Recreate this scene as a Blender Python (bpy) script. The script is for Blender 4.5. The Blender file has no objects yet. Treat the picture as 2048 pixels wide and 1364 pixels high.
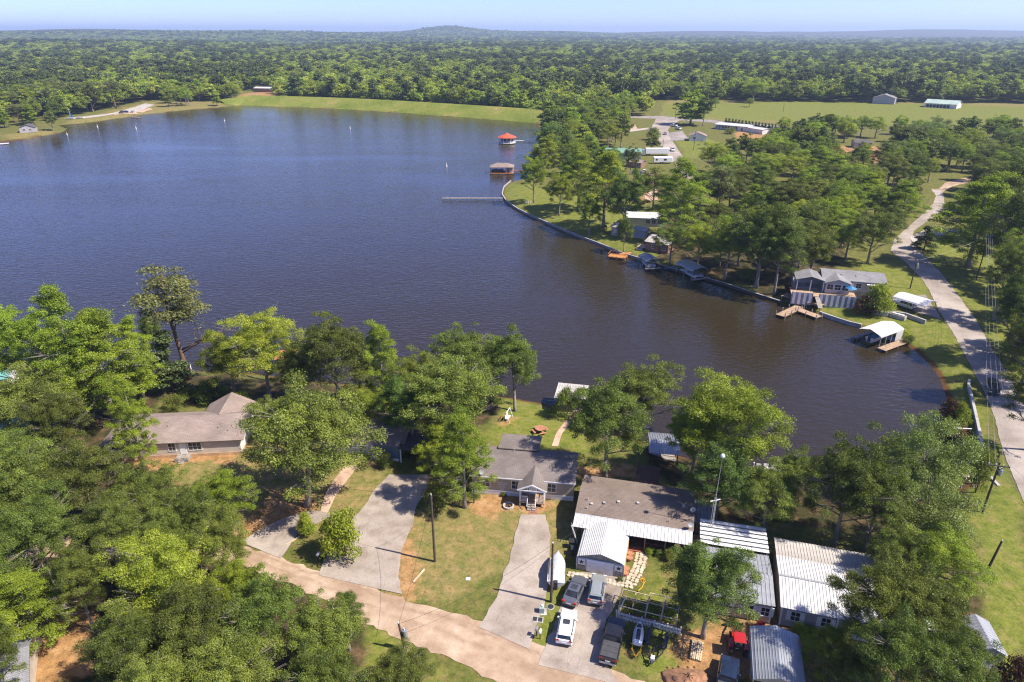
import bpy, math, random
import numpy as np
from mathutils import Vector, Matrix
SC = bpy.context.scene
COL = SC.collection
R = math.radians
# ---------------------------------------------------------------- camera
CZ = 61.5            # metres above the lake
F = 1365.0           # focal length in pixels of the 2048-wide photograph
PITCH = R(24.35)
cam_d = bpy.data.cameras.new('camera'); cam = bpy.data.objects.new('camera', cam_d); COL.objects.link(cam)
cam.location = (0, 0, CZ); cam.rotation_euler = (R(90) - PITCH, 0, 0)
cam_d.sensor_width = 36; cam_d.lens = 36 * F / 2048; cam_d.clip_start = 1; cam_d.clip_end = 60000
SC.camera = cam
# ---------------------------------------------------------------- sky, sun, exposure
SUN_EL, SUN_AZ = R(51), R(107)      # azimuth clockwise from +Y (the view direction)
world = bpy.data.worlds.new('World'); SC.world = world; world.use_nodes = True
wn = world.node_tree.nodes; wl = world.node_tree.links; wn.clear()
sky = wn.new('ShaderNodeTexSky'); sky.sky_type = 'NISHITA'; sky.sun_disc = False
sky.sun_elevation = SUN_EL; sky.sun_rotation = SUN_AZ
sky.air_density = 0.6; sky.dust_density = 0.5; sky.ozone_density = 1.0; sky.altitude = 100
bg = wn.new('ShaderNodeBackground'); bg.inputs['Strength'].default_value = 0.12
wo = wn.new('ShaderNodeOutputWorld'); tint = wn.new('ShaderNodeMix'); tint.data_type = 'RGBA'; tint.blend_type = 'MULTIPLY'; tint.inputs[0].default_value = 1; tint.inputs[7].default_value = (.75, .79, 1.24, 1)
wl.new(sky.outputs[0], tint.inputs[6]); wl.new(tint.outputs[2], bg.inputs[0]); wl.new(bg.outputs[0], wo.inputs[0])
sd = bpy.data.lights.new('sun', 'SUN'); sd.energy = 5.0; sd.angle = R(0.53); sd.color = (1.0, 0.925, 0.815)
sun = bpy.data.objects.new('sun', sd); COL.objects.link(sun)
sdir = Vector((math.sin(SUN_AZ) * math.cos(SUN_EL), math.cos(SUN_AZ) * math.cos(SUN_EL), math.sin(SUN_EL)))
sun.rotation_euler = sdir.to_track_quat('Z', 'Y').to_euler(); sun.location = (200, -100, 300)
vs = SC.view_settings; vs.view_transform = 'Standard'; vs.look = 'None'; vs.gamma = 1; vs.use_curve_mapping = False
vs.exposure = 0.85
SC.render.engine = 'CYCLES'
cy = SC.cycles
cy.max_bounces = 6; cy.diffuse_bounces = 3; cy.glossy_bounces = 3; cy.transmission_bounces = 4; cy.transparent_max_bounces = 6
cy.volume_bounces = 0; cy.use_denoising = True; cy.caustics_reflective = False; cy.caustics_refractive = False
cy.sample_clamp_indirect = 4; cy.denoising_prefilter = 'NONE'; cy.filter_width = 1.2
# ---------------------------------------------------------------- pixel -> place
cp, sp = math.cos(PITCH), math.sin(PITCH)
def ray(px, py):
    u = (px - 1024) / F; v = (682 - py) / F
    return np.array([u, cp + v * sp, -sp + v * cp])
def W(px, py, z):                      # point of the ray at height z
    d = ray(px, py); t = (z - CZ) / d[2]
    return Vector((d[0] * t, d[1] * t, z))
def proj(x, y, z):                     # numpy: world -> pixel
    dx, dy, dz = x, y, z - CZ
    dep = dy * cp - dz * sp; up = dy * sp + dz * cp
    dep = np.where(dep < 1e-3, 1e-3, dep)
    return 1024 + F * dx / dep, 682 - F * up / dep
# ---------------------------------------------------------------- lake outline and terrain
LAKE_PX = [(-620, 330), (-300, 300), (-60, 289), (0, 284), (45, 280), (84, 271), (118, 268), (135, 258), (112, 249), (150, 248), (190, 244), (230, 237),
 (275, 232), (285, 228), (330, 225), (380, 219), (425, 216), (455, 213), (480, 210), (560, 213), (700, 219), (850, 229), (1000, 240), (1070, 246),
 (1084, 262), (1086, 300), (1080, 335), (1055, 356), (1022, 364), (1006, 376), (1003, 391), (1012, 405), (1036, 421), (1065, 435), (1110, 455), (1160, 476),
 (1200, 491), (1245, 510), (1290, 524), (1340, 540), (1395, 556), (1450, 571), (1500, 588), (1560, 608), (1600, 618), (1650, 634), (1700, 651), (1760, 664), (1795, 678),
 (1830, 701), (1858, 727), (1880, 757), (1890, 785), (1896, 806), (1900, 830), (1932, 870), (1945, 920), (1935, 968), (1880, 1000), (1790, 1010), (1740, 985), (1680, 968), (1600, 958),
 (1530, 950), (1460, 938), (1400, 922), (1340, 908), (1290, 888), (1240, 862), (1190, 838), (1140, 822), (1080, 806), (1020, 796), (950, 788), (870, 782),
 (780, 778), (690, 768), (600, 760), (520, 748), (440, 742), (360, 742), (280, 748), (200, 745), (120, 735), (40, 722), (-60, 705), (-260, 660), (-520, 520), (-700, 420)]
LAKE = np.array([[*W(px, py, 0.0)[:2]] for px, py in LAKE_PX])
def seg_dist(P, poly, closed=True):
    A = poly if closed else poly[:-1]
    B = np.roll(poly, -1, 0) if closed else poly[1:]
    best = np.full(len(P), 1e18)
    for a, b in zip(A, B):
        ab = b - a; L = max(ab @ ab, 1e-9)
        t = np.clip(((P - a) @ ab) / L, 0, 1)
        q = P - (a + t[:, None] * ab)
        best = np.minimum(best, (q * q).sum(1))
    return np.sqrt(best)
def inside(P, poly):
    x, y = P[:, 0], P[:, 1]; ins = np.zeros(len(P), bool)
    n = len(poly)
    for i in range(n):
        x1, y1 = poly[i]; x2, y2 = poly[(i + 1) % n]
        if y1 == y2: continue
        c = ((y1 > y) != (y2 > y)) & (x < (x2 - x1) * (y - y1) / (y2 - y1) + x1)
        ins ^= c
    return ins
def lake_sd(P):
    d = seg_dist(P, LAKE)
    return np.where(inside(P, LAKE), -d, d)
def hsh(ix, iy, s):
    v = np.sin(ix * 127.1 + iy * 311.7 + s * 74.7) * 43758.5453
    return v - np.floor(v)
def vnoise(x, y, s=0):
    ix, iy = np.floor(x), np.floor(y); fx, fy = x - ix, y - iy
    fx = fx * fx * (3 - 2 * fx); fy = fy * fy * (3 - 2 * fy)
    a = hsh(ix, iy, s); b = hsh(ix + 1, iy, s); c = hsh(ix, iy + 1, s); d = hsh(ix + 1, iy + 1, s)
    return a + (b - a) * fx + (c - a) * fy + (a - b - c + d) * fx * fy
def fbm(x, y, s=0, o=4):
    t = 0; a = .5
    for k in range(o):
        t = t + a * vnoise(x * 2 ** k, y * 2 ** k, s + k); a *= .5
    return t
def smooth(a, b, x):
    t = np.clip((x - a) / (b - a), 0, 1); return t * t * (3 - 2 * t)
RIDGES = [(5200, -2900, 1500, 45), (6800, -1500, 2600, 40), (7600, -660, 460, 56), (7600, -640, 240, 24), (8200, 900, 1800, 22), (8800, 3600, 2300, 20), (9500, -5200, 2200, 35), (9500, 6500, 2300, 22), (2600, -1750, 800, 22), (7000, -3900, 900, 52), (7400, -2500, 650, 40), (7900, 350, 700, 30), (8600, 2200, 900, 30), (9000, -1400, 900, 44), (9000, 5000, 900, 30), (6400, -5000, 900, 40)]
def hills(x, y):
    d = np.hypot(x, y)
    h = smooth(800, 2600, d) * (fbm(x / 900 + 7, y / 700, 3) - .5) * 26
    for ry, rx, rw, rh in RIDGES:
        h = h + rh * np.exp(-((y - ry) / (rw * .45 + 180)) ** 2 - ((x - rx) / rw) ** 2)
    h = h + smooth(6500, 11000, d) * 46 * (.45 + 1.15 * fbm(x / 1500, y / 2600, 9, 4))
    return h
def terrain(x, y, sd=None):
    x = np.asarray(x, float); y = np.asarray(y, float)
    if sd is None: sd = lake_sd(np.stack([x, y], 1))
    land = 1.5 * (1 - np.exp(-np.maximum(sd, 0) / 4)); wat = -2 * (1 - np.exp(np.minimum(sd, 0) / 6))
    far = smooth(5, 80, sd)
    return np.where(sd > 0, land, wat) + far * hills(x, y)
def gz(x, y): return float(terrain([x], [y])[0])
def G(px, py):                          # point of the ground seen at a pixel
    z = 1.4
    for _ in range(6):
        p = W(px, py, z); z = gz(p.x, p.y)
    return Vector((p.x, p.y, z))
# ---------------------------------------------------------------- materials
MATS = {}
def newmat(name):
    m = bpy.data.materials.new(name); m.use_nodes = True; MATS[name] = m
    nt = m.node_tree; b = nt.nodes['Principled BSDF']
    return m, nt, b
def nd(nt, t, **k):
    n = nt.nodes.new(t)
    for a, v in k.items(): setattr(n, a, v)
    return n
def ramp(nt, fac, stops):
    r = nd(nt, 'ShaderNodeValToRGB'); e = r.color_ramp.elements
    while len(e) < len(stops): e.new(.5)
    for i, (p, c) in enumerate(stops):
        e[i].position = p; e[i].color = (*c, 1) if len(c) == 3 else c
    nt.links.new(fac, r.inputs[0]); return r
def noise(nt, scale, detail=4, vec=None, rough=.55, dist=0):
    n = nd(nt, 'ShaderNodeTexNoise'); n.inputs['Scale'].default_value = scale; n.inputs['Detail'].default_value = detail
    n.inputs['Roughness'].default_value = rough; n.inputs['Distortion'].default_value = dist
    if vec is None:
        tc = nd(nt, 'ShaderNodeTexCoord'); vec = tc.outputs['Object']
    nt.links.new(vec, n.inputs['Vector']); return n
def mix(nt, fac, a, b, mode='MIX'):
    m = nd(nt, 'ShaderNodeMix', data_type='RGBA', blend_type=mode)
    for sock, v in ((0, fac), (6, a), (7, b)):
        if hasattr(v, 'links'): nt.links.new(v, m.inputs[sock])
        elif sock == 0: m.inputs[0].default_value = v
        else: m.inputs[sock].default_value = (*v, 1)
    return m.outputs[2]
def simple(name, col, rough=.6, metal=0, var=.18, scale=1.5, bump=0, bscale=20, spec=.5):
    """paint / wood / metal with uneven tone, stains and a little relief"""
    m, nt, b = newmat(name)
    n1 = noise(nt, scale, 5); n2 = noise(nt, scale * 9, 4)
    lo = tuple(c * (1 - var * 1.5) for c in col); hi = tuple(min(1, c * (1 + var)) for c in col)
    r1 = ramp(nt, n1.outputs[0], [(.3, lo), (.7, hi)])
    r2 = ramp(nt, n2.outputs[0], [(.3, (1 - var,) * 3), (.65, (1, 1, 1))])
    c = mix(nt, 1.0, r1.outputs[0], r2.outputs[0], 'MULTIPLY')
    nt.links.new(c, b.inputs['Base Color']); b.inputs['Roughness'].default_value = rough; b.inputs['Metallic'].default_value = metal
    b.inputs['Specular IOR Level'].default_value = spec
    if bump:
        n3 = noise(nt, bscale, 4); bp = nd(nt, 'ShaderNodeBump'); bp.inputs['Strength'].default_value = bump; bp.inputs['Distance'].default_value = .02
        nt.links.new(n3.outputs[0], bp.inputs['Height']); nt.links.new(bp.outputs[0], b.inputs['Normal'])
    return m
# ---------------------------------------------------------------- objects
def tag(o, label=None, cat=None, group=None, kind=None):
    if label: o['label'] = label
    if cat: o['category'] = cat
    if group: o['group'] = group
    if kind: o['kind'] = kind
    return o
def empty(name, loc, rz=0, label=None, cat=None, group=None):
    o = bpy.data.objects.new(name, None); COL.objects.link(o); o.location = loc; o.rotation_euler = (0, 0, rz)
    o.empty_display_size = .3
    return tag(o, label, cat, group)
def link(name, me, mat=None, parent=None, loc=(0, 0, 0), rot=(0, 0, 0), scale=(1, 1, 1)):
    o = bpy.data.objects.new(name, me); COL.objects.link(o)
    if mat is not None and not me.materials: me.materials.append(MATS[mat] if isinstance(mat, str) else mat)
    o.parent = parent; o.location = loc; o.rotation_euler = rot; o.scale = scale
    return o
class MB:
    """collects shapes, then links them as one mesh"""
    def __init__(s): s.v = []; s.f = []
    def poly(s, pts):
        i = len(s.v); s.v += [tuple(p) for p in pts]; s.f.append(tuple(range(i, i + len(pts)))); return s
    def hexa(s, p):                      # 8 corners: bottom 4 ccw, top 4 ccw
        i = len(s.v); s.v += [tuple(q) for q in p]
        for f in ((3, 2, 1, 0), (4, 5, 6, 7), (0, 1, 5, 4), (1, 2, 6, 5), (2, 3, 7, 6), (3, 0, 4, 7)): s.f.append(tuple(i + k for k in f))
        return s
    def box(s, x0, x1, y0, y1, z0, z1):
        return s.hexa([(x0, y0, z0), (x1, y0, z0), (x1, y1, z0), (x0, y1, z0), (x0, y0, z1), (x1, y0, z1), (x1, y1, z1), (x0, y1, z1)])
    def slab(s, a, b, c, d, t):           # quad a b c d thickened downwards by t
        a, b, c, d = map(Vector, (a, b, c, d)); n = (b - a).cross(d - a).normalized() * t
        return s.hexa([a - n, b - n, c - n, d - n, a, b, c, d])
    def bar(s, a, b, w, h=None):          # square bar between two points
        a, b = Vector(a), Vector(b); h = h or w; d = (b - a).normalized()
        up = Vector((0, 0, 1)) if abs(d.z) < .95 else Vector((1, 0, 0))
        x = d.cross(up).normalized() * w / 2; y = x.cross(d).normalized() * h / 2
        return s.hexa([a - x - y, a + x - y, b + x - y, b - x - y, a - x + y, a + x + y, b + x + y, b - x + y])
    def tube(s, pts, rad, n=8, cap=True):
        pts = [Vector(p) for p in pts]; rr = rad if isinstance(rad, (list, tuple)) else [rad] * len(pts)
        i0 = len(s.v); ref = None
        for k, p in enumerate(pts):
            d = (pts[min(k + 1, len(pts) - 1)] - pts[max(k - 1, 0)]).normalized()
            if ref is None: ref = Vector((1, 0, 0)) if abs(d.x) < .9 else Vector((0, 1, 0))
            x = (ref - d * ref.dot(d)).normalized(); y = d.cross(x); ref = x
            for j in range(n):
                a = 2 * math.pi * j / n; s.v.append(tuple(p + (x * math.cos(a) + y * math.sin(a)) * rr[k]))
        for k in range(len(pts) - 1):
            for j in range(n):
                j2 = (j + 1) % n; a = i0 + k * n; s.f.append((a + j, a + j2, a + n + j2, a + n + j))
        if cap:
            s.f.append(tuple(i0 + j for j in reversed(range(n)))); e = i0 + (len(pts) - 1) * n; s.f.append(tuple(e + j for j in range(n)))
        return s
    def cyl(s, x, y, z0, z1, r, n=12, r2=None): return s.tube([(x, y, z0), (x, y, z1)], [r, r if r2 is None else r2], n)
    def ring(s, cx, cy, z0, z1, ri, ro, n=20):
        i = len(s.v)
        for k in range(n):
            a = 2 * math.pi * k / n; c, q = math.cos(a), math.sin(a)
            s.v += [(cx + ri * c, cy + ri * q, z0), (cx + ro * c, cy + ro * q, z0), (cx + ro * c, cy + ro * q, z1), (cx + ri * c, cy + ri * q, z1)]
        for k in range(n):
            a = i + 4 * k; b = i + 4 * ((k + 1) % n)
            for j in range(4): j2 = (j + 1) % 4; s.f.append((a + j, b + j, b + j2, a + j2))
        return s
    def loft(s, rings, cap=True):
        i = len(s.v); n = len(rings[0])
        for r_ in rings: s.v += [tuple(p) for p in r_]
        for k in range(len(rings) - 1):
            for j in range(n):
                j2 = (j + 1) % n; a = i + k * n; s.f.append((a + j, a + j2, a + n + j2, a + n + j))
        if cap: s.f.append(tuple(i + j for j in reversed(range(n)))); e = i + (len(rings) - 1) * n; s.f.append(tuple(e + j for j in range(n)))
        return s
    def prism(s, prof, y0, y1):           # profile [(x,z)] along y
        return s.loft([[(x, y0, z) for x, z in prof], [(x, y1, z) for x, z in prof]])
    def mesh(s, name, smooth_=False):
        me = bpy.data.meshes.new(name); me.from_pydata(s.v, [], s.f); me.validate(); me.update()
        if smooth_:
            me.polygons.foreach_set('use_smooth', [True] * len(me.polygons))
        return me
    def build(s, name, mat, parent=None, bevel=0, smooth_=False, loc=(0, 0, 0), rot=(0, 0, 0)):
        o = link(name, s.mesh(name, smooth_), mat, parent, loc, rot)
        if bevel:
            b = o.modifiers.new('bevel', 'BEVEL'); b.width = bevel; b.segments = 2; b.limit_method = 'ANGLE'; b.angle_limit = R(35)
        return o
def kids(o): return [c for c in bpy.data.objects if c.parent == o]
def copy_tree(o, parent=None, ch=None):
    c = o.copy(); COL.objects.link(c); c.parent = parent
    for k in (ch[o] if ch else kids(o)): copy_tree(k, c, ch)
    return c
# ---------------------------------------------------------------- ground sheet
def axis(lo, f0, f1, hi, step, g):
    a = list(np.arange(f0, f1, step)); s = step; v = a[-1]
    while v < hi: s *= g; v += s; a.append(v)
    s = step; v = f0; b = []
    while v > lo: s *= g; v -= s; b.append(v)
    return np.array(b[::-1] + a)
gx = axis(-14000, -125, 165, 14000, 1.3, 1.027); gy = axis(-700, 38, 270, 14500, 1.3, 1.027)
X, Y = np.meshgrid(gx, gy); fx, fy = X.ravel(), Y.ravel(); PXY = np.stack([fx, fy], 1)
near_box = (fx > LAKE[:, 0].min() - 150) & (fx < LAKE[:, 0].max() + 150) & (fy > LAKE[:, 1].min() - 150) & (fy < LAKE[:, 1].max() + 150)
SDL = np.full(len(fx), 500.0); SDL[near_box] = lake_sd(PXY[near_box])
Z = terrain(fx, fy, SDL) + np.where(SDL > 3, (fbm(fx / 5, fy / 5, 2, 3) - .45) * .10, 0) * smooth(600, 100, np.hypot(fx, fy))
ppx, ppy = proj(fx, fy, Z)
PP = np.stack([ppx, ppy], 1)
wob = np.stack([(fbm(fx / 4, fy / 4, 5, 3) - .45), (fbm(fx / 4, fy / 4, 8, 3) - .45)], 1) * np.clip(11000 / (fy + 60), 6, 60)[:, None]
front = fy * cp - (Z - CZ) * sp > 5
def area(*polys):
    m = np.zeros(len(fx))
    for poly in polys:
        pl = np.array(poly, float); b0 = pl.min(0) - 70; b1 = pl.max(0) + 70
        c = front & (PP[:, 0] > b0[0]) & (PP[:, 0] < b1[0]) & (PP[:, 1] > b0[1]) & (PP[:, 1] < b1[1])
        ii = np.where(c)[0]; m[ii[inside(PP[ii] + wob[ii], pl)]] = 1
    return m
LAWN = area([(1005, 370), (1060, 360), (1160, 440), (1290, 520), (1255, 505), (1100, 455), (1020, 410)], [(1010, 790), (1190, 835), (1170, 905), (940, 900)],
 [(1040, 360), (1200, 400), (1290, 480), (1300, 520), (1180, 490), (1040, 425)],
 [(1640, 612), (1720, 610), (1800, 632), (1890, 640), (1950, 740), (1975, 830), (2010, 950), (2048, 1000), (2048, 1364), (1990, 1364), (1960, 1100), (1930, 960), (1935, 800), (1890, 810), (1860, 720), (1790, 672), (1640, 636)],
 [(1690, 520), (1800, 520), (1860, 580), (1850, 610), (1750, 560)], [(1830, 470), (1960, 470), (2060, 560), (2060, 800), (1960, 640), (1860, 530)],
 [(720, 1245), (850, 1300), (980, 1364), (700, 1364)], [(1280, 1120), (1335, 1120), (1340, 1180), (1260, 1190), (1290, 1364), (1340, 1364), (1340, 1230)],
 [(1085, 1150), (1125, 1150), (1130, 1300), (1065, 1280)], [(1350, 270), (1440, 280), (1440, 320), (1370, 315)], [(1000, 380), (1290, 380), (1290, 520), (1000, 400)],
 [(1620, 200), (2100, 215), (2100, 260), (1330, 235), (1320, 208)], [(545, 92), (606, 92), (606, 104), (545, 104)])
DRY = area([(470, 900), (760, 900), (800, 1010), (560, 1080), (450, 1060)], [(300, 900), (560, 860), (560, 1000), (350, 980)], [(800, 1020), (925, 980), (870, 1200), (800, 1190)],
 [(920, 985), (1150, 985), (1150, 1100), (900, 1200), (860, 1180)], [(1330, 200), (2100, 205), (2100, 250), (1320, 240)], [(500, 880), (560, 860), (540, 1000)], [(1560, 1330), (1700, 1270), (1800, 1364), (1560, 1364)], [(1960, 1080), (2048, 1080), (2048, 1180), (1960, 1200)],
 [(90, 255), (180, 232), (290, 205), (440, 200), (460, 212), (380, 219), (230, 238)], [(0, 262), (110, 262), (90, 275), (0, 284)])
DIRT = area([(925, 985), (1140, 1000), (1135, 1020), (1010, 1030), (930, 1040)], [(1350, 1265), (1540, 1240), (1620, 1270), (1520, 1364), (1380, 1364), (1330, 1330)], [(1655, 292), (1780, 292), (1790, 320), (1660, 325)],
 [(1275, 350), (1320, 350), (1310, 400), (1280, 400)], [(1280, 1175), (1345, 1140), (1345, 1190)], [(800, 1060), (840, 1050), (850, 1190), (790, 1190)], [(1150, 930), (1310, 920), (1300, 960), (1150, 960)], [(90, 1215), (190, 1220), (200, 1364), (40, 1364)],
 [(560, 960), (640, 1000), (620, 1030), (480, 1080), (470, 1060)], [(980, 830), (1020, 825), (1040, 845), (985, 850)], [(480, 186), (560, 182), (560, 196), (470, 198)], [(1470, 260), (1560, 270), (1560, 300), (1480, 290)],
 [(380, 880), (480, 900), (470, 920), (215, 935), (215, 915)])
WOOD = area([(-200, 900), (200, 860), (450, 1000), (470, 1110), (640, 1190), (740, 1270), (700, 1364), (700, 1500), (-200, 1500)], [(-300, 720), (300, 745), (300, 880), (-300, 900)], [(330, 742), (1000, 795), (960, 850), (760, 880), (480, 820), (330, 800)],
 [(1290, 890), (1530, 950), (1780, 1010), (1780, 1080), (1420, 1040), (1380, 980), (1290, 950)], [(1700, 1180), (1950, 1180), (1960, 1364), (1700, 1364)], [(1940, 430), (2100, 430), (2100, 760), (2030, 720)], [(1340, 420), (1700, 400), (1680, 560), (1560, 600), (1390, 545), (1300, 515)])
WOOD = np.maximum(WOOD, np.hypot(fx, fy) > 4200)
FAR = (np.hypot(fx, fy) > 520) & (LAWN < .5) & (DRY < .5)

def blur(m):
    g = m.reshape(len(gy), len(gx)).copy()
    for _ in range(2):
        g[1:-1, 1:-1] = (g[1:-1, 1:-1] * 2 + g[:-2, 1:-1] + g[2:, 1:-1] + g[1:-1, :-2] + g[1:-1, 2:]) / 6
    return g.ravel()
LAWN, DRY, DIRT, WOOD = map(blur, (LAWN, DRY, DIRT, WOOD))
def grid_mesh(name, X, Y, Zv):
    ny, nx = X.shape; n = ny * nx
    me = bpy.data.meshes.new(name); me.vertices.add(n)
    me.vertices.foreach_set('co', np.stack([X.ravel(), Y.ravel(), Zv.ravel()], 1).astype(np.float32).ravel())
    i = (np.arange(ny - 1)[:, None] * nx + np.arange(nx - 1)[None, :]).ravel()
    q = np.stack([i, i + 1, i + nx + 1, i + nx], 1).astype(np.int32)
    me.loops.add(q.size); me.loops.foreach_set('vertex_index', q.ravel())
    me.polygons.add(len(q)); me.polygons.foreach_set('loop_start', np.arange(0, q.size, 4, dtype=np.int32)); me.polygons.foreach_set('loop_total', np.full(len(q), 4, np.int32))
    me.polygons.foreach_set('use_smooth', np.ones(len(q), bool)); me.update(calc_edges=True)
    return me
gme = grid_mesh('ground', X, Y, Z)
ca = gme.color_attributes.new('cover', 'FLOAT_COLOR', 'POINT')
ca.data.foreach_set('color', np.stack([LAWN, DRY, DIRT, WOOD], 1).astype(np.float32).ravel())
sa = gme.attributes.new('shore', 'FLOAT', 'POINT'); sa.data.foreach_set('value', np.clip(1 - np.abs(SDL) / 1.8, 0, 1).astype(np.float32))
m, nt, b = newmat('ground')
at = nd(nt, 'ShaderNodeAttribute', attribute_name='cover'); sep = nd(nt, 'ShaderNodeSeparateColor'); nt.links.new(at.outputs['Color'], sep.inputs[0])
n_big = noise(nt, .09, 5); n_mid = noise(nt, .6, 6); n_fine = noise(nt, 5.0, 5, rough=.7)
def fac(mask, nz, w=.55):
    a = nd(nt, 'ShaderNodeMath', operation='MULTIPLY_ADD'); nt.links.new(nz, a.inputs[0]); a.inputs[1].default_value = w * 2; a.inputs[2].default_value = -w
    s = nd(nt, 'ShaderNodeMath', operation='ADD'); nt.links.new(mask, s.inputs[0]); nt.links.new(a.outputs[0], s.inputs[1])
    r = nd(nt, 'ShaderNodeMapRange', interpolation_type='SMOOTHSTEP'); nt.links.new(s.outputs[0], r.inputs[0]); r.inputs[1].default_value = .25; r.inputs[2].default_value = .75
    return r.outputs[0]
base = ramp(nt, n_mid.outputs[0], [(.28, (.09, .11, .024)), (.5, (.14, .145, .036)), (.7, (.22, .165, .065))]).outputs[0]
lawn = ramp(nt, n_mid.outputs[0], [(.25, (.11, .14, .022)), (.5, (.175, .195, .035)), (.75, (.26, .215, .075))]).outputs[0]
dry = ramp(nt, n_mid.outputs[0], [(.28, (.15, .165, .04)), (.5, (.225, .19, .065)), (.7, (.32, .225, .095))]).outputs[0]
dirt = ramp(nt, n_mid.outputs[0], [(.3, (.28, .15, .06)), (.55, (.4, .23, .1)), (.75, (.47, .3, .16))]).outputs[0]
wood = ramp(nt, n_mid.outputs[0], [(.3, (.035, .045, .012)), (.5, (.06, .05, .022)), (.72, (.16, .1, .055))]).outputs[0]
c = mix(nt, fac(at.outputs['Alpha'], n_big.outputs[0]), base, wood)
c = mix(nt, fac(sep.outputs[1], n_big.outputs[0]), c, dry)
c = mix(nt, fac(sep.outputs[0], n_big.outputs[0]), c, lawn)
c = mix(nt, fac(sep.outputs[2], n_mid.outputs[0]), c, dirt)
sh = nd(nt, 'ShaderNodeAttribute', attribute_name='shore')
c = mix(nt, fac(sh.outputs['Fac'], n_mid.outputs[0], .3), c, (.13, .065, .025))
fr = ramp(nt, n_fine.outputs[0], [(.25, (.55, .55, .55)), (.7, (1.1, 1.1, 1.1))])
c = mix(nt, 1, c, fr.outputs[0], 'MULTIPLY')
n_tuft = noise(nt, 1.5, 7, rough=.8); c = mix(nt, 1, c, ramp(nt, n_tuft.outputs[0], [(.34, (.6, .63, .55)), (.5, (1, 1, 1)), (.68, (1.2, 1.14, 1.06))]).outputs[0], 'MULTIPLY')
n_lit = noise(nt, 7, 3, rough=.6); c = mix(nt, ramp(nt, n_lit.outputs[0], [(.66, (0, 0, 0)), (.71, (.5, .5, .5))]).outputs[0], c, (.36, .24, .13))
n_weed = noise(nt, .8, 6, rough=.75, dist=1.0); c = mix(nt, ramp(nt, n_weed.outputs[0], [(.6, (0, 0, 0)), (.68, (.6, .6, .6))]).outputs[0], c, mix(nt, 1, c, (.55, .75, .45), 'MULTIPLY'))
nt.links.new(c, b.inputs['Base Color']); b.inputs['Roughness'].default_value = .95; b.inputs['Specular IOR Level'].default_value = .1
bp = nd(nt, 'ShaderNodeBump'); bp.inputs['Strength'].default_value = .6; bp.inputs['Distance'].default_value = .08
nt.links.new(n_fine.outputs[0], bp.inputs['Height']); nt.links.new(bp.outputs[0], b.inputs['Normal'])
ground = link('ground', gme, 'ground'); tag(ground, 'grassy ground with lawns, bare dirt and woodland floor', 'ground', kind='structure')
# ---------------------------------------------------------------- lake
m, nt, b = newmat('lake_water')
geo = nd(nt, 'ShaderNodeNewGeometry')
mp = nd(nt, 'ShaderNodeMapping'); mp.inputs['Rotation'].default_value = (0, 0, R(-24)); mp.inputs['Scale'].default_value = (.45, 1.0, 1); nt.links.new(geo.outputs['Position'], mp.inputs[0])
w1 = noise(nt, 1.15, 3, mp.outputs[0], .5, .35); w2 = noise(nt, .16, 3, mp.outputs[0], .5, .3); mp3 = nd(nt, 'ShaderNodeMapping'); mp3.inputs['Rotation'].default_value = (0, 0, R(12)); mp3.inputs['Scale'].default_value = (.35, 1.3, 1); nt.links.new(geo.outputs['Position'], mp3.inputs[0]); w3 = noise(nt, .018, 5, mp3.outputs[0], .6, .6)
ad = nd(nt, 'ShaderNodeMath', operation='MULTIPLY_ADD'); nt.links.new(w2.outputs[0], ad.inputs[0]); ad.inputs[1].default_value = .3; nt.links.new(w1.outputs[0], ad.inputs[2])
bp = nd(nt, 'ShaderNodeBump'); bp.inputs['Distance'].default_value = .22
st = nd(nt, 'ShaderNodeMapRange'); nt.links.new(w3.outputs[0], st.inputs[0]); st.inputs[1].default_value = .3; st.inputs[2].default_value = .7; st.inputs[3].default_value = .38; st.inputs[4].default_value = .95
nt.links.new(st.outputs[0], bp.inputs['Strength']); nt.links.new(ad.outputs[0], bp.inputs['Height']); nt.links.new(bp.outputs[0], b.inputs['Normal'])
b.inputs['Base Color'].default_value = (.028, .0205, .010, 1); b.inputs['Roughness'].default_value = .09; b.inputs['IOR'].default_value = 1.42
xs = np.linspace(LAKE[:, 0].min() - 30, LAKE[:, 0].max() + 30, 40); ys = np.linspace(LAKE[:, 1].min() - 20, LAKE[:, 1].max() + 30, 40)
LX, LY = np.meshgrid(xs, ys); lme = grid_mesh('lake_water', LX, LY, np.zeros_like(LX))
lake = link('lake_water', lme, 'lake_water'); tag(lake, 'calm lake water, brown near the shore and blue farther out', 'lake', kind='structure')
# ---------------------------------------------------------------- dam
DAMP = [W(px, py, 0) for px, py in [(455, 212), (480, 210.5), (560, 213), (640, 216), (700, 219), (780, 224), (850, 229), (920, 234), (1000, 240), (1070, 246), (1110, 249)]]
mb = MB(); prof = [(-14, -1.6), (0, .05), (5, 1.9), (13, 4.6), (19, 6.6), (21, 6.9), (24.5, 6.9), (27, 6.2), (48, -.5)]
rings = []
for k, p in enumerate(DAMP):
    t = (DAMP[min(k + 1, len(DAMP) - 1)] - DAMP[max(k - 1, 0)]).normalized(); nrm = Vector((-t.y, t.x, 0))
    sc_ = 1 if k not in (0, len(DAMP) - 1) else .55
    rings.append([p + nrm * u + Vector((0, 0, v * (sc_ if v > 0 else 1))) for u, v in prof])
i = 0
for a, bq in zip(rings[:-1], rings[1:]):
    for j in range(len(prof) - 1): mb.poly([a[j], bq[j], bq[j + 1], a[j + 1]])
m, nt, b = newmat('dam_grass')
n1 = noise(nt, .05, 6); n2 = noise(nt, .6, 6)
c = ramp(nt, n1.outputs[0], [(.3, (.13, .17, .028)), (.55, (.2, .22, .045)), (.75, (.34, .25, .1))]).outputs[0]
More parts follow.
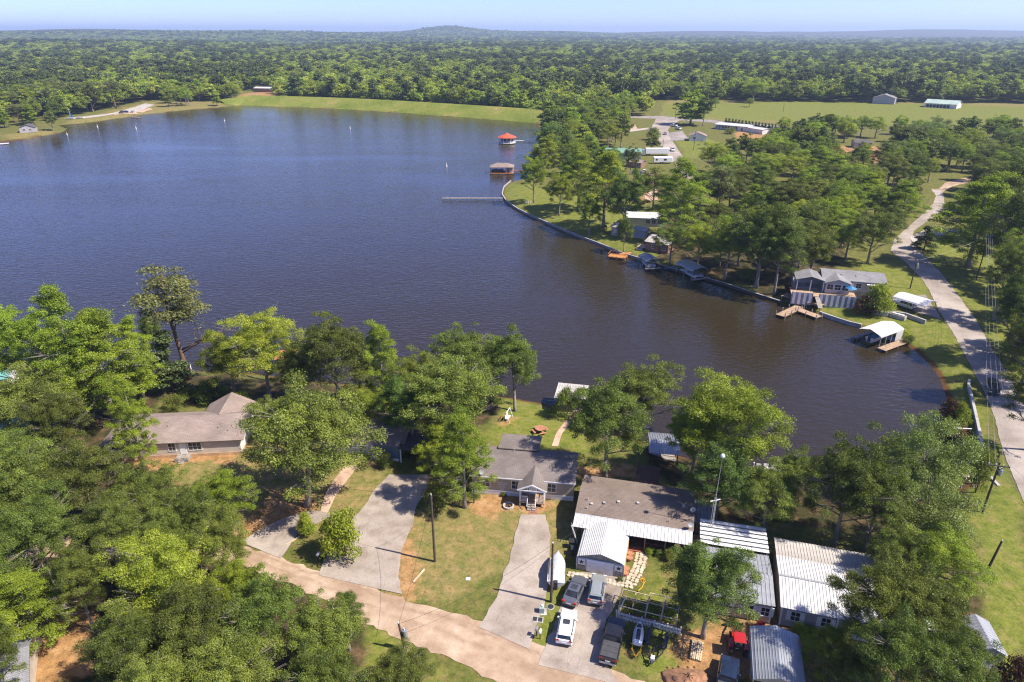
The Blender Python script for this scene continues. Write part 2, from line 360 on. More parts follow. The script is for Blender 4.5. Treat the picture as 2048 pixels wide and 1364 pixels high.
c = mix(nt, 1, c, ramp(nt, n2.outputs[0], [(.25, (.6, .6, .6)), (.7, (1.05, 1.05, 1.05))]).outputs[0], 'MULTIPLY')
nt.links.new(c, b.inputs['Base Color']); b.inputs['Roughness'].default_value = 1; b.inputs['Specular IOR Level'].default_value = 0
tag(mb.build('dam_embankment', 'dam_grass'), 'long straight grass-covered dam closing the far end of the lake', 'dam', kind='structure')
# ---------------------------------------------------------------- roads, drives, paths
def gravel(name, cols, sc=.5, fine=6, track=None, cracks=0):
    m, nt, b = newmat(name)
    n1 = noise(nt, sc, 6, rough=.6); n2 = noise(nt, fine, 6, rough=.75); n3 = noise(nt, sc * .25, 3)
    c = ramp(nt, n1.outputs[0], [(.28, cols[0]), (.5, cols[1]), (.72, cols[2])]).outputs[0]
    c = mix(nt, 1, c, ramp(nt, n2.outputs[0], [(.25, (.72, .72, .72)), (.7, (1.06, 1.06, 1.06))]).outputs[0], 'MULTIPLY')
    c = mix(nt, 1, c, ramp(nt, n3.outputs[0], [(.35, (.8, .78, .76)), (.65, (1.05, 1.05, 1.05))]).outputs[0], 'MULTIPLY')
    if cracks:
        gp = nd(nt, 'ShaderNodeNewGeometry'); dn = noise(nt, .9, 4, gp.outputs['Position']); dm = mix(nt, .22, gp.outputs['Position'], dn.outputs['Color'], 'LINEAR_LIGHT')
        vo = nd(nt, 'ShaderNodeTexVoronoi', feature='DISTANCE_TO_EDGE'); vo.inputs['Scale'].default_value = cracks; nt.links.new(dm, vo.inputs['Vector'])
        ck = ramp(nt, vo.outputs['Distance'], [(.0, (.66, .64, .62)), (.014, (1, 1, 1))]); pm_ = noise(nt, .22, 3); cm = ramp(nt, pm_.outputs[0], [(.46, (0, 0, 0)), (.6, (1, 1, 1))])
        c = mix(nt, cm.outputs[0], c, mix(nt, 1, c, ck.outputs[0], 'MULTIPLY'))
        so = noise(nt, .5, 5, rough=.65); c = mix(nt, ramp(nt, so.outputs[0], [(.58, (0, 0, 0)), (.72, (.55, .55, .55))]).outputs[0], c, tuple(q * .55 for q in cols[0]))
    if track:
        la = nd(nt, 'ShaderNodeAttribute', attribute_name='across'); nn = noise(nt, .18, 5); nn2 = noise(nt, 1.6, 5)
        wob_ = nd(nt, 'ShaderNodeMath', operation='MULTIPLY_ADD'); nt.links.new(nn.outputs[0], wob_.inputs[0]); wob_.inputs[1].default_value = .45; nt.links.new(la.outputs['Fac'], wob_.inputs[2])
        band = ramp(nt, wob_.outputs[0], [(.30, (0, 0, 0)), (.44, (1, 1, 1)), (.56, (.25, .25, .25)), (.68, (.15, .15, .15)), (.78, (.85, .85, .85)), (.92, (0, 0, 0))])
        mm = mix(nt, 1, band.outputs[0], ramp(nt, nn2.outputs[0], [(.3, (.25, .25, .25)), (.65, (1, 1, 1))]).outputs[0], 'MULTIPLY')
        c = mix(nt, mm, c, track)
    nt.links.new(c, b.inputs['Base Color']); b.inputs['Roughness'].default_value = .92; b.inputs['Specular IOR Level'].default_value = .2
    bp = nd(nt, 'ShaderNodeBump'); bp.inputs['Strength'].default_value = .5; bp.inputs['Distance'].default_value = .03
    nt.links.new(n2.outputs[0], bp.inputs['Height']); nt.links.new(bp.outputs[0], b.inputs['Normal'])
gravel('tan_gravel', [(.3, .19, .12), (.45, .325, .22), (.58, .45, .33)], .35, 6, (.27, .18, .12))
gravel('grey_gravel', [(.285, .232, .187), (.385, .325, .27), (.455, .39, .328)], .5, cracks=.6)
gravel('old_asphalt', [(.22, .19, .17), (.31, .275, .25), (.38, .345, .315)], .3, 4, cracks=.4)
gravel('pale_road', [(.285, .235, .195), (.375, .32, .27), (.44, .38, .325)], .25, cracks=.45)
gravel('concrete', [(.36, .32, .27), (.45, .41, .36), (.52, .48, .43)], .8)
gravel('pink_gravel', [(.42, .27, .17), (.52, .36, .25), (.58, .42, .31)], .8)
gravel('clay', [(.24, .12, .06), (.36, .19, .1), (.44, .27, .15)], .9)
def resample(pts, n):
    pts = [Vector(p) for p in pts]; L = [0]
    for a, b in zip(pts[:-1], pts[1:]): L.append(L[-1] + (b - a).length)
    out = []
    for k in range(n):
        t = L[-1] * k / (n - 1); j = 0
        while j < len(L) - 2 and L[j + 1] < t: j += 1
        out.append(pts[j].lerp(pts[j + 1], (t - L[j]) / max(1e-6, L[j + 1] - L[j])))
    return out
def strip(name, left, right, mat, label, cat, dz=.03, rag=.15, step=1.0, across=5, kind='structure'):
    """a sheet between two edges given in photo pixels, laid on the terrain"""
    Lp = [G(*p) for p in left]; Rp = [G(*p) for p in right]
    n = max(4, int(max(sum((b - a).length for a, b in zip(q[:-1], q[1:])) for q in (Lp, Rp)) / step))
    n = min(n, 260)
    Ls, Rs = resample(Lp, n), resample(Rp, n); rnd = random.Random(name)
    V = []
    for k in range(n):
        ja = (float(fbm(np.array([k * .35]), np.array([1.3]), 4)[0]) - .45) * 2 * rag + rnd.uniform(-.45, .45) * rag
        jb = (float(fbm(np.array([k * .35]), np.array([7.3]), 6)[0]) - .45) * 2 * rag + rnd.uniform(-.45, .45) * rag
        d = (Rs[k] - Ls[k]); w = max(d.length, .01); d = d / w
        a = Ls[k] - d * ja; b_ = Rs[k] + d * jb
        for j in range(across + 1):
            p = a.lerp(b_, j / across); V.append((p.x, p.y))
    V = np.array(V); Zs = terrain(V[:, 0], V[:, 1]) + (fbm(V[:, 0] / 5, V[:, 1] / 5, 2, 3) - .45) * .10 * smooth(600, 100, np.hypot(V[:, 0], V[:, 1])) + dz
    mb = MB(); mb.v = [(x, y, z) for (x, y), z in zip(V, Zs)]
    for k in range(n - 1):
        for j in range(across):
            a = k * (across + 1) + j; mb.f.append((a, a + 1, a + across + 2, a + across + 1))
    o = mb.build(name, mat); me = o.data
    if len(me.vertices) == n * (across + 1): me.attributes.new('across', 'FLOAT', 'POINT').data.foreach_set('value', np.tile(np.linspace(0, 1, across + 1), n).astype(np.float32))
    if me.polygons and me.polygons[0].normal.z < 0: me.flip_normals()
    return tag(o, label, cat, kind=kind)
strip('gravel_road', [(-60, 1075), (200, 1070), (400, 1068), (475, 1092), (560, 1118), (640, 1143), (740, 1175), (850, 1212), (960, 1243), (1060, 1283), (1160, 1318), (1300, 1372), (1400, 1410), (1700, 1530)],
      [(-60, 1120), (200, 1112), (380, 1110), (500, 1137), (590, 1170), (660, 1205), (735, 1248), (830, 1290), (900, 1318), (980, 1362), (1060, 1400), (1150, 1450), (1200, 1480), (1450, 1610)], 'tan_gravel', 'tan gravel road running past the lake house driveways', 'road', .05, .7, across=8)
strip('paved_road', [(1862, 378), (1872, 392), (1866, 408), (1846, 428), (1815, 455), (1788, 480), (1781, 502), (1808, 522), (1842, 556), (1858, 580), (1878, 622), (1908, 669), (1939, 727), (1960, 768), (1982, 815), (2008, 906), (2030, 960), (2060, 1040)],
      [(1884, 378), (1888, 395), (1888, 412), (1878, 428), (1852, 444), (1828, 462), (1822, 484), (1856, 520), (1884, 548), (1912, 585), (1949, 635), (1978, 688), (2011, 741), (2048, 812), (2100, 900), (2160, 990), (2200, 1050), (2260, 1140)], 'pale_road', 'worn grey paved road curving along the head of the cove', 'road', .05, .2)
strip('dirt_track', [(1878, 378), (1890, 366), (1915, 359), (1950, 352)], [(1886, 384), (1902, 374), (1925, 368), (1960, 360)], 'tan_gravel', 'pale dirt track branching off the paved road into the woods', 'track', .08, .3)
strip('side_lane', [(1820, 474), (1850, 460), (1890, 458), (1930, 462)], [(1826, 486), (1856, 474), (1890, 470), (1930, 472)], 'concrete', 'pale concrete lane crossing the grass beside the paved road', 'lane', .08, .2)
strip('village_road', [(1312, 238), (1304, 252), (1313, 275), (1327, 298), (1342, 318), (1362, 345), (1390, 380)], [(1360, 240), (1336, 258), (1342, 278), (1354, 296), (1368, 316), (1388, 342), (1412, 375)], 'pale_road', 'straight pale road between the field and the lakeside homes', 'road', .08, .4, 2)
strip('parking_lot', [(1336, 266), (1344, 282)], [(1365, 262), (1378, 280)], 'old_asphalt', 'small grey asphalt lot beside the village road', 'parking lot', .13, .3, 2)
strip('crossroad', [(1130, 231), (1240, 232), (1320, 232), (1420, 240), (1560, 252)], [(1130, 234), (1240, 235), (1320, 238), (1420, 245), (1560, 257)], 'old_asphalt', 'cross road running below the field', 'road', .06, .4, 3)
strip('dirt_yard', [(1255, 250), (1252, 262)], [(1270, 249), (1278, 262)], 'pink_gravel', 'pinkish bare yard beside the clump of trees near the village road', 'yard', .1, .5, 2)
strip('house_driveway', [(1040, 1030), (1030, 1075), (1010, 1140), (990, 1200), (966, 1240), (956, 1254)], [(1090, 1030), (1102, 1075), (1098, 1140), (1092, 1200), (1062, 1275), (1060, 1300)], 'grey_gravel', 'straight pale driveway leading to the tan house', 'driveway', .09, .25)
strip('forked_driveway', [(775, 950), (745, 990), (715, 1025), (690, 1060), (668, 1090), (650, 1120), (640, 1152)], [(860, 950), (850, 985), (832, 1020), (822, 1060), (802, 1110), (795, 1150), (808, 1190)], 'grey_gravel', 'broad grey driveway of the blue-sided house', 'driveway', .09, .3)
strip('curved_driveway', [(622, 1022), (580, 1032), (530, 1055), (478, 1084)], [(680, 1028), (650, 1040), (602, 1062), (562, 1118)], 'grey_gravel', 'short curved grey driveway forking off the gravel road', 'driveway', .10, .25)
strip('parking_pad', [(1150, 1145), (1128, 1190), (1108, 1250), (1085, 1302), (1075, 1330)], [(1252, 1148), (1240, 1190), (1215, 1240), (1205, 1310), (1240, 1372)], 'grey_gravel', 'gravel parking pad in front of the white metal garage', 'parking pad', .08, .3)
strip('carport_apron', [(1780, 600), (1800, 606), (1822, 622)], [(1850, 590), (1866, 612), (1885, 640)], 'old_asphalt', 'cracked asphalt apron under the white carport', 'driveway', .09, .3)
strip('garden_path', [(692, 930), (668, 960), (650, 990), (640, 1026)], [(716, 934), (694, 962), (670, 995), (656, 1026)], 'pink_gravel', 'narrow tan path curving to the blue-sided house', 'path', .07, .05)
strip('lakeside_walk', [(1103, 893), (1112, 868), (1128, 845), (1160, 815)], [(1116, 893), (1124, 868), (1140, 848), (1168, 822)], 'pink_gravel', 'tan walkway from the tan house to its boat dock', 'path', .07, .04)
strip('beach', [(122, 238), (180, 232), (225, 226), (270, 214), (290, 207)], [(150, 246), (190, 243), (228, 236), (280, 222), (310, 210)], 'concrete', 'pale sandy boat ramp and beach on the far shore', 'beach', .1, 1.0, 4)
strip('beach_track', [(228, 231), (262, 225), (300, 216)], [(230, 236), (270, 229), (306, 219)], 'pink_gravel', 'sandy track along the far shore beach', 'track', .1, .8, 4)
strip('roadside_drive', [(1240, 262), (1275, 258), (1310, 254)], [(1240, 267), (1275, 262), (1312, 257)], 'concrete', 'thin concrete drive joining the village road', 'driveway', .12, .2, 2)
strip('clay_yard', [(1275, 345), (1284, 362), (1290, 400)], [(1318, 345), (1312, 362), (1316, 400)], 'pink_gravel', 'bare pinkish yard between the lakeside trees', 'yard', .1, .4, 2)
strip('bare_paddock', [(1690, 296), (1700, 304)], [(1770, 296), (1780, 306)], 'clay', 'bare orange clay patch in the clearing among the oaks', 'yard', .1, .8, 2)
# ---------------------------------------------------------------- foliage
def leafmat(name, dark, light, trans=.32, rnd=.35):
    m = bpy.data.materials.new(name); m.use_nodes = True; MATS[name] = m; nt = m.node_tree; nt.nodes.clear()
    out = nd(nt, 'ShaderNodeOutputMaterial'); at = nd(nt, 'ShaderNodeAttribute', attribute_name='tint'); oi = nd(nt, 'ShaderNodeObjectInfo')
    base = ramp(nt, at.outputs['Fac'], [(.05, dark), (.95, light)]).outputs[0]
    hs = nd(nt, 'ShaderNodeHueSaturation'); nt.links.new(base, hs.inputs['Color'])
    mr = nd(nt, 'ShaderNodeMapRange'); nt.links.new(oi.outputs['Random'], mr.inputs[0]); mr.inputs[3].default_value = 1 - rnd; mr.inputs[4].default_value = 1 + rnd
    nt.links.new(mr.outputs[0], hs.inputs['Value'])
    m2 = nd(nt, 'ShaderNodeMath', operation='MULTIPLY'); nt.links.new(oi.outputs['Random'], m2.inputs[0]); m2.inputs[1].default_value = 7.31
    fr = nd(nt, 'ShaderNodeMath', operation='FRACT'); nt.links.new(m2.outputs[0], fr.inputs[0])
    mh = nd(nt, 'ShaderNodeMapRange'); nt.links.new(fr.outputs[0], mh.inputs[0]); mh.inputs[3].default_value = .476; mh.inputs[4].default_value = .507
    nt.links.new(mh.outputs[0], hs.inputs['Hue'])
    d = nd(nt, 'ShaderNodeBsdfDiffuse'); t = nd(nt, 'ShaderNodeBsdfTranslucent'); g = nd(nt, 'ShaderNodeBsdfGlossy'); g.inputs['Roughness'].default_value = .45
    nt.links.new(hs.outputs[0], d.inputs[0])
    tc = mix(nt, 1, hs.outputs[0], (1.15, 1.2, .55), 'MULTIPLY'); nt.links.new(tc, t.inputs[0]); g.inputs[0].default_value = (.5, .5, .5, 1)
    a = nd(nt, 'ShaderNodeMixShader'); a.inputs[0].default_value = trans; nt.links.new(d.outputs[0], a.inputs[1]); nt.links.new(t.outputs[0], a.inputs[2])
    e = nd(nt, 'ShaderNodeMixShader'); e.inputs[0].default_value = .035; nt.links.new(a.outputs[0], e.inputs[1]); nt.links.new(g.outputs[0], e.inputs[2])
    nt.links.new(e.outputs[0], out.inputs[0])
leafmat('oak_leaf', (.068, .098, .016), (.2, .258, .04), .24, .28)
leafmat('bright_leaf', (.125, .19, .015), (.325, .415, .038), .3, .2)
leafmat('lime_leaf', (.17, .24, .02), (.38, .46, .05), .32, .12)
leafmat('pine_leaf', (.12, .145, .045), (.25, .285, .09), .3, .22)
leafmat('willow_leaf', (.115, .17, .04), (.27, .35, .085), .3, .15)
leafmat('cedar_leaf', (.06, .085, .024), (.14, .18, .055), .25, .3)
leafmat('blue_leaf', (.06, .105, .02), (.19, .285, .05), .25, .15)
leafmat('rust_leaf', (.06, .03, .015), (.14, .08, .035), .3, .15)
leafmat('wood_leaf', (.15, .205, .027), (.36, .44, .065), .38, .35)
def bark(name, col):
    m, nt, b = newmat(name); n = noise(nt, 3, 6); n2 = noise(nt, 14, 4)
    c = ramp(nt, n.outputs[0], [(.3, tuple(x * .55 for x in col)), (.7, col)]).outputs[0]
    nt.links.new(c, b.inputs['Base Color']); b.inputs['Roughness'].default_value = .95
    bp = nd(nt, 'ShaderNodeBump'); bp.inputs['Strength'].default_value = .8; bp.inputs['Distance'].default_value = .05; nt.links.new(n2.outputs[0], bp.inputs['Height']); nt.links.new(bp.outputs[0], b.inputs['Normal'])
bark('bark_grey', (.33, .28, .23)); bark('bark_brown', (.2, .12, .075)); bark('bark_pale', (.42, .37, .32))
def leaves_mesh(name, P, N, S, tint, asp=.62):
    """one diamond per leaf spray"""
    n = len(P); rng = np.random.default_rng(len(P))
    N = N / np.maximum(np.linalg.norm(N, axis=1, keepdims=True), 1e-6)
    a = rng.normal(size=(n, 3)); T = np.cross(N, a); T /= np.maximum(np.linalg.norm(T, axis=1, keepdims=True), 1e-6); B = np.cross(N, T)
    S = S[:, None]
    fold = N * S * rng.uniform(-.25, .25, (n, 1))
    V = np.stack([P - T * S, P - B * S * asp + fold, P + T * S, P + B * S * asp + fold], 1).reshape(-1, 3)
    me = bpy.data.meshes.new(name); me.vertices.add(4 * n); me.vertices.foreach_set('co', V.astype(np.float32).ravel())
    me.loops.add(4 * n); me.loops.foreach_set('vertex_index', np.arange(4 * n, dtype=np.int32))
    me.polygons.add(n); me.polygons.foreach_set('loop_start', np.arange(0, 4 * n, 4, dtype=np.int32)); me.polygons.foreach_set('loop_total', np.full(n, 4, np.int32))
    me.update(calc_edges=True)
    t = me.attributes.new('tint', 'FLOAT', 'POINT'); t.data.foreach_set('value', np.repeat(np.clip(tint, 0, 1), 4).astype(np.float32))
    return me
def unit(rng, n):
    v = rng.normal(size=(n, 3)); return v / np.linalg.norm(v, axis=1, keepdims=True)
def lobes_for(kind, rng):
    """lobe centres and radii of a crown, tree about 13 m tall (w = crown radius)"""
    L = []
    if kind in ('oak', 'far', 'big'):
        ph = rng.uniform(0, 6.28, 6)
        for _ in range({'oak': 74, 'far': 34, 'big': 170}[kind]):
            d = unit(rng, 1)[0]; r = rng.uniform(.3, 1) ** .45
            if d[2] < -.55: d[2] *= -.6
            az = math.atan2(d[1], d[0]); bump = 1 + .16 * math.sin(2 * az + ph[0]) + .13 * math.sin(3 * az + 4 * d[2] + ph[1]) + .10 * math.sin(5 * az - 3 * d[2] + ph[2])
            L.append((d[0] * 4.6 * r * bump, d[1] * 4.6 * r * bump, 7.1 + d[2] * 4.7 * r * bump, rng.uniform(.5, 1.2) * {'oak': 1, 'far': 1.45, 'big': .66}[kind]))
    elif kind in ('gum', 'biggum'):
        for _ in range(84 if kind == 'gum' else 170):
            t = rng.uniform(0, 1); z = 2.6 + 11.2 * t; rad = 3.6 * math.sin(math.pi * min(1, (.18 + .82 * t) ** .85)) + .35
            a = rng.uniform(0, 6.28); r = rad * rng.uniform(.45, 1.12)
            L.append((r * math.cos(a), r * math.sin(a), z, rng.uniform(.42, 1.0) * (1 if kind == 'gum' else .7)))
        for _ in range(4):
            a = rng.uniform(0, 6.28); L.append((1.2 * math.cos(a), 1.2 * math.sin(a), rng.uniform(12.6, 14.2), rng.uniform(.5, .8)))
    elif kind == 'pine':
        for _ in range(40):
            t = rng.uniform(0, 1) ** .7; z = 9.5 + 7.2 * t; rad = 3.5 * (1 - .75 * max(0, t - .45) ** 1.2) * (.55 + .45 * min(1, t * 2.2))
            a = rng.uniform(0, 6.28); r = rad * rng.uniform(.25, 1.05)
            L.append((r * math.cos(a), r * math.sin(a), z - .25 * r, rng.uniform(.6, 1.15)))
        L += [(2.6, .5, 6.3, .7), (3.3, .2, 6.6, .75), (3.9, .4, 6.7, .6), (-3.2, .3, 10.2, .7)]
    elif kind == 'cedar':
        for _ in range(40):
            t = rng.uniform(0, 1); z = .7 + 9 * t; rad = 2.6 * (1 - t) + .25; a = rng.uniform(0, 6.28); r = rad * rng.uniform(.5, 1.05)
            L.append((r * math.cos(a), r * math.sin(a), z, rng.uniform(.45, .9)))
    elif kind == 'willow':
        for _ in range(60):
            d = unit(rng, 1)[0]; r = rng.uniform(.4, 1) ** .5
            L.append((d[0] * 4.6 * r, d[1] * 4.6 * r, 5.6 + d[2] * 4.6 * r, rng.uniform(.6, 1.3)))
    elif kind == 'shrub':
        for _ in range(26):
            d = unit(rng, 1)[0]; d[2] = abs(d[2]); r = rng.uniform(.4, 1) ** .5
            L.append((d[0] * 1.5 * r, d[1] * 1.5 * r, .45 + d[2] * 1.9 * r, rng.uniform(.35, .62)))
    return L
SIZE = {'oak': (12.6, 10.8), 'gum': (14.6, 8.0), 'biggum': (14.6, 8.0), 'pine': (17.2, 8.2), 'cedar': (10.2, 5.2), 'willow': (10.8, 10.6), 'shrub': (2.7, 3.6), 'bare': (10, 8), 'far': (12.6, 10.8), 'big': (12.6, 10.8)}
def crown_mesh(name, kind, seed, nleaf, size, up=.35):
    rng = np.random.default_rng(seed); L = lobes_for(kind, rng)
    w = np.array([l[3] ** 2 for l in L]); cnt = np.maximum(3, (w / w.sum() * nleaf)).astype(int)
    Ps, Ns, Ss, Ts = [], [], [], []
    for (x, y, z, r), k in zip(L, cnt):
        d = unit(rng, k); d[:, 2] = np.where(d[:, 2] < -.3, -d[:, 2] * .8, d[:, 2])
        rr = r * (rng.uniform(.25, 1.0, (k, 1)) ** .5 + np.abs(rng.normal(0, .16, (k, 1)))) * (1 + .34 * np.sin(d[:, :1] * 8 + d[:, 1:2] * 6 + x * 3) * np.cos(d[:, 2:] * 7 + y))
        p = np.array([x, y, z]) + d * rr * np.array([1.12, 1.12, .78])
        if kind == 'willow': p[:, 2] -= rng.uniform(0, .9, k) ** 2
        n_ = d * .9 + rng.normal(size=(k, 3)) * .75 + np.array([0, 0, up])
        lt = rng.uniform(.2, .8)
        Ps.append(p); Ns.append(n_); Ss.append(size * rng.uniform(.55, 1.35, k)); Ts.append(lt + rng.normal(0, .16, k))
    # inner sprays fill the hollow crown; their darker tints paint in its shade
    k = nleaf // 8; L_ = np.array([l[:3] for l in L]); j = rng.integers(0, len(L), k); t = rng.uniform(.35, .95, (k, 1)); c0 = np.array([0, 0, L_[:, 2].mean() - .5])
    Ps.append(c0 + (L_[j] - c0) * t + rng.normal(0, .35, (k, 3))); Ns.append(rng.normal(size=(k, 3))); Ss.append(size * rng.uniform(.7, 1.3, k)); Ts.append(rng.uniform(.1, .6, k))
    P = np.concatenate(Ps); S_ = np.concatenate(Ss)
    return leaves_mesh(name, P, np.concatenate(Ns), S_, np.concatenate(Ts), .42 if kind in ('pine', 'willow') else .52), L
def trunk_mesh(name, kind, L, seed, n=7, nb=20):
    rng = random.Random(seed); mb = MB(); hgt = SIZE[kind][0]
    top = {'big': 8.5, 'oak': 8.5, 'far': 7.5, 'gum': 12.5, 'biggum': 12.5, 'pine': 15.6, 'cedar': 9.2, 'willow': 5.5, 'shrub': 1.4, 'bare': 6}[kind]
    r0 = {'big': .27, 'oak': .34, 'far': .3, 'gum': .27, 'biggum': .25, 'pine': .27, 'cedar': .16, 'willow': .3, 'shrub': .06, 'bare': .22}[kind]
    lean = {'pine': -.045}.get(kind, rng.uniform(-.03, .03))
    pts = []; rad = []
    for k in range(8):
        t = k / 7; pts.append((lean * top * t + .18 * math.sin(t * 5 + seed) * t, .14 * math.sin(t * 4 + seed * 2) * t, -.3 + (top + .3) * t)); rad.append(r0 * (1.35 if k == 0 else 1) * (1 - .8 * t) + .03)
    mb.tube(pts, rad, n)
    far = sorted(L, key=lambda l: -math.hypot(l[0], l[1]))[:nb * 2]
    for l in rng.sample(far, min(nb, len(far))):
        zs = min(top * .92, max(top * .28, l[2] - rng.uniform(.6, 2.6))) if kind != 'shrub' else .2
        t = zs / top; k = min(6, int(t * 7)); a = Vector(pts[k]).lerp(Vector(pts[k + 1]), t * 7 - k)
        e = Vector(l[:3]); m_ = a.lerp(e, .5) + Vector((rng.uniform(-.3, .3), rng.uniform(-.3, .3), rng.uniform(-.1, .5)))
        rb = r0 * .42 * (1 - .5 * t); mb.tube([a, m_, e], [rb, rb * .65, rb * .22], 5)
        for _ in range(4):
            e2 = e + Vector((rng.uniform(-1, 1), rng.uniform(-1, 1), rng.uniform(-.2, .9))); mb.tube([m_, e2], [rb * .45, rb * .12], 4)
    return mb.mesh(name, True)
PROTO = {}
def proto(key, kind, seed, nleaf, size, leaf, barkm):
    if kind == 'bare':
        rng = np.random.default_rng(seed); L = lobes_for('oak', rng); L = [(x * .75, y * .75, z * .8, r) for x, y, z, r in L]
        tr = trunk_mesh('trunk', 'bare', L, seed, 7, 24); mb = MB(); r2 = random.Random(seed)
        for x, y, z, r in L:
            for _ in range(16):
                a = Vector((x, y, z)) + Vector((r2.gauss(0, .5), r2.gauss(0, .5), r2.gauss(0, .4))); e = a + Vector((r2.gauss(0, .7), r2.gauss(0, .7), r2.uniform(-.2, .9))); mb.tube([a, e], [.03, .012], 3, False)
        cr = mb.mesh('crown')
    else:
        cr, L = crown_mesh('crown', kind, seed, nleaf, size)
        tr = trunk_mesh('trunk', kind, L, seed)
    cr.materials.append(MATS[leaf]); tr.materials.append(MATS[barkm])
    PROTO.setdefault(key, []).append((tr, cr, kind))
for s in range(4): proto('oak', 'oak', 11 + s, 11500, .24, 'oak_leaf', 'bark_grey')
for s in range(3): proto('gum', 'gum', 31 + s, 10500, .25, 'bright_leaf', 'bark_grey')
for s in range(1): proto('lime', 'oak', 41 + s, 18000, .13, 'lime_leaf', 'bark_grey')
for s in range(2): proto('maple', 'oak', 44 + s, 18000, .13, 'bright_leaf', 'bark_grey')
for s in range(2): proto('pine', 'pine', 51 + s, 9500, .15, 'pine_leaf', 'bark_brown')
proto('cedar', 'cedar', 61, 6000, .2, 'cedar_leaf', 'bark_brown')
for s in range(2): proto('willow', 'willow', 71 + s, 40000, .105, 'willow_leaf', 'bark_grey')
for s in range(1): proto('blue', 'oak', 81 + s, 18000, .13, 'blue_leaf', 'bark_brown')
for s in range(2): proto('shrub', 'shrub', 91 + s, 5500, .07, 'oak_leaf', 'bark_brown')
for s in range(2): proto('limeshrub', 'shrub', 93 + s, 6500, .08, 'lime_leaf', 'bark_brown')
proto('rustshrub', 'shrub', 95, 2400, .12, 'rust_leaf', 'bark_brown')
proto('bare', 'bare', 99, 0, 0, 'bark_pale', 'bark_pale')
for s in range(4): proto('bigoak', 'big', 101 + s, 72000, .07, 'oak_leaf', 'bark_grey')
for s in range(2): proto('bigmaple', 'big', 105 + s, 66000, .072, 'bright_leaf', 'bark_grey')
for s in range(2): proto('biggum', 'biggum', 111 + s, 62000, .074, 'bright_leaf', 'bark_grey')
proto('biglime', 'big', 107, 58000, .072, 'lime_leaf', 'bark_grey'); proto('bigblue', 'big', 109, 76000, .072, 'blue_leaf', 'bark_grey')
NAME = {'oak': 'oak_tree', 'gum': 'sweetgum_tree', 'lime': 'lime_green_tree', 'maple': 'maple_tree', 'pine': 'pine_tree', 'cedar': 'cedar_tree', 'willow': 'willow_tree', 'blue': 'elm_tree', 'shrub': 'shrub', 'limeshrub': 'leafy_shrub', 'rustshrub': 'red_leaved_shrub', 'bare': 'bare_tree'}
trnd = random.Random(5); TREES = []
def plant(key, loc, height, width, label, group=None, rz=None, tilt=None, cat=None):
    pk = 'big' + key if ('big' + key) in PROTO and loc[1] < 340 else key
    tr, cr, kind = PROTO[pk][trnd.randrange(len(PROTO[pk]))]; H0, W0 = SIZE[kind]
    e = empty(NAME[key], loc, trnd.uniform(0, 6.28) if rz is None else rz, label, cat or ('shrub' if 'shrub' in key else 'tree'), group)
    if tilt: e.rotation_euler = (tilt[0], tilt[1], e.rotation_euler.z)
    s = width / W0 / 1.04; e.scale = (s, s * trnd.uniform(.92, 1.08), height / H0)
    a = bpy.data.objects.new('trunk', tr); COL.objects.link(a); a.parent = e
    b = bpy.data.objects.new('crown', cr); COL.objects.link(b); b.parent = e
    TREES.append((loc[0], loc[1], width)); return e
def T(bx, by, ty, w, key, label, group=None, **k):
    """tree whose foot is at pixel (bx, by), whose top is at row ty and whose crown is w pixels wide"""
    if 'trunk' not in label and 'shrub' not in key: bx = bx + (1024 - bx) / (3691 - by) * .6 * (by - ty)
    p = G(bx, by); v = (682 - ty) / F; t = p.y / (cp + v * sp); h = CZ + t * (-sp + v * cp) - p.z
    dep = p.y * cp - (p.z + h * .6 - CZ) * sp; wid = w * dep / F
    if not (3 < h < 26) and 'shrub' not in key: print('TREE', bx, by, key, 'h %.1f w %.1f' % (h, wid))
    return plant(key, p, h, wid, label, group, **k)
# ---- scattered trees of the middle distance
rng = np.random.default_rng(8)
CLEAR = [[(1640, 290), (1800, 290), (1800, 335), (1640, 335)], [(1300, 232), (1345, 232), (1385, 320), (1420, 385), (1380, 385), (1340, 330), (1300, 290)], [(1240, 240), (1320, 235), (1330, 320), (1245, 320)], [(1330, 255), (1560, 235), (1560, 300), (1450, 330), (1370, 330)],
         [(1860, 360), (1940, 345), (1940, 380), (1890, 400), (1890, 440), (1830, 500), (1760, 500), (1850, 410)], [(1780, 440), (1960, 430), (2060, 560), (2060, 700), (1850, 620), (1560, 600), (1560, 560), (1720, 530)], [(1270, 340), (1330, 340), (1320, 420), (1270, 420)], [(1000, 360), (1060, 350), (1290, 470), (1360, 520), (1290, 530), (1000, 420)],
         [(1310, 200), (1700, 205), (2100, 215), (2100, 268), (1700, 252), (1560, 260), (1310, 236)], [(1190, 300), (1330, 300), (1330, 345), (1190, 345)], [(1210, 410), (1340, 400), (1340, 520), (1210, 500)]]
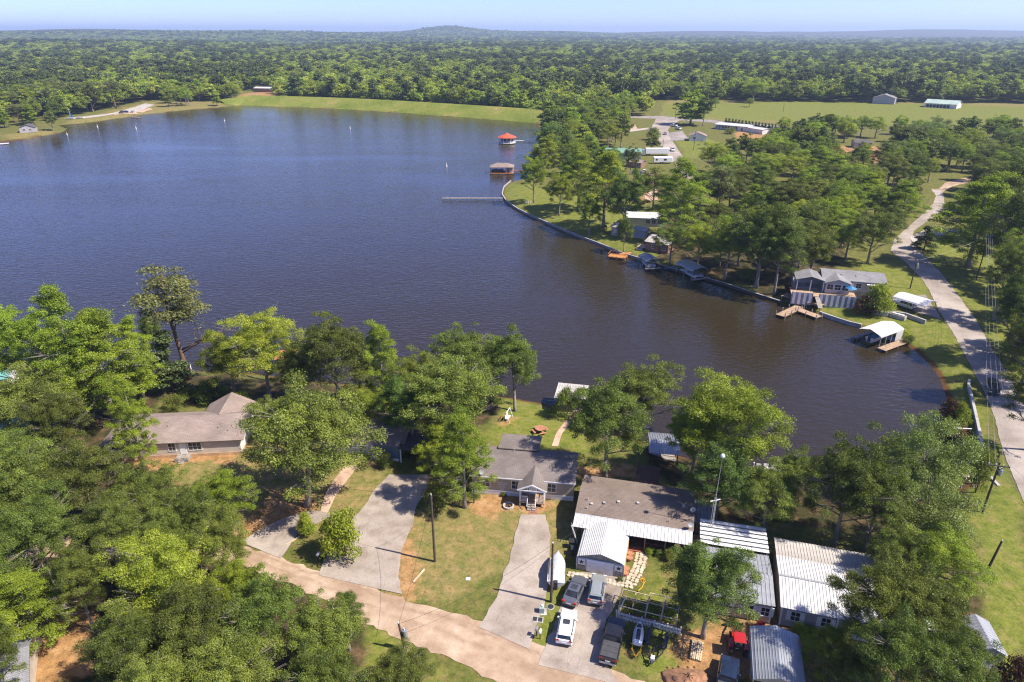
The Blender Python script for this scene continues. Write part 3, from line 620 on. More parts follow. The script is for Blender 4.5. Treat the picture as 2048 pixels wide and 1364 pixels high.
def scatter(poly, n, keys, hr, label, group, mind=6.5, wr=(.62, .95), clear=CLEAR):
    pl = np.array(poly, float); k = 0; tries = 0
    corners = [G(*p) for p in poly]; x0, x1 = min(c.x for c in corners), max(c.x for c in corners); y0, y1 = min(c.y for c in corners), max(c.y for c in corners)
    C = [np.array(c, float) for c in clear]
    while k < n and tries < 6000:
        tries += 1; x, y = rng.uniform(x0, x1), rng.uniform(y0, y1); q = np.array([[x, y]])
        px, py = proj(np.array([x]), np.array([y]), np.array([1.5])); pq = np.stack([px, py], 1)
        if not inside(pq, pl)[0] or any(inside(pq, c)[0] for c in C) or lake_sd(q)[0] < 2.5: continue
        h = rng.uniform(*hr); w = h * rng.uniform(*wr)
        if any((x - a) ** 2 + (y - b) ** 2 < (mind * .42 + c * .2) ** 2 for a, b, c in TREES): continue
        key = keys[rng.integers(len(keys))]; plant(key, (x, y, gz(x, y)), h, w, label[key] if isinstance(label, dict) else label, group); k += 1
    print('scatter', group, k)
def LB(where): return {'oak': 'dark oak ' + where, 'gum': 'bright pointed sweetgum ' + where, 'maple': 'mid green rounded tree ' + where, 'lime': 'yellow-green tree ' + where, 'blue': 'blue green tree ' + where, 'pine': 'dark pine ' + where, 'willow': 'grey green willow ' + where, 'shrub': 'dark undergrowth shrub ' + where}
def scat(poly, n, keys, hr, where, **k): scatter(poly, n, keys, hr, LB(where), 'trees ' + where, **k)
WOODS = 'oaks in the dense wood below the gravel road'; WL = 'dark green oak packed into the dense wood below the gravel road'
for a in [(40, 1085, 880, 220), (160, 1060, 872, 210), (290, 1075, 925, 190), (370, 1120, 960, 170), (70, 1180, 980, 210), (215, 1165, 985, 210), (20, 1000, 850, 200), 
          (320, 1180, 1020, 180), (150, 1260, 1080, 150), (250, 1400, 1215, 230), (395, 1370, 1165, 250), (520, 1350, 1150, 210), (640, 1370, 1190, 200), (470, 1455, 1270, 240), (640, 1480, 1290, 200), (300, 1500, 1300, 230), (-40, 1140, 930, 200), (-50, 1260, 1040, 180), (-30, 1420, 1210, 170)]:
    T(a[0], a[1], a[2] + 8, a[3] * .86, 'oak', WL, WOODS)
T(325, 1265, 1062, 230, 'lime', 'large yellow-green tree rising out of the dark oak wood')
T(45, 1290, 1145, 170, 'gum', 'bright leafy tree at the edge of the bare clearing in the wood')
T(440, 1195, 1010, 130, 'oak', 'slender oak at the wood edge where the gravel road begins')
T(475, 1290, 1120, 130, 'maple', 'mid green tree leaning over the gravel road from the wood')
T(690, 1300, 1190, 110, 'oak', 'small oak on the outer edge of the wood by the grass verge')
T(800, 1410, 1300, 150, 'oak', 'low rounded oak on the verge beside the leaning transformer pole')
T(448, 1075, 940, 140, 'maple', 'bright green maple on the lawn above the gravel road bend')
T(395, 1060, 975, 90, 'oak', 'small dark tree tucked behind the bright maple')
T(35, 820, 598, 150, 'maple', 'light green tree at the lake edge beside the white post')
T(120, 850, 566, 150, 'gum', 'tall bright sweetgum with a ragged forked top by the lake')
T(190, 835, 622, 190, 'gum', 'broad bright sweetgum among the lakeside trees')
T(262, 800, 630, 95, 'gum', 'narrow bright sweetgum beside the tall leaning pine')
T(60, 905, 735, 220, 'oak', 'dark spreading oak over the teal metal roof')
T(110, 945, 770, 140, 'oak', 'dark oak between the teal roof and the beige house')
T(288, 945, 745, 88, 'gum', 'slim bright sweetgum with a bare trunk in front of the beige house')
T(378, 758, 533, 168, 'pine', 'tall pine with a bare leaning trunk and flat crown by the lake', rz=0)
T(330, 780, 665, 80, 'cedar', 'dark cedar at the water behind the tall pine')
T(300, 720, 625, 60, 'oak', 'dark small crown over the lake beside the tall pine')
T(520, 800, 608, 170, 'lime', 'pale yellow-green tree on the lake shore')
T(455, 800, 660, 120, 'maple', 'light green tree left of the pale yellow-green lakeshore tree')
T(590, 810, 690, 110, 'oak', 'dark tree screening the pink boathouse')
T(665, 830, 622, 180, 'oak', 'big dark oak on the lake shore behind the blue-sided house')
T(760, 815, 642, 105, 'gum', 'bright green sweetgum against the dark lakeside oak')
T(835, 840, 700, 120, 'oak', 'grey green oak between the sweetgum and the leaning shore tree')
T(930, 800, 645, 150, 'oak', 'open grey green oak reaching over the lake')
T(995, 770, 672, 70, 'lime', 'yellowish small tree overhanging the lake')
T(1030, 822, 660, 140, 'oak', 'leaning shore oak on the lawn behind the tan house', tilt=(0, .12))
T(905, 905, 700, 215, 'oak', 'large feathery oak over the back wing of the tan house')
T(820, 900, 745, 150, 'blue', 'dark tree behind the blue-sided house')
T(925, 1015, 822, 120, 'gum', 'bright vine-covered tree on the front lawn of the tan house')
T(880, 950, 850, 100, 'gum', 'bright tree beside the blue-sided house carport')
T(615, 1012, 765, 285, 'oak', 'very large oak with a visible trunk beside the tan garden path', tilt=(0, .13), rz=0)
T(535, 880, 790, 80, 'oak', 'dark oak at the right end of the beige house')
T(735, 870, 775, 110, 'maple', 'green tree over the blue-sided house roof')
T(652, 935, 800, 110, 'bare', 'grey bare-branched tree over the brown roof')
T(690, 1112, 1015, 95, 'limeshrub', 'round bright green bush between the two driveways')
T(617, 1070, 1022, 42, 'limeshrub', 'small spiky green bush at the curved driveway')
T(872, 1022, 965, 62, 'shrub', 'leafy dark bush at the head of the broad driveway')
T(1210, 957, 756, 195, 'oak', 'broad oak with a dark trunk between the tan house and the dark-roofed neighbour')
T(1285, 868, 722, 165, 'oak', 'tall oak beside the white-roofed boat dock')
T(1130, 835, 775, 60, 'shrub', 'dark bush at the water end of the tan walkway')
T(1460, 985, 748, 250, 'maple', 'great light green tree over the cove behind the metal-roofed homes')
T(1395, 950, 800, 140, 'maple', 'green tree between the metal dock shed and the cove')
T(1445, 1050, 880, 165, 'blue', 'dense blue green tree beside the lattice mast')
T(1540, 1075, 925, 150, 'oak', 'dark oak behind the white ribbed roof')
T(1668, 1092, 862, 190, 'oak', 'spreading oak with a dark trunk behind the white metal roof')
T(1600, 1010, 905, 130, 'oak', 'oak on the cove bank above the white dock')
T(1760, 1100, 925, 160, 'oak', 'oak at the tip of the cove beside the narrow water gap')
T(1860, 1010, 812, 175, 'willow', 'feathery grey green willow at the head of the cove')
T(1800, 1010, 880, 120, 'willow', 'low grey willow on the cove bank')
T(1870, 1110, 945, 190, 'willow', 'wide soft green willow beside the wooden power pole')
T(1890, 1195, 1060, 190, 'lime', 'yellow-green broad-leaved tree by the second power pole')
T(1800, 1180, 1050, 130, 'oak', 'oak crowding the far end of the white metal roof')
T(1425, 1275, 1082, 205, 'blue', 'full dark green tree in front of the ribbed white roof')
T(1768, 1335, 1115, 200, 'oak', 'large oak covering the gabled white roof')
T(1850, 1330, 1150, 180, 'oak', 'oak beside the grey shed on the grass bank')
T(1810, 1440, 1232, 210, 'oak', 'large oak at the corner of the grassy yard below the white homes')
T(1920, 1440, 1260, 170, 'oak', 'oak spreading over the grey shed roof')
T(1665, 1345, 1262, 110, 'gum', 'thin leaning tree over the wooden ramp of the grey home')
T(1690, 1400, 1285, 110, 'oak', 'low oak beside the blue-grey metal carport')
T(2020, 1375, 1312, 70, 'rustshrub', 'brownish bush on the grass bank under the power lines')
T(1890, 850, 795, 45, 'rustshrub', 'reedy brown bush at the cove tip beside the concrete wall')
T(1915, 850, 800, 40, 'limeshrub', 'low green brush between the cove tip and the concrete wall')
T(1950, 985, 880, 45, 'shrub', 'brush growing in the ditch under the concrete wall')
# right bank of the paved road
for a in [(1935, 535, 345, 165, 'gum', 'tall bright tree with a forked trunk beside the paved road'), (2035, 480, 300, 130, 'oak', 'dark oak behind the forked roadside tree'), (2060, 560, 350, 140, 'oak', 'dark oak behind the tall roadside power pole'),
          (2020, 640, 470, 100, 'oak', 'dark oak shading the paved road bend'), (2055, 720, 520, 120, 'oak', 'dark oak on the bank above the paved road'), (2075, 800, 600, 120, 'oak', 'dark oak beyond the paved road verge'), (2030, 720, 640, 60, 'shrub', 'shrub on the bank right of the paved road'), (1960, 470, 420, 50, 'maple', 'small bright tree behind the forked roadside tree'),
          (1855, 500, 452, 45, 'cedar', 'small conical cedar between the lane and the paved road'), (2100, 900, 700, 150, 'oak', 'dark oak past the paved road edge'), (2005, 470, 370, 90, 'maple', 'green tree behind the tall roadside power pole')]: T(*a)
scat([(2005, 560), (2120, 520), (2200, 860), (2085, 810), (2020, 690)], 14, ['oak', 'oak', 'maple'], (11, 16), 'on the bank right of the paved road', mind=6, clear=[])
# far bank of the lake, right
for a in [(1735, 528, 408, 112, 'oak', 'tall dark-trunked oak behind the grey house with the deck'), (1565, 588, 425, 115, 'oak', 'dark low oak at the seawall left of the grey deck house'), (1632, 562, 432, 110, 'oak', 'dark oak pressing on the roof of the grey deck house'), (1530, 575, 388, 140, 'oak', 'dense dark oak above the covered boat lift'), (1600, 560, 420, 130, 'oak', 'dense dark oak at the end of the grey house'), (1460, 560, 430, 95, 'maple', 'green tree above the boat lifts'),
          (1400, 545, 440, 90, 'maple', 'loose green tree behind the blue kayaks'), (1345, 530, 440, 85, 'oak', 'oak beside the brown cabin'), (1365, 480, 312, 120, 'gum', 'very tall bright sweetgum behind the lakeside cabins'), (1437, 432, 330, 75, 'pine', 'dark thin pine with a straight trunk in the clearing'), (1310, 420, 330, 90, 'oak', 'dark oak over the long white-roofed cabin'),
          (1212, 455, 300, 105, 'gum', 'bright sweetgum on the lakeside lawn'), (1160, 420, 290, 95, 'gum', 'bright leafy tree near the curved seawall'), (1120, 432, 340, 62, 'maple', 'small open tree on the lawn by the seawall'), (1068, 405, 306, 62, 'maple', 'slender tree at the curved seawall'), (1255, 470, 330, 95, 'blue', 'blue green tree in front of the white-roofed cabin'),
          (1180, 470, 385, 55, 'maple', 'little tree at the lower lawn edge'), (1250, 505, 430, 45, 'oak', 'thin tree by the brown cabin porch'), (1700, 520, 440, 90, 'lime', 'bright tree between the grey house and the paved road'), (1810, 450, 360, 90, 'gum', 'bright tree beside the dirt road fork'), (1790, 470, 405, 60, 'oak', 'oak at the left verge of the dirt road'),
          (1385, 250, 178, 62, 'gum', 'tall clump of bright trees at the road junction'), (1410, 252, 190, 40, 'oak', 'dark tree beside the junction clump'), (1500, 214, 194, 20, 'maple', 'small lone tree standing in the open field'), (1432, 215, 195, 18, 'maple', 'tiny lone tree near the field edge'), (1509, 205, 157, 60, 'lime', 'round yellow-green tree at the forest edge above the field'),
          (1305, 280, 250, 34, 'shrub', 'dark round bush beside the village road'), (1305, 305, 272, 36, 'oak', 'round tree between the village road and the green-roofed house'), (1745, 690, 640, 50, 'shrub', 'unused')][:-1]: T(*a)
T(1755, 628, 562, 60, 'limeshrub', 'leafy bush between the grey house and the carport', None)
T(1728, 628, 590, 50, 'rustshrub', 'dark red bush below the grey house deck')
T(1800, 676, 652, 36, 'limeshrub', 'green bush beside the white boathouse')
T(1815, 690, 668, 26, 'shrub', 'low dark bush behind the white boathouse')
scat([(1070, 262), (1230, 225), (1330, 240), (1330, 300), (1290, 345), (1200, 400), (1070, 350)], 76, ['gum', 'maple', 'oak', 'oak', 'maple', 'blue'], (13, 19), 'on the wooded lake bank by the red-roofed gazebo', mind=5, wr=(.7, .95))
scat([(1130, 232), (1330, 232), (1330, 262), (1100, 262)], 12, ['maple', 'oak', 'gum'], (12, 17), 'near the end of the dam')
scat([(1400, 330), (1560, 280), (1700, 300), (1850, 330), (1870, 380), (1760, 450), (1690, 500), (1500, 480), (1400, 420)], 64, ['oak', 'oak', 'maple', 'gum', 'oak', 'lime', 'maple'], (11, 16), 'in the grove between the village and the paved road', mind=6.5, wr=(.8, 1.1))
scat([(1560, 262), (2060, 275), (2060, 340), (1900, 350), (1560, 330)], 62, ['oak', 'oak', 'oak', 'maple', 'willow', 'maple'], (10, 15), 'in the wood below the open field', mind=7, wr=(.85, 1.1))
scat([(1890, 330), (2070, 330), (2070, 470), (1950, 440), (1900, 400)], 28, ['oak', 'oak', 'maple'], (12, 16), 'in the wood beyond the dirt track', mind=6.5, wr=(.8, 1.05))
scat([(1340, 400), (1700, 400), (1690, 520), (1560, 570), (1400, 545)], 20, ['oak', 'oak', 'maple'], (11, 15), 'behind the boat lifts', mind=6.5, wr=(.8, 1.05))
scat([(1340, 430), (1700, 410), (1680, 560), (1560, 600), (1390, 548)], 34, ['shrub'], (2.2, 4.2), 'behind the boat lifts', mind=1.0, wr=(1.0, 1.5))
scat([(1400, 330), (1700, 310), (1850, 340), (1760, 450), (1500, 470)], 30, ['shrub'], (2.2, 4.2), 'in the grove between the village and the paved road', mind=1.0, wr=(1.0, 1.5))
scat([(0, 240), (110, 240), (128, 262), (60, 275), (0, 280)], 9, ['maple', 'oak', 'gum', 'pine'], (12, 17), 'around the dark-roofed house on the far shore', mind=10, clear=[[(35, 258), (85, 258), (95, 275), (35, 275)]])
scat([(-20, 205), (130, 200), (230, 205), (235, 222), (120, 232), (-20, 236)], 44, ['pine', 'pine', 'oak', 'maple'], (17, 23), 'in the pine wood behind the far beach', mind=5.5, clear=[])
scat([(270, 190), (480, 185), (470, 208), (390, 216), (310, 222), (300, 205)], 24, ['oak', 'maple', 'maple', 'gum'], (12, 18), 'along the far shore between the beach and the dam', mind=9, clear=[[(215, 210), (300, 205), (300, 232), (215, 236)]])
# ---------------------------------------------------------------- the far forest: one mass, nobody could count it
def far_tree(key, seed, kind, leaf, n, size):
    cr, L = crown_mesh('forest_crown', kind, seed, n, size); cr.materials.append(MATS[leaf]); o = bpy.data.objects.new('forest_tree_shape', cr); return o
FC = bpy.data.collections.new('forest_shapes')
for s, (kind, leaf, n, size) in enumerate([('far', 'wood_leaf', 2000, .46), ('far', 'wood_leaf', 2000, .46), ('oak', 'wood_leaf', 2200, .46), ('gum', 'bright_leaf', 1800, .44), ('far', 'oak_leaf', 2000, .46), ('pine', 'cedar_leaf', 1300, .6), ('far', 'bright_leaf', 2000, .46)]):
    FC.objects.link(far_tree('far', 200 + s, kind, leaf, n, size))
frng = np.random.default_rng(3); pts = []
d = 380.0
while d < 7500:
    s = 7.4 * (d / 600) ** .55 if d > 600 else 7.4
    n = int(1.75 * d / s); a = (np.arange(n) + frng.uniform(-.4, .4, n)) / n * 1.75 - .875; dd = d + frng.uniform(-.5, .5, n) * s
    pts.append(np.stack([dd * np.sin(a), dd * np.cos(a), np.full(n, s)], 1)); d += s * .92
FP = np.concatenate(pts); zz = np.full(len(FP), 1.5); nearm = FP[:, 1] < 900
keep = np.ones(len(FP), bool)
sdl = np.full(len(FP), 500.0); sdl[nearm] = lake_sd(FP[nearm, :2]); keep &= sdl > 7
fpx, fpy = proj(FP[:, 0], FP[:, 1], zz); FQ = np.stack([fpx, fpy], 1)
for c in CLEAR + [[(-50, 236), (130, 236), (300, 200), (470, 205), (470, 330), (-50, 330)], [(430, 203), (480, 198), (700, 206), (900, 217), (1075, 232), (1130, 238), (1130, 260), (430, 260)], [(1060, 236), (1320, 232), (1420, 420), (1020, 420)], [(1330, 236), (2200, 240), (2600, 420), (2600, 1500), (1330, 700)],
                  [(540, 90.5), (610, 90.5), (612, 106), (535, 106)], [(480, 182), (560, 180), (560, 205), (470, 205)], [(1560, 92), (1700, 92), (1720, 99), (1570, 101)], [(1900, 93), (2020, 93), (2030, 101), (1890, 101)], [(1430, 88), (1520, 88), (1520, 96), (1440, 96)], [(1290, 204), (2300, 208), (2300, 262), (1290, 236)]]:
    keep &= ~inside(FQ, np.array(c, float))
# small clearings where pasture shows between the trees far off
cl = fbm(FP[:, 0] / 420 + 3, FP[:, 1] / 260, 21, 3); keep &= ~((cl > .66) & (np.hypot(FP[:, 0], FP[:, 1]) > 1500))
tx, ty_ = np.array([t[0] for t in TREES]), np.array([t[1] for t in TREES])
ii = np.where((FP[:, 1] < 760) & keep)[0]
for i_ in ii:
    if ((FP[i_, 0] - tx) ** 2 + (FP[i_, 1] - ty_) ** 2).min() < 16: keep[i_] = False
FP = FP[keep]; fz = terrain(FP[:, 0], FP[:, 1], np.full(len(FP), 400.0)); nF = len(FP); print('forest', nF)
fme = bpy.data.meshes.new('forest'); fme.vertices.add(nF); fme.vertices.foreach_set('co', np.stack([FP[:, 0], FP[:, 1], fz], 1).astype(np.float32).ravel())
dist = np.hypot(FP[:, 0], FP[:, 1]); sc = frng.uniform(.8, 1.3, nF); wsc = sc * np.clip(FP[:, 2] / 6.8, 1.1, 3.4); patch = fbm(FP[:, 0] / 120, FP[:, 1] / 120, 31, 3)
a1 = fme.attributes.new('size', 'FLOAT_VECTOR', 'POINT'); a1.data.foreach_set('vector', np.stack([wsc, wsc, sc * (1 + .3 * (patch - .45)) * 1.05], 1).astype(np.float32).ravel())
a2 = fme.attributes.new('turn', 'FLOAT_VECTOR', 'POINT'); a2.data.foreach_set('vector', np.stack([np.zeros(nF), np.zeros(nF), frng.uniform(0, 6.28, nF)], 1).astype(np.float32).ravel())
sel = np.where((patch > .58) & (frng.uniform(size=nF) < .45), 5, frng.choice([0, 1, 2, 0, 1, 2, 3, 4, 4, 5, 6, 6], nF)); a3 = fme.attributes.new('sort', 'INT', 'POINT'); a3.data.foreach_set('value', sel.astype(np.int32))
forest = link('forest', fme); tag(forest, 'unbroken broadleaf forest stretching to the hazy horizon', 'forest', kind='stuff')
ng = bpy.data.node_groups.new('forest_scatter', 'GeometryNodeTree'); ng.interface.new_socket('Geometry', in_out='INPUT', socket_type='NodeSocketGeometry'); ng.interface.new_socket('Geometry', in_out='OUTPUT', socket_type='NodeSocketGeometry')
gi = ng.nodes.new('NodeGroupInput'); go = ng.nodes.new('NodeGroupOutput'); ci = ng.nodes.new('GeometryNodeCollectionInfo'); ci.inputs[0].default_value = FC; ci.inputs[1].default_value = True; ci.inputs[2].default_value = True
ip = ng.nodes.new('GeometryNodeInstanceOnPoints'); ip.inputs['Pick Instance'].default_value = True
def named(nm, ty):
    n = ng.nodes.new('GeometryNodeInputNamedAttribute'); n.data_type = ty; n.inputs[0].default_value = nm; return n.outputs[0]
ng.links.new(gi.outputs[0], ip.inputs['Points']); ng.links.new(ci.outputs[0], ip.inputs['Instance'])
ng.links.new(named('sort', 'INT'), ip.inputs['Instance Index']); ng.links.new(named('size', 'FLOAT_VECTOR'), ip.inputs['Scale']); ng.links.new(named('turn', 'FLOAT_VECTOR'), ip.inputs['Rotation'])
ng.links.new(ip.outputs[0], go.inputs[0])
md = forest.modifiers.new('scatter', 'NODES'); md.node_group = ng
# ---------------------------------------------------------------- haze
m = bpy.data.materials.new('haze'); m.use_nodes = True; nt = m.node_tree; nt.nodes.clear()
pv = nd(nt, 'ShaderNodeVolumePrincipled'); pv.inputs['Color'].default_value = (.62, .78, 1, 1); pv.inputs['Density'].default_value = .00011; pv.inputs['Anisotropy'].default_value = .2
ou = nd(nt, 'ShaderNodeOutputMaterial'); nt.links.new(pv.outputs[0], ou.inputs['Volume']); MATS['haze'] = m
zt = max(CZ + 25, float(Z.max()) + 40)
hz = MB().box(-15500, 15500, -900, 16500, -4, zt).build('haze', 'haze'); tag(hz, 'thin blue haze in the air over lake and forest', 'haze', kind='stuff')
# ---------------------------------------------------------------- building materials
def shingles(name, c0, c1):
    m, nt, b = newmat(name); tc = nd(nt, 'ShaderNodeTexCoord')
    br = nd(nt, 'ShaderNodeTexBrick'); nt.links.new(tc.outputs['Object'], br.inputs[0]); br.inputs['Scale'].default_value = 1
    br.inputs['Color1'].default_value = (*c0, 1); br.inputs['Color2'].default_value = (*c1, 1); br.inputs['Mortar'].default_value = (*[c * .62 for c in c0], 1)
    br.inputs['Mortar Size'].default_value = .018; br.inputs['Brick Width'].default_value = .55; br.inputs['Row Height'].default_value = .2; br.inputs['Bias'].default_value = 0
    n1 = noise(nt, .35, 5); mpx = nd(nt, 'ShaderNodeMapping'); mpx.inputs['Scale'].default_value = (.3, 1.6, 1); nt.links.new(tc.outputs['Object'], mpx.inputs[0]); n2 = noise(nt, 4, 6, mpx.outputs[0], rough=.7)
    c1 = tuple((a + b_) / 2 for a, b_ in zip(c0, c1)); br.inputs['Color2'].default_value = (*c1, 1)
    c = mix(nt, 1, br.outputs[0], ramp(nt, n1.outputs[0], [(.3, (.78, .76, .74)), (.7, (1.12, 1.1, 1.08))]).outputs[0], 'MULTIPLY')
    c = mix(nt, 1, c, ramp(nt, n2.outputs[0], [(.25, (.75, .75, .75)), (.7, (1.08, 1.08, 1.08))]).outputs[0], 'MULTIPLY')
    nt.links.new(c, b.inputs['Base Color']); b.inputs['Roughness'].default_value = .9; b.inputs['Specular IOR Level'].default_value = .2
    bp = nd(nt, 'ShaderNodeBump'); bp.inputs['Strength'].default_value = .5; bp.inputs['Distance'].default_value = .02; nt.links.new(br.outputs['Fac'], bp.inputs['Height']); bp.invert = True; nt.links.new(bp.outputs[0], b.inputs['Normal'])
shingles('brown_shingle', (.215, .17, .14), (.27, .22, .185)); shingles('grey_shingle', (.205, .175, .16), (.255, .225, .205)); shingles('tan_shingle', (.29, .23, .2), (.35, .285, .25)); shingles('slate_shingle', (.25, .25, .26), (.3, .3, .31)); shingles('dark_shingle', (.12, .11, .11), (.16, .15, .145)); shingles('deep_brown', (.14, .085, .06), (.18, .115, .085))
def siding(name, col, row=.18, vert=False):
    m, nt, b = newmat(name); tc = nd(nt, 'ShaderNodeTexCoord'); wv = nd(nt, 'ShaderNodeTexWave', bands_direction='X' if vert else 'Z', wave_profile='SAW'); nt.links.new(tc.outputs['Object'], wv.inputs[0]); wv.inputs['Scale'].default_value = .314 / row
    n1 = noise(nt, .8, 5)
    c = mix(nt, 1, col, ramp(nt, n1.outputs[0], [(.3, (.8, .79, .77)), (.7, (1.05, 1.05, 1.05))]).outputs[0], 'MULTIPLY')
    c = mix(nt, 1, c, ramp(nt, wv.outputs[0], [(0, (.72, .72, .72)), (.12, (1, 1, 1))]).outputs[0], 'MULTIPLY')
    nt.links.new(c, b.inputs['Base Color']); b.inputs['Roughness'].default_value = .7
    bp = nd(nt, 'ShaderNodeBump'); bp.inputs['Strength'].default_value = .4; bp.inputs['Distance'].default_value = .02; nt.links.new(wv.outputs[0], bp.inputs['Height']); nt.links.new(bp.outputs[0], b.inputs['Normal'])
siding('tan_siding', (.42, .35, .25)); siding('beige_siding', (.6, .52, .43)); siding('grey_siding', (.4, .38, .38)); siding('blue_siding', (.11, .17, .22), .25, True); siding('white_siding', (.72, .7, .67)); siding('brown_siding', (.26, .15, .1)); siding('peach_siding', (.55, .42, .33)); siding('palegrey_siding', (.44, .435, .43)); siding('green_siding', (.28, .36, .34))
siding('steel_siding', (.5, .5, .5), .3, True)
simple('white_paint', (.78, .76, .73), .5, var=.08); simple('trim_white', (.8, .79, .77), .45, var=.06); simple('white_metal', (.56, .55, .53), .5, .0, .14, .6); simple('galv_metal', (.4, .42, .45), .42, .5, .16, .6)
simple('stained_metal', (.5, .46, .41), .5, 0, .22, .5); simple('teal_metal', (.18, .42, .36), .45, .1, .15, .5); simple('palegreen_metal', (.4, .48, .4), .5, 0, .12, .3); simple('green_metal', (.2, .36, .26), .5, .1, .15, .3); simple('dark_metal', (.045, .047, .05), .5, .3, .2); simple('grey_paint', (.3, .31, .33), .6); simple('tarp_blue', (.03, .2, .42), .5)
simple('deck_wood', (.44, .3, .19), .8, 0, .25, 2, .3); simple('orange_wood', (.56, .24, .07), .8, 0, .2, 2, .3); simple('red_wood', (.42, .14, .07), .8, 0, .2, 2, .3); simple('grey_wood', (.33, .29, .25), .85, 0, .25, 2, .3); simple('dark_wood', (.09, .06, .045), .85, 0, .25, 2, .3); simple('pole_wood', (.1, .07, .05), .9, 0, .3, 3, .4)
simple('raw_timber', (.6, .46, .3), .8, 0, .2, 2, .2); simple('concrete_wall', (.42, .4, .37), .9, 0, .22, .8, .3); simple('orange_skirt', (.56, .36, .2), .9, 0, .2, 1); simple('red_roof', (.55, .1, .04), .55, 0, .12, .6); simple('opening_shade', (.03, .03, .03), .9)  # last colour is near-black, painted shade for bays and cells
simple('terracotta', (.42, .19, .1), .8, 0, .2, 2); simple('stone', (.5, .44, .37), .9, 0, .2, 3, .4); simple('pale_stone', (.55, .45, .33), .9, 0, .25, 2, .4); simple('soil', (.16, .085, .05), .95, 0, .3, 3, .6); simple('clay_soil', (.33, .17, .09), .95, 0, .3, 2, .8); simple('brick_red', (.3, .14, .09), .9, 0, .25, 4, .4)
m, nt, b = newmat('glass_dark'); n = noise(nt, .6, 2); nt.links.new(ramp(nt, n.outputs[0], [(.35, (.02, .02, .025)), (.65, (.06, .065, .07))]).outputs[0], b.inputs['Base Color']); b.inputs['Roughness'].default_value = .06
b.inputs['Specular IOR Level'].default_value = .6
# ---------------------------------------------------------------- building helpers (local: x along the front, y into depth, z up)
def frame(fl, fr, z=None):
    a = G(*fl) if z is None else W(*fl, z); b = G(*fr) if z is None else W(*fr, z); d = b - a
    return a, math.atan2(d.y, d.x), math.hypot(d.x, d.y)
def house(name, label, fl, fr, cat='house', z=None):
    a, rz, w = frame(fl, fr, z); return empty(name, a, rz, label, cat), w
def gable_walls(w, d, h, rise, z0=0, x0=0, y0=0, axis='x', t=.15, open_front=False):
    """walls with gable ends; ridge along x or y"""
    mb = MB()
    if axis == 'x': ends = [([(x0, y0), (x0, y0 + d)]), ([(x0 + w, y0), (x0 + w, y0 + d)])]
    else: ends = [([(x0, y0), (x0 + w, y0)]), ([(x0, y0 + d), (x0 + w, y0 + d)])]
    mb.box(x0, x0 + w, y0, y0 + d, z0, h)
    for (ax, ay), (bx, by) in ends:
        mx, my = (ax + bx) / 2, (ay + by) / 2
        n = Vector((.04 if axis == 'x' else 0, .04 if axis == 'y' else 0, 0)); n *= -1 if (ax > x0 + w / 2 or (axis == 'y' and ay > y0 + d / 2)) else 1
        q = [Vector((ax, ay, h)), Vector((bx, by, h)), Vector((mx, my, h + rise))]
        mb.loft([[p + n * 0.02 for p in q], [p + n * 2 for p in q]])
    return mb
def gable_roof(w, d, h, rise, ov=.35, t=.12, x0=0, y0=0, axis='x'):
    mb = MB()
    if axis == 'x':
        s = rise / (d / 2); za = h - s * ov + t; zr = h + rise + t; ym = y0 + d / 2
        mb.slab((x0 - ov, y0 - ov, za), (x0 + w + ov, y0 - ov, za), (x0 + w + ov, ym, zr), (x0 - ov, ym, zr), t)
        mb.slab((x0 - ov, ym, zr + .004), (x0 + w + ov, ym, zr + .004), (x0 + w + ov, y0 + d + ov, za), (x0 - ov, y0 + d + ov, za), t)
    else:
        s = rise / (w / 2); za = h - s * ov + t; zr = h + rise + t; xm = x0 + w / 2
        mb.slab((x0 - ov, y0 - ov, za), (xm, y0 - ov, zr), (xm, y0 + d + ov, zr), (x0 - ov, y0 + d + ov, za), t)
        mb.slab((xm, y0 - ov, zr + .004), (x0 + w + ov, y0 - ov, za), (x0 + w + ov, y0 + d + ov, za), (xm, y0 + d + ov, zr + .004), t)
    return mb
def hip_roof(w, d, h, rise, ov=.4, x0=0, y0=0, inset=None):
    i = d / 2 if inset is None else inset; a, b, c, e = x0 - ov, x0 + w + ov, y0 - ov, y0 + d + ov; ym = y0 + d / 2; z = h; r1, r2 = x0 + i - ov * .2, x0 + w - i + ov * .2
    mb = MB(); mb.v = [(a, c, z), (b, c, z), (b, e, z), (a, e, z), (r1, ym, h + rise), (r2, ym, h + rise), (a, c, z - .12), (b, c, z - .12), (b, e, z - .12), (a, e, z - .12)]
    mb.f = [(0, 1, 5, 4), (1, 2, 5), (2, 3, 4, 5), (3, 0, 4), (6, 7, 1, 0), (7, 8, 2, 1), (8, 9, 3, 2), (9, 6, 0, 3), (9, 8, 7, 6)]
    return mb
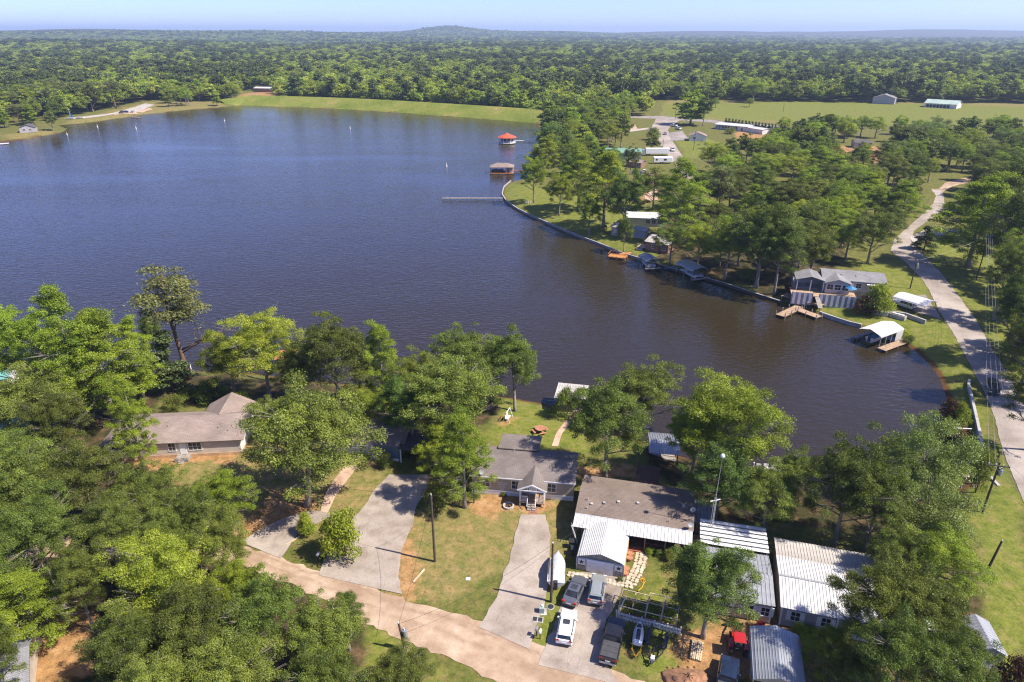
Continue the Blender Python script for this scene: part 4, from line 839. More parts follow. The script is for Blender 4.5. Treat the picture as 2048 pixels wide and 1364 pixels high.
def window(par, x, z, w, h, y=0, side='front', trim='trim_white', shut=None, bars=1):
    """window set in a wall: frame with pane, sash bar and sill; shutters if any"""
    rot = {'front': 0, 'right': R(90), 'left': R(-90), 'back': R(180)}[side]
    loc = {'front': (x, y, z), 'right': (y, x, z), 'left': (y, x, z), 'back': (x, y, z)}[side]
    t = .09; f = MB(); f.box(-w / 2 - t, -w / 2, -.07, .02, -h / 2 - t, h / 2 + t); f.box(w / 2, w / 2 + t, -.07, .02, -h / 2 - t, h / 2 + t); f.box(-w / 2 - .001, w / 2 + .001, -.068, .02, h / 2, h / 2 + t); f.box(-w / 2 - .001, w / 2 + .001, -.075, .02, -h / 2 - t, -h / 2)
    o = f.build('window', trim, par, loc=loc, rot=(0, 0, rot))
    MB().box(-w / 2, w / 2, -.03, .01, -h / 2, h / 2).build('pane', 'glass_dark', o)
    b = MB(); b.box(-w / 2, w / 2, -.05, -.028, -.025, .025)
    for k in range(bars): xx = -w / 2 + w * (k + 1) / (bars + 1); b.box(xx - .02, xx + .02, -.047, -.029, -h / 2, h / 2)
    b.build('sash_bar', trim, o)
    if shut:
        for s in (-1, 1): MB().box(s * (w / 2 + .3) - .19, s * (w / 2 + .3) + .19, -.06, .015, -h / 2 - .08, h / 2 + .08).build('shutter', shut, o)
    return o
def door(par, x, y=0, w=.95, h=2.05, z0=0, mat='trim_white'):
    o = MB().box(x - w / 2, x + w / 2, y - .05, y + .01, z0, z0 + h).build('door', mat, par); MB().box(x + w / 2 - .13, x + w / 2 - .08, y - .1, y - .05, z0 + .95, z0 + 1.05).build('handle', 'dark_metal', o); return o
def posts(par, pts, z0, z1, s, mat, name='post'):
    for x, y in pts: MB().box(x - s / 2, x + s / 2, y - s / 2, y + s / 2, z0, z1).build(name, mat, par)
def railing(par, a, b, z, h, mat, gap=.16, name='railing'):
    a, b = Vector((*a, z)), Vector((*b, z)); L = (b - a).length; mb = MB(); u = Vector((0, 0, 1))
    mb.bar(a + u * h, b + u * h, .08, .06); mb.bar(a + u * .12, b + u * .12, .05, .05)
    n = max(2, int(L / gap))
    for k in range(n + 1): p = a.lerp(b, k / n); mb.bar(p + u * .1, p + u * h, .035)
    return mb.build(name, mat, par)
PANEL = {}
def panel_mesh(w, L, mat, rib=.05, t=.02):
    k = (round(w, 3), round(L, 3), mat)
    if k not in PANEL:
        mb = MB().box(0, w - .012, 0, L, -t, 0); mb.hexa([(0, 0, 0), (.11, 0, 0), (.11, L, 0), (0, L, 0), (.03, 0, rib * 1.5), (.08, 0, rib * 1.5), (.08, L, rib * 1.5), (.03, L, rib * 1.5)])
        me = mb.mesh('roof_panel'); me.materials.append(MATS[mat]); PANEL[k] = me
    return PANEL[k]
def panels(par, o, u, v, pw, mat, name='roof_panel', rib=.05):
    """sheet-metal panels covering the parallelogram o + u + v; each panel runs along v"""
    o, u, v = Vector(o), Vector(u), Vector(v); n = max(1, round(u.length / pw)); w = u.length / n; me = panel_mesh(w, v.length, mat, rib)
    ux, vy = u.normalized(), v.normalized(); nz = ux.cross(vy).normalized(); vy2 = nz.cross(ux)
    for k in range(n):
        M = Matrix((ux, vy2, nz)).transposed().to_4x4(); M.translation = o + ux * w * k
        ob = bpy.data.objects.new(name, me); COL.objects.link(ob); ob.parent = par; ob.matrix_local = M
def arch_panels(par, prof, y0, y1, pw, mat, name='roof_panel'):
    """panels laid lengthwise along a roof whose section is a polyline [(x, z)]"""
    P = [Vector((x, 0, z)) for x, z in prof]
    for a, b in zip(P[:-1], P[1:]):
        panels(par, (a.x, y1, a.z), (b - a), (0, y0 - y1, 0), pw, mat, name) if False else panels_len(par, a, b, y0, y1, pw, mat, name)
def panels_len(par, a, b, y0, y1, pw, mat, name):
    u = b - a; n = max(1, round(u.length / pw)); w = u.length / n; me = panel_mesh(w, y1 - y0, mat, .022); ux = u.normalized(); vy = Vector((0, 1, 0)); nz = ux.cross(vy)
    for k in range(n):
        M = Matrix((ux, vy, nz)).transposed().to_4x4(); M.translation = Vector((a.x, y0, a.z)) + ux * w * k
        ob = bpy.data.objects.new(name, me); COL.objects.link(ob); ob.parent = par; ob.matrix_local = M
def arch(w, eave, ridge, r=.35, ov=0):
    """boxed-eave carport section from left eave to right eave"""
    s = (ridge - eave) / (w / 2)
    return [(-ov, eave - .35), (.06, eave - .08), (r, eave + s * r), (w / 2, ridge), (w - r, eave + s * r), (w - .06, eave - .08), (w + ov, eave - .35)]
def vent(par, x, y, z, s=.3, h=.3, mat='stained_metal'): return MB().box(x - s / 2, x + s / 2, y - s / 2, y + s / 2, z - .15, z + h).build('roof_vent', mat, par, .02)
def pipe(par, x, y, z, h=.4): return MB().cyl(x, y, z - .2, z + h, .06, 8).build('vent_pipe', 'stained_metal', par)
def dish(par, x, y, z, name='satellite_dish'):
    mb = MB(); mb.tube([(x, y, z - .1), (x, y, z + .45), (x + .15, y - .1, z + .6)], .025, 6); o = mb.build(name, 'dark_metal', par)
    d = MB(); c = Vector((x + .2, y - .15, z + .65)); ax = Vector((.5, -.75, .45)).normalized(); sx = ax.cross(Vector((0, 0, 1))).normalized(); sy = ax.cross(sx)
    rings = [[c + ax * (.12 * t * t) + (sx * math.cos(q * math.pi / 6) * .4 + sy * math.sin(q * math.pi / 6) * .32) * t for q in range(12)] for t in (.02, .4, .75, 1)]
    d.loft(rings, False).build('reflector', 'grey_paint', o, smooth_=True); return o
# ================================================================= tan house with the gabled porch
H, w = house('tan_house', 'tan manufactured house with grey shingle roof and small gabled front porch', (945, 985), (1146, 1002))
sk, wh, dp, rise = .75, 3.1, 7.2, .95
gable_walls(w, dp, wh, rise, sk).build('wall', 'tan_siding', H)
mb = MB(); mb.box(-.04, w + .04, -.04, dp + .04, 0, sk); mb.build('skirting', 'white_siding', H); MB().box(-.07, w + .07, -.07, -.042, sk - .1, sk + .06).build('skirting_trim', 'trim_white', H)
rf = gable_roof(w, dp, wh, rise, .3).build('roof', 'grey_shingle', H); MB().box(-.32, w + .32, -.36, -.30, wh - .1, wh + .06).build('gutter', 'trim_white', rf)
bx0, bw, bd = 3.0, 5.6, 3.9
MB().box(bx0, bx0 + bw, dp - .02, dp + bd, 0, wh - .35).build('back_wing', 'tan_siding', H)
MB().slab((bx0 - .25, dp - .9, wh + .62), (bx0 + bw + .25, dp - .9, wh + .62), (bx0 + bw + .25, dp + bd + .3, wh - .05), (bx0 - .25, dp + bd + .3, wh - .05), .12).build('back_wing_roof', 'grey_shingle', H)
MB().box(bx0 + bw + .05, bx0 + bw + 2.9, dp, dp + 2.2, .6, .78).build('back_deck', 'grey_wood', H)
railing(H, (bx0 + bw + .1, dp + 2.15), (bx0 + bw + 2.85, dp + 2.15), .78, 1.0, 'trim_white', .2); railing(H, (bx0 + bw + .12, dp + 1.2), (bx0 + bw + .12, dp + 2.1), .78, 1.0, 'trim_white', .2)
for x in (1.9, 6.25, 11.3): window(H, x, 1.95, 1.15 if x > 2 else 1.25, 1.3)
window(H, 3.6, 1.9, .9, 1.2, w, 'right')
p0, pw_, pd = 7.0, 3.5, 2.1
pr = gable_roof(pw_, pd + 2.2, 2.95, .85, .3, .1, p0, -pd, 'y').build('porch_roof', 'grey_shingle', H)
pt = MB(); pt.bar((p0 - .28, -pd - .32, 2.86), (p0 + pw_ / 2, -pd - .32, 3.82), .08, .2); pt.bar((p0 + pw_ / 2, -pd - .32, 3.82), (p0 + pw_ + .28, -pd - .32, 2.86), .08, .2); pt.bar((p0 - .1, -pd - .3, 2.88), (p0 + pw_ + .1, -pd - .3, 2.88), .1, .16)
for k in (-.7, -.35, 0, .35, .7): pt.bar((p0 + pw_ / 2 + k, -pd - .31, 2.9), (p0 + pw_ / 2 + k * .8, -pd - .31, 3.6 - abs(k) * .4), .05)
pt.build('porch_gable_trim', 'trim_white', pr)
MB().box(p0, p0 + pw_, -pd, -.08, .55, .72).build('porch_deck', 'deck_wood', H)
posts(H, [(p0 + .1, -pd + .1), (p0 + pw_ - .1, -pd + .1), (p0 + .1, -.2), (p0 + pw_ - .1, -.2)], 0, 2.9, .14, 'trim_white')
railing(H, (p0 + .1, -pd + .1), (p0 + 1.15, -pd + .1), .72, .95, 'trim_white', .14); railing(H, (p0 + 2.35, -pd + .1), (p0 + pw_ - .1, -pd + .1), .72, .95, 'trim_white', .14)
railing(H, (p0 + .1, -pd + .2), (p0 + .1, -.25), .72, .95, 'trim_white', .14); railing(H, (p0 + pw_ - .1, -pd + .2), (p0 + pw_ - .1, -.25), .72, .95, 'trim_white', .14)
for k in range(3): MB().box(p0 + 1.2, p0 + 2.3, -pd - .3 * (k + 1), -pd - .3 * k - .002, 0, .54 - .18 * k).build('step', 'grey_wood', H)
for s in (1.17, 2.33): MB().bar((p0 + s, -pd - .95, .75), (p0 + s, -pd, 1.65), .07).build('handrail', 'trim_white', H)
door(H, p0 + 1.75, 0, 1.0, 2.1, .75); dish(H, 1.2, -.1, wh + .1)
for x, y in ((10.5, 5.2), (5.2, 5.9)): pipe(H, x, y, wh + .5)
# fan trellis fixed on the front wall
tr = MB()
for k in range(5): tr.bar((4.3 + (k - 2) * .08, -.09, 1.0), (4.3 + (k - 2) * .36, -.09, 2.3), .03)
for z_, q in ((1.5, .38), (1.9, .55), (2.2, .68)): tr.bar((4.3 - q, -.11, z_), (4.3 + q, -.11, z_), .03)
tr.build('trellis', 'trim_white', H)
# ================================================================= brown-roofed neighbour
H, w = house('brown_roofed_house', 'long low house with brown shingle roof and ribbed white metal porch awning', (1149, 1079), (1377, 1117))
pd, dp, wh = 1.9, 8.0, 3.0
gable_walls(w, dp, wh, .85, 0, 0, pd).build('wall', 'brown_siding', H)
rf = gable_roof(w, dp, wh, .85, .3, .12, 0, pd).build('roof', 'brown_shingle', H)
aw = empty('porch_awning', (0, 0, 0)); aw.parent = H; panels(aw, (-.3, -.45, 2.45), (w + .5, 0, 0), (0, pd + .15, .48), .42, 'white_metal', rib=.024); MB().box(-.3, w + .2, pd - .36, pd - .28, 2.86, 3.02).build('awning_flashing', 'trim_white', aw)
MB().box(4.6, w, 0, pd - .02, .25, .42).build('porch_deck', 'dark_wood', H)
posts(H, [(x, 0) for x in (.05, .9, 6.6, 8.9, 11.4, w - .1)], 0, 2.42, .13, 'brown_siding'); railing(H, (8.9, 0), (w - .1, 0), .42, .9, 'dark_wood', .18); railing(H, (4.7, 0), (5.4, 0), .42, .9, 'dark_wood', .18)
for x in (2.3, 7.9, 11.2, 13.4): window(H, x, 1.75, 1.1, 1.1, pd)
door(H, 6.7, pd, 1, 2.05, .42); MB().box(5.5, 8.5, -.5, -.02, 0, .22).build('porch_step', 'red_wood', H)
for x, y in ((1.6, 2.6), (3.2, 3.1), (5.0, 3.6), (7.5, 3.9), (13.3, 4.6)): vent(H, x, y + .7, wh + .85 * (y + .7 - pd) / 4 + .1, .34, .22)
for x, y in ((1.0, 3.9), (11.6, 2.4), (1.1, 2.5)): pipe(H, x, y, wh + .2 + .85 * (y - pd) / 4, .3)
dish(H, w - .4, pd + .1, wh + .15); dish(H, w - .2, pd + 2.6, wh + .6)
ln = empty('lean_to', (0, 0, 0)); ln.parent = H; panels(ln, (w + .25, pd + 2.2, 2.5), (2.3, 0, -.2), (0, 4.6, .25), .5, 'galv_metal'); posts(ln, [(w + 2.4, pd + 2.4), (w + 2.4, pd + 6.5)], 0, 2.35, .12, 'dark_wood'); MB().box(w + .02, w + 2.4, pd + .2, pd + 2.3, .35, .5).build('side_deck', 'deck_wood', H)
# ================================================================= white metal garage with stars
H, w = house('metal_garage', 'white ribbed metal garage with roll door and dark star plaques', (1152, 1139), (1246, 1157), 'garage')
L = 6.1; ev, rg = 2.25, 3.15
MB().box(.08, w - .08, .08, L - .05, 0, ev - .25).build('wall', 'steel_siding', H)
mb = MB(); pf = arch(w, ev, rg); q = [(x, z) for x, z in pf[1:-1]]; mb.prism([(x, z - .03) for x, z in q], .06, .14); mb.build('gable_front', 'grey_wood', H); MB().prism([(x, z - .03) for x, z in q], L - .14, L - .06).build('gable_back', 'grey_wood', H)
arch_panels(H, pf, -.12, L, .24, 'white_metal')
dr = MB().box(w / 2 - 1.62, w / 2 + 1.62, -.02, .06, .03, 1.95).build('garage_door', 'white_paint', H)
for k in range(4): MB().box(w / 2 - 1.6, w / 2 + 1.6, -.04, -.022, .05 + k * .475, .5 + k * .475).build('door_panel', 'white_paint', dr)
MB().box(w / 2 - .12, w / 2 + .12, -.07, -.04, .3, .36).build('handle', 'dark_metal', dr)
for x in (.62, w - .62):
    pl = MB().box(x - .42, x + .42, -.03, .06, .95, 1.85).build('star_plaque', 'white_paint', H); st = MB(); pts = []
    for k in range(10): a = math.pi / 2 + k * math.pi / 5; r_ = .37 if k % 2 == 0 else .15; pts.append((x + r_ * math.cos(a), 1.4 + r_ * math.sin(a)))
    cx_ = (x, 1.4)
    for k in range(10): a, b_ = pts[k], pts[(k + 1) % 10]; st.loft([[(x, -.045, 1.4), (a[0], -.045, a[1]), (b_[0], -.045, b_[1])], [(x, -.075, 1.4), (a[0], -.05, a[1]), (b_[0], -.05, b_[1])]])
    st.build('star', 'dark_metal', pl)
    MB().box(x - .42, x + .42, -.03, .06, .05, .85).build('lower_panel', 'grey_wood', H)
for s, x in ((-1, .02), (1, w - .02)): MB().box(x - .05, x + .05, 0, L - .1, 0, ev - .3).build('side_trim', 'orange_skirt' if s > 0 else 'white_metal', H)
# ================================================================= homes with metal roofs
H, w = house('grey_roofed_home', 'pale home with grey roof and white ribbed patio cover behind', (1404, 1222), (1538, 1246))
gable_walls(w, 7.6, 2.7, .55, 0).build('wall', 'peach_siding', H); rf = empty('roof', (0, 0, 0)); rf.parent = H
panels(rf, (-.25, -.3, 2.78), (w + .5, 0, 0), (0, 4.1, .6), .45, 'grey_paint', rib=.03); panels(rf, (w + .25, 7.9, 2.78), (-w - .5, 0, 0), (0, -4.1, .6), .45, 'grey_paint', rib=.03)
pc = empty('patio_cover', (0, 0, 0)); pc.parent = H
for k in range(6):
    y_ = 8.0 + k * .82; MB().slab((-.5, y_, 3.1), (w + .3, y_, 3.1), (w + .3, y_ + .52, 3.1), (-.5, y_ + .52, 3.1), .05).build('roof_pan', 'trim_white', pc); MB().slab((-.5, y_ + .53, 2.96), (w + .3, y_ + .53, 2.96), (w + .3, y_ + .81, 2.96), (-.5, y_ + .81, 2.96), .04).build('roof_channel', 'galv_metal', pc)
posts(pc, [(x, y) for x in (-.3, w * .5, w + .1) for y in (8.3, 12.6)], 0, 2.9, .12, 'white_paint')
MB().box(-.8, w + .2, 13.0, 15.3, .4, .55).build('back_deck', 'deck_wood', H)
for x in (4.9, 6.6): window(H, x, 1.55, .85, 1.15, 0, shut='white_paint')
window(H, 2.4, 1.55, .85, 1.15, 0, shut='white_paint'); MB().box(w - .1, w + .06, -.08, .06, 0, 2.6).build('corner_trim', 'trim_white', H)
an = MB(); an.tube([(w - .4, 4.0, 3.2), (w - .4, 4.0, 5.0)], .025, 5); an.tube([(w - 1.2, 4.0, 4.5), (w + .3, 4.0, 4.9)], .02, 5); an.build('antenna', 'dark_metal', H)
H, w = house('white_roofed_home', 'grey sided home with white ribbed metal roof and white window shutters', (1557, 1248), (1692, 1276))
gable_walls(w, 8.0, 2.75, .5, 0).build('wall', 'grey_siding', H); rf = empty('roof', (0, 0, 0)); rf.parent = H
panels(rf, (-.25, -.35, 2.8), (w + .5, 0, 0), (0, 4.35, .55), .36, 'white_metal', rib=.026); panels(rf, (-.25, 4.25, 3.28), (w + .5, 0, 0), (0, 3.9, -.45), .36, 'white_metal', rib=.026); panels(rf, (-.2, 8.25, 2.72), (w + .4, 0, 0), (0, 3.6, -.3), .36, 'stained_metal', rib=.026)
MB().box(-.26, w + .26, 3.98, 4.24, 3.37, 3.43).build('ridge_cap', 'grey_paint', rf); MB().box(0, w, 8.02, 11.6, 0, 2.4).build('back_room', 'grey_siding', H)
for x in (1.5, 4.6): window(H, x, 1.6, .9, 1.2, 0, shut='white_paint')
posts(H, [(x, -.02) for x in (.05, 5.7, w - .05)], 0, 2.72, .16, 'trim_white', 'corner_trim')
MB().box(5.9, w, -1.5, -.03, .3, .45).build('porch_deck', 'dark_wood', H); door(H, 6.7, 0, .95, 2.05, .45, 'blue_siding')
for s in (5.9, 7.6): MB().bar((s, -1.5, 1.3), (s - .5, -4.6, .75), .09, .14).build('ramp_rail', 'raw_timber', H)
MB().slab((5.4, -4.6, .1), (7.1, -4.6, .1), (7.6, -1.52, .45), (5.9, -1.52, .45), .08).build('ramp', 'raw_timber', H)
H, w = house('gabled_white_home', 'white metal-roofed home mostly hidden under two large oaks', (1702, 1278), (1856, 1308))
gable_walls(w, 8.0, 2.75, .5, 0).build('wall', 'white_siding', H); rf = empty('roof', (0, 0, 0)); rf.parent = H
panels(rf, (-.25, -.35, 2.8), (w + .5, 0, 0), (0, 4.35, .55), .4, 'white_metal'); panels(rf, (-.25, 4.25, 3.28), (w + .5, 0, 0), (0, 4.1, -.48), .4, 'stained_metal'); panels(rf, (-.2, 8.4, 2.7), (w * .75, 0, 0), (0, 3.4, -.3), .4, 'stained_metal')
for x in (2, 5, 7.5): window(H, x, 1.6, .9, 1.2)
# ================================================================= blue-grey carport, grey shed
def carport(name, label, fl, fr, L, ev, rg, mat, cat='carport', legs='galv_metal', z=None, sides=.0, zb=0, pw=.28, back=False, wd=None):
    H, w = house(name, label, fl, fr, cat, z); w = wd or w
    pf = arch(w, ev, rg); arch_panels(H, pf, 0, L, pw, mat)
    n = max(2, int(L / 2.2) + 1)
    for k in range(n):
        y = .1 + (L - .2) * k / (n - 1)
        for x in (.12, w - .12): MB().box(x - .05, x + .05, y - .05, y + .05, zb, ev - .12).build('post', legs, H)
        mb = MB()
        for a, b_ in zip(pf[1:-2], pf[2:-1]): mb.bar((a[0], y, a[1] - .08), (b_[0], y, b_[1] - .08), .05)
        mb.build('truss', legs, H)
    MB().prism([(x, z_ - .05) for x, z_ in pf[1:-1]], .02, .06).build('gable_front', mat, H); 
    if back: MB().box(.1, w - .1, L - .12, L - .06, zb, ev - .1).build('back_wall', mat, H); MB().prism([(x, z_ - .05) for x, z_ in pf[1:-1]], L - .06, L - .02).build('gable_back', mat, H)
    return H, w
carport('metal_carport', 'blue-grey metal carport with rounded eaves beside the red tractor', (1498, 1392), (1606, 1416), 6.8, 2.4, 3.2, 'galv_metal')
H, w = house('grey_shed', 'small grey shed on the grass bank under the power lines', (1938, 1332), (1998, 1341), 'shed')
gable_walls(w, 4.2, 2.3, .7, 0, axis='y').build('wall', 'palegrey_siding', H); rf = empty('roof', (0, 0, 0)); rf.parent = H
panels(rf, (w / 2, 4.4, 3.08), (0, -4.6, 0), (w / 2 + .2, 0, -.85), .4, 'grey_paint', rib=.03); panels(rf, (w / 2, -.2, 3.08), (0, 4.6, 0), (-w / 2 - .2, 0, -.85), .4, 'grey_paint', rib=.03); door(H, w / 2, 0, 1.1, 1.9, 0, 'white_paint')
# ================================================================= beige house among the trees
H, w = house('beige_house', 'long beige brick house with brown hip-and-gable roof and orange base', (214, 921), (484, 908))
MB().box(0, w, 0, 8.6, .5, 2.9).build('wall', 'beige_siding', H); MB().box(-.05, w + .05, -.05, 8.65, 0, .5).build('foundation', 'orange_skirt', H)
MB().poly([(w + .02, 0, 2.9), (w + .02, 8.6, 2.9), (w + .02, 4.3, 4.7)]).build('gable_end', 'white_siding', H); MB().box(w - .02, w + .03, .05, 8.55, .5, 2.9).build('end_wall', 'white_siding', H)
mb = gable_roof(w - 4, 8.6, 2.9, 1.85, .45, .14, 4.3); hip = MB(); hip.v = [(-.45, -.45, 2.85), (3.86, -.45, 2.85), (3.86, 4.3, 4.88), (3.86, 9.05, 2.85), (-.45, 9.05, 2.85)]; hip.f = [(0, 1, 2), (0, 2, 4), (2, 3, 4)]; mb.v_off = None
rf = mb.build('roof', 'tan_shingle', H); hip.build('roof_hip', 'tan_shingle', rf)
cg = MB(); gx0, gx1 = 12.4, 20.2; gm = (gx0 + gx1) / 2; cg.slab((gx0, 11.4, 2.9), (gx0, 4.6, 2.9), (gm, 4.1, 4.98), (gm, 11.4, 4.98), .14); cg.slab((gm, 11.4, 4.984), (gm, 4.1, 4.984), (gx1, 4.6, 2.9), (gx1, 11.4, 2.9), .14); cg.build('cross_gable_roof', 'tan_shingle', rf)
MB().box(gx0 + .3, gx1 - .3, 8.62, 11.1, 0, 2.85).build('rear_wing', 'beige_siding', H)
for x, ww in ((1.8, 1.1), (10.0, 1.0), (13.4, 1.9)): window(H, x, 1.85, ww, 1.3, 0, bars=2 if ww > 1.5 else 1)
door(H, 11.6, 0, 1, 2.1, .5); MB().box(10.6, 12.6, -1.5, -.06, 0, .5).build('porch_deck', 'grey_wood', H); railing(H, (10.6, -1.45), (11.2, -1.45), .5, .9, 'deck_wood', .18); railing(H, (12.0, -1.45), (12.6, -1.45), .5, .9, 'deck_wood', .18)
for k in range(2): MB().box(11.2, 12.0, -1.82 - .3 * k, -1.52 - .3 * k, 0, .34 - .17 * k).build('step', 'grey_wood', H)
for x, y in ((9, 2.5), (16.8, 1.8), (18.4, 1.2), (5.5, 3.2)): pipe(H, x, y, 3.1 + .43 * y, .3)
# ================================================================= blue-sided house
H, w = house('blue_sided_house', 'house with brown roof, dark blue end wing and open carport', (672, 905), (752, 911))
gable_walls(w, 8.5, 2.8, 1.5, 0).build('wall', 'white_siding', H); gable_roof(w + 4.5, 8.5, 2.8, 1.5, .4).build('roof', 'tan_shingle', H)
MB().box(w - .1, w + 4.0, -1.0, 8.4, 0, 2.78).build('blue_wing', 'blue_siding', H); MB().slab((w - .3, -1.3, 2.85), (w + 4.3, -1.3, 2.85), (w + 4.3, 2.2, 3.75), (w - .3, 2.2, 3.75), .1).build('wing_roof', 'tan_shingle', H); MB().box(w - .2, w + .1, -1.06, -.95, 0, 2.75).build('corner_trim', 'trim_white', H); MB().box(w - .1, w + 4.0, -1.06, -1.0, 0, .4).build('base_trim', 'trim_white', H)
MB().slab((w + 4.2, -1.5, 2.6), (w + 9.0, -2.2, 2.6), (w + 9.0, 4.2, 2.9), (w + 4.2, 4.2, 2.9), .12).build('carport_roof', 'dark_shingle', H); posts(H, [(w + 4.4, -1.3), (w + 8.8, -1.9), (w + 8.8, 4.0)], 0, 2.5, .16, 'white_paint', 'carport_post'); MB().box(w + 4.1, w + 8.8, 3.9, 4.1, 0, 2.6).build('carport_wall', 'dark_wood', H)
window(H, 2.2, 1.7, 1.2, 1.2); window(H, 4.4, 1.7, 1.0, 1.2); sp_ = MB().slab((w + .8, 2.5, 4.1), (w + 2.0, 2.5, 4.1), (w + 2.0, 3.4, 4.4), (w + .8, 3.4, 4.4), .06).build('solar_panel', 'glass_dark', H)
# ================================================================= half hidden roofs on the left
H, w = house('teal_roofed_house', 'house with teal metal roof hidden under the dark oaks', (-40, 905), (78, 893))
gable_walls(w, 9, 2.7, 1.2, 0).build('wall', 'white_siding', H); rf = empty('roof', (0, 0, 0)); rf.parent = H
panels(rf, (-.3, -.4, 2.72), (w + .6, 0, 0), (0, 4.95, 1.32), .45, 'teal_metal'); panels(rf, (w + .3, 9.4, 2.72), (-w - .6, 0, 0), (0, -4.95, 1.32), .45, 'teal_metal'); window(H, 3, 1.6, 1.1, 1.1); window(H, 6, 1.6, 1.1, 1.1)
H, w = house('teal_boathouse', 'small shed with teal metal roof by the water', (-30, 785), (22, 780), 'shed')
gable_walls(w, 4, 2.4, .8, 0).build('wall', 'white_siding', H); rf = empty('roof', (0, 0, 0)); rf.parent = H; panels(rf, (-.2, -.3, 2.4), (w + .4, 0, 0), (0, 2.35, .9), .4, 'teal_metal'); panels(rf, (w + .2, 4.3, 2.4), (-w - .4, 0, 0), (0, -2.35, .9), .4, 'teal_metal')
H, w = house('grey_shingled_house', 'corner of a dark grey shingle roof beside the clearing in the wood', (-120, 1480), (66, 1412))
gable_walls(w, 8, 2.7, 1.2, 0).build('wall', 'beige_siding', H); gable_roof(w, 8, 2.7, 1.2, .4).build('roof', 'slate_shingle', H); window(H, 4, 1.6, 1.1, 1.1)
strip('house_terrace', [(-60, 1308), (20, 1312), (60, 1340)], [(-60, 1345), (10, 1345), (40, 1380)], 'concrete', 'tan concrete terrace beside the dark grey roof', 'terrace', .09, .1)
# ================================================================= small roofs behind the neighbour
H, w = house('brown_shed', 'low brown shed roof on the bank behind the dark-roofed house', (1270, 985), (1312, 992), 'shed')
MB().box(0, w, 0, 3.0, 0, 1.9).build('wall', 'brown_siding', H); MB().slab((-.2, -.25, 2.0), (w + .2, -.25, 2.0), (w + .2, 3.25, 2.7), (-.2, 3.25, 2.7), .1).build('roof', 'deep_brown', H); door(H, w / 2, 0, .9, 1.7, 0, 'dark_wood')
# ================================================================= docks, boathouses and seawalls
def decking(par, w, L, z, mat, pw=.18, x0=0, y0=0, name='decking'):
    """boards laid across the deck, each with its own gap and height"""
    mb = MB(); rn = random.Random(w * L); n = int(L / pw)
    for k in range(n): dz = rn.uniform(-.008, .008); mb.box(x0 + rn.uniform(0, .02), x0 + w - rn.uniform(0, .02), y0 + k * pw, y0 + k * pw + pw - .02, z - .04 + dz, z + dz)
    o = mb.build(name, mat, par); o['kind'] = 'stuff'; return o
def piles(par, pts, z1, r=.11, mat='grey_wood', z0=-1.6):
    for x, y in pts: MB().cyl(x, y, z0, z1, r, 8).build('pile', mat, par)
def dock(name, label, a, b, width, z, mat='deck_wood', cat='dock', gap=3.0, up=.0, rail=None):
    """walkway between two pixels, standing on piles in the lake"""
    A = W(*a, z); B = W(*b, z); d = B - A; L = math.hypot(d.x, d.y); H = empty(name, (A.x, A.y, 0), math.atan2(d.y, d.x) - R(90), label, cat)
    decking(H, width, L, z, mat, x0=-width / 2); 
    for x in (-width / 2 + .1, width / 2 - .1): MB().box(x - .05, x + .05, 0, L, z - .22, z - .045).build('stringer', mat, H)
    n = max(2, int(L / gap) + 1); piles(H, [(x, .2 + (L - .4) * k / (n - 1)) for k in range(n) for x in (-width / 2 - .06, width / 2 + .06)], z + up)
    if rail:
        for x in (-width / 2, width / 2): railing(H, (x, .1), (x, L - .1), z, .95, rail, .5)
    return H, L
def wall_run(name, label, px, h, t, mat, cat='retaining wall', z0=-.8, base=0, onland=False, cap=True, seg=2.4):
    """a wall along a line of pixels, in panels with a cap"""
    P = [(G(*p) if onland else W(*p, base)) for p in px]; H = empty(name, (P[0].x, P[0].y, P[0].z if onland else base), 0, label, cat); o0 = Vector(H.location)
    L = sum((b - a).length for a, b in zip(P[:-1], P[1:])); n = max(2, int(L / seg)); Q = resample(P, n + 1)
    for a, b in zip(Q[:-1], Q[1:]):
        a, b = a - o0, b - o0; a.z = b.z = 0; d = (b - a); e = d.normalized() * .012
        MB().bar(a + e + Vector((0, 0, (h + z0) / 2)), b - e + Vector((0, 0, (h + z0) / 2)), t, h - z0).build('wall_panel', mat, H)
        if cap: MB().bar(a + Vector((0, 0, h + .04)), b + Vector((0, 0, h + .04)), t + .14, .08).build('cap', 'concrete_wall', H)
    return H
wall_run('timber_seawall', 'low seawall curving along the far lakeside lawns', [(1022, 364), (1008, 376), (1004, 391), (1013, 405), (1036, 421), (1065, 435), (1110, 455), (1160, 476), (1200, 491), (1245, 510), (1290, 524)], .75, .25, 'grey_wood')
wall_run('lift_seawall', 'dark low seawall below the covered boat lifts', [(1290, 524), (1340, 540), (1395, 556), (1450, 571), (1500, 588), (1560, 607)], .7, .25, 'dark_wood')
wall_run('concrete_seawall', 'grey concrete seawall between the wooden pier and the white boathouse', [(1638, 630), (1665, 640), (1700, 651), (1722, 656)], .9, .3, 'concrete_wall')
wall_run('ditch_wall', 'pale concrete wall standing along the ditch beside the paved road', [(1938, 764), (1934, 768), (1940, 792), (1952, 850), (1962, 905), (1968, 945)], .5, .3, 'concrete_wall', onland=True)
wall_run('wing_wall', 'short concrete wing wall at the foot of the road ditch', [(1968, 945), (1998, 972)], .4, .3, 'concrete_wall', onland=True)
wall_run('terrace_wall', 'grey concrete terrace wall below the leafy bush and carport', [(1702, 608), (1730, 622), (1765, 634), (1800, 630), (1850, 648)], .9, .3, 'concrete_wall', onland=True)
# long bare dock
dock('long_dock', 'long narrow grey dock reaching out from the curved seawall', (884, 396), (1006, 396), 1.5, .75, 'grey_wood', gap=3.2, up=.25)
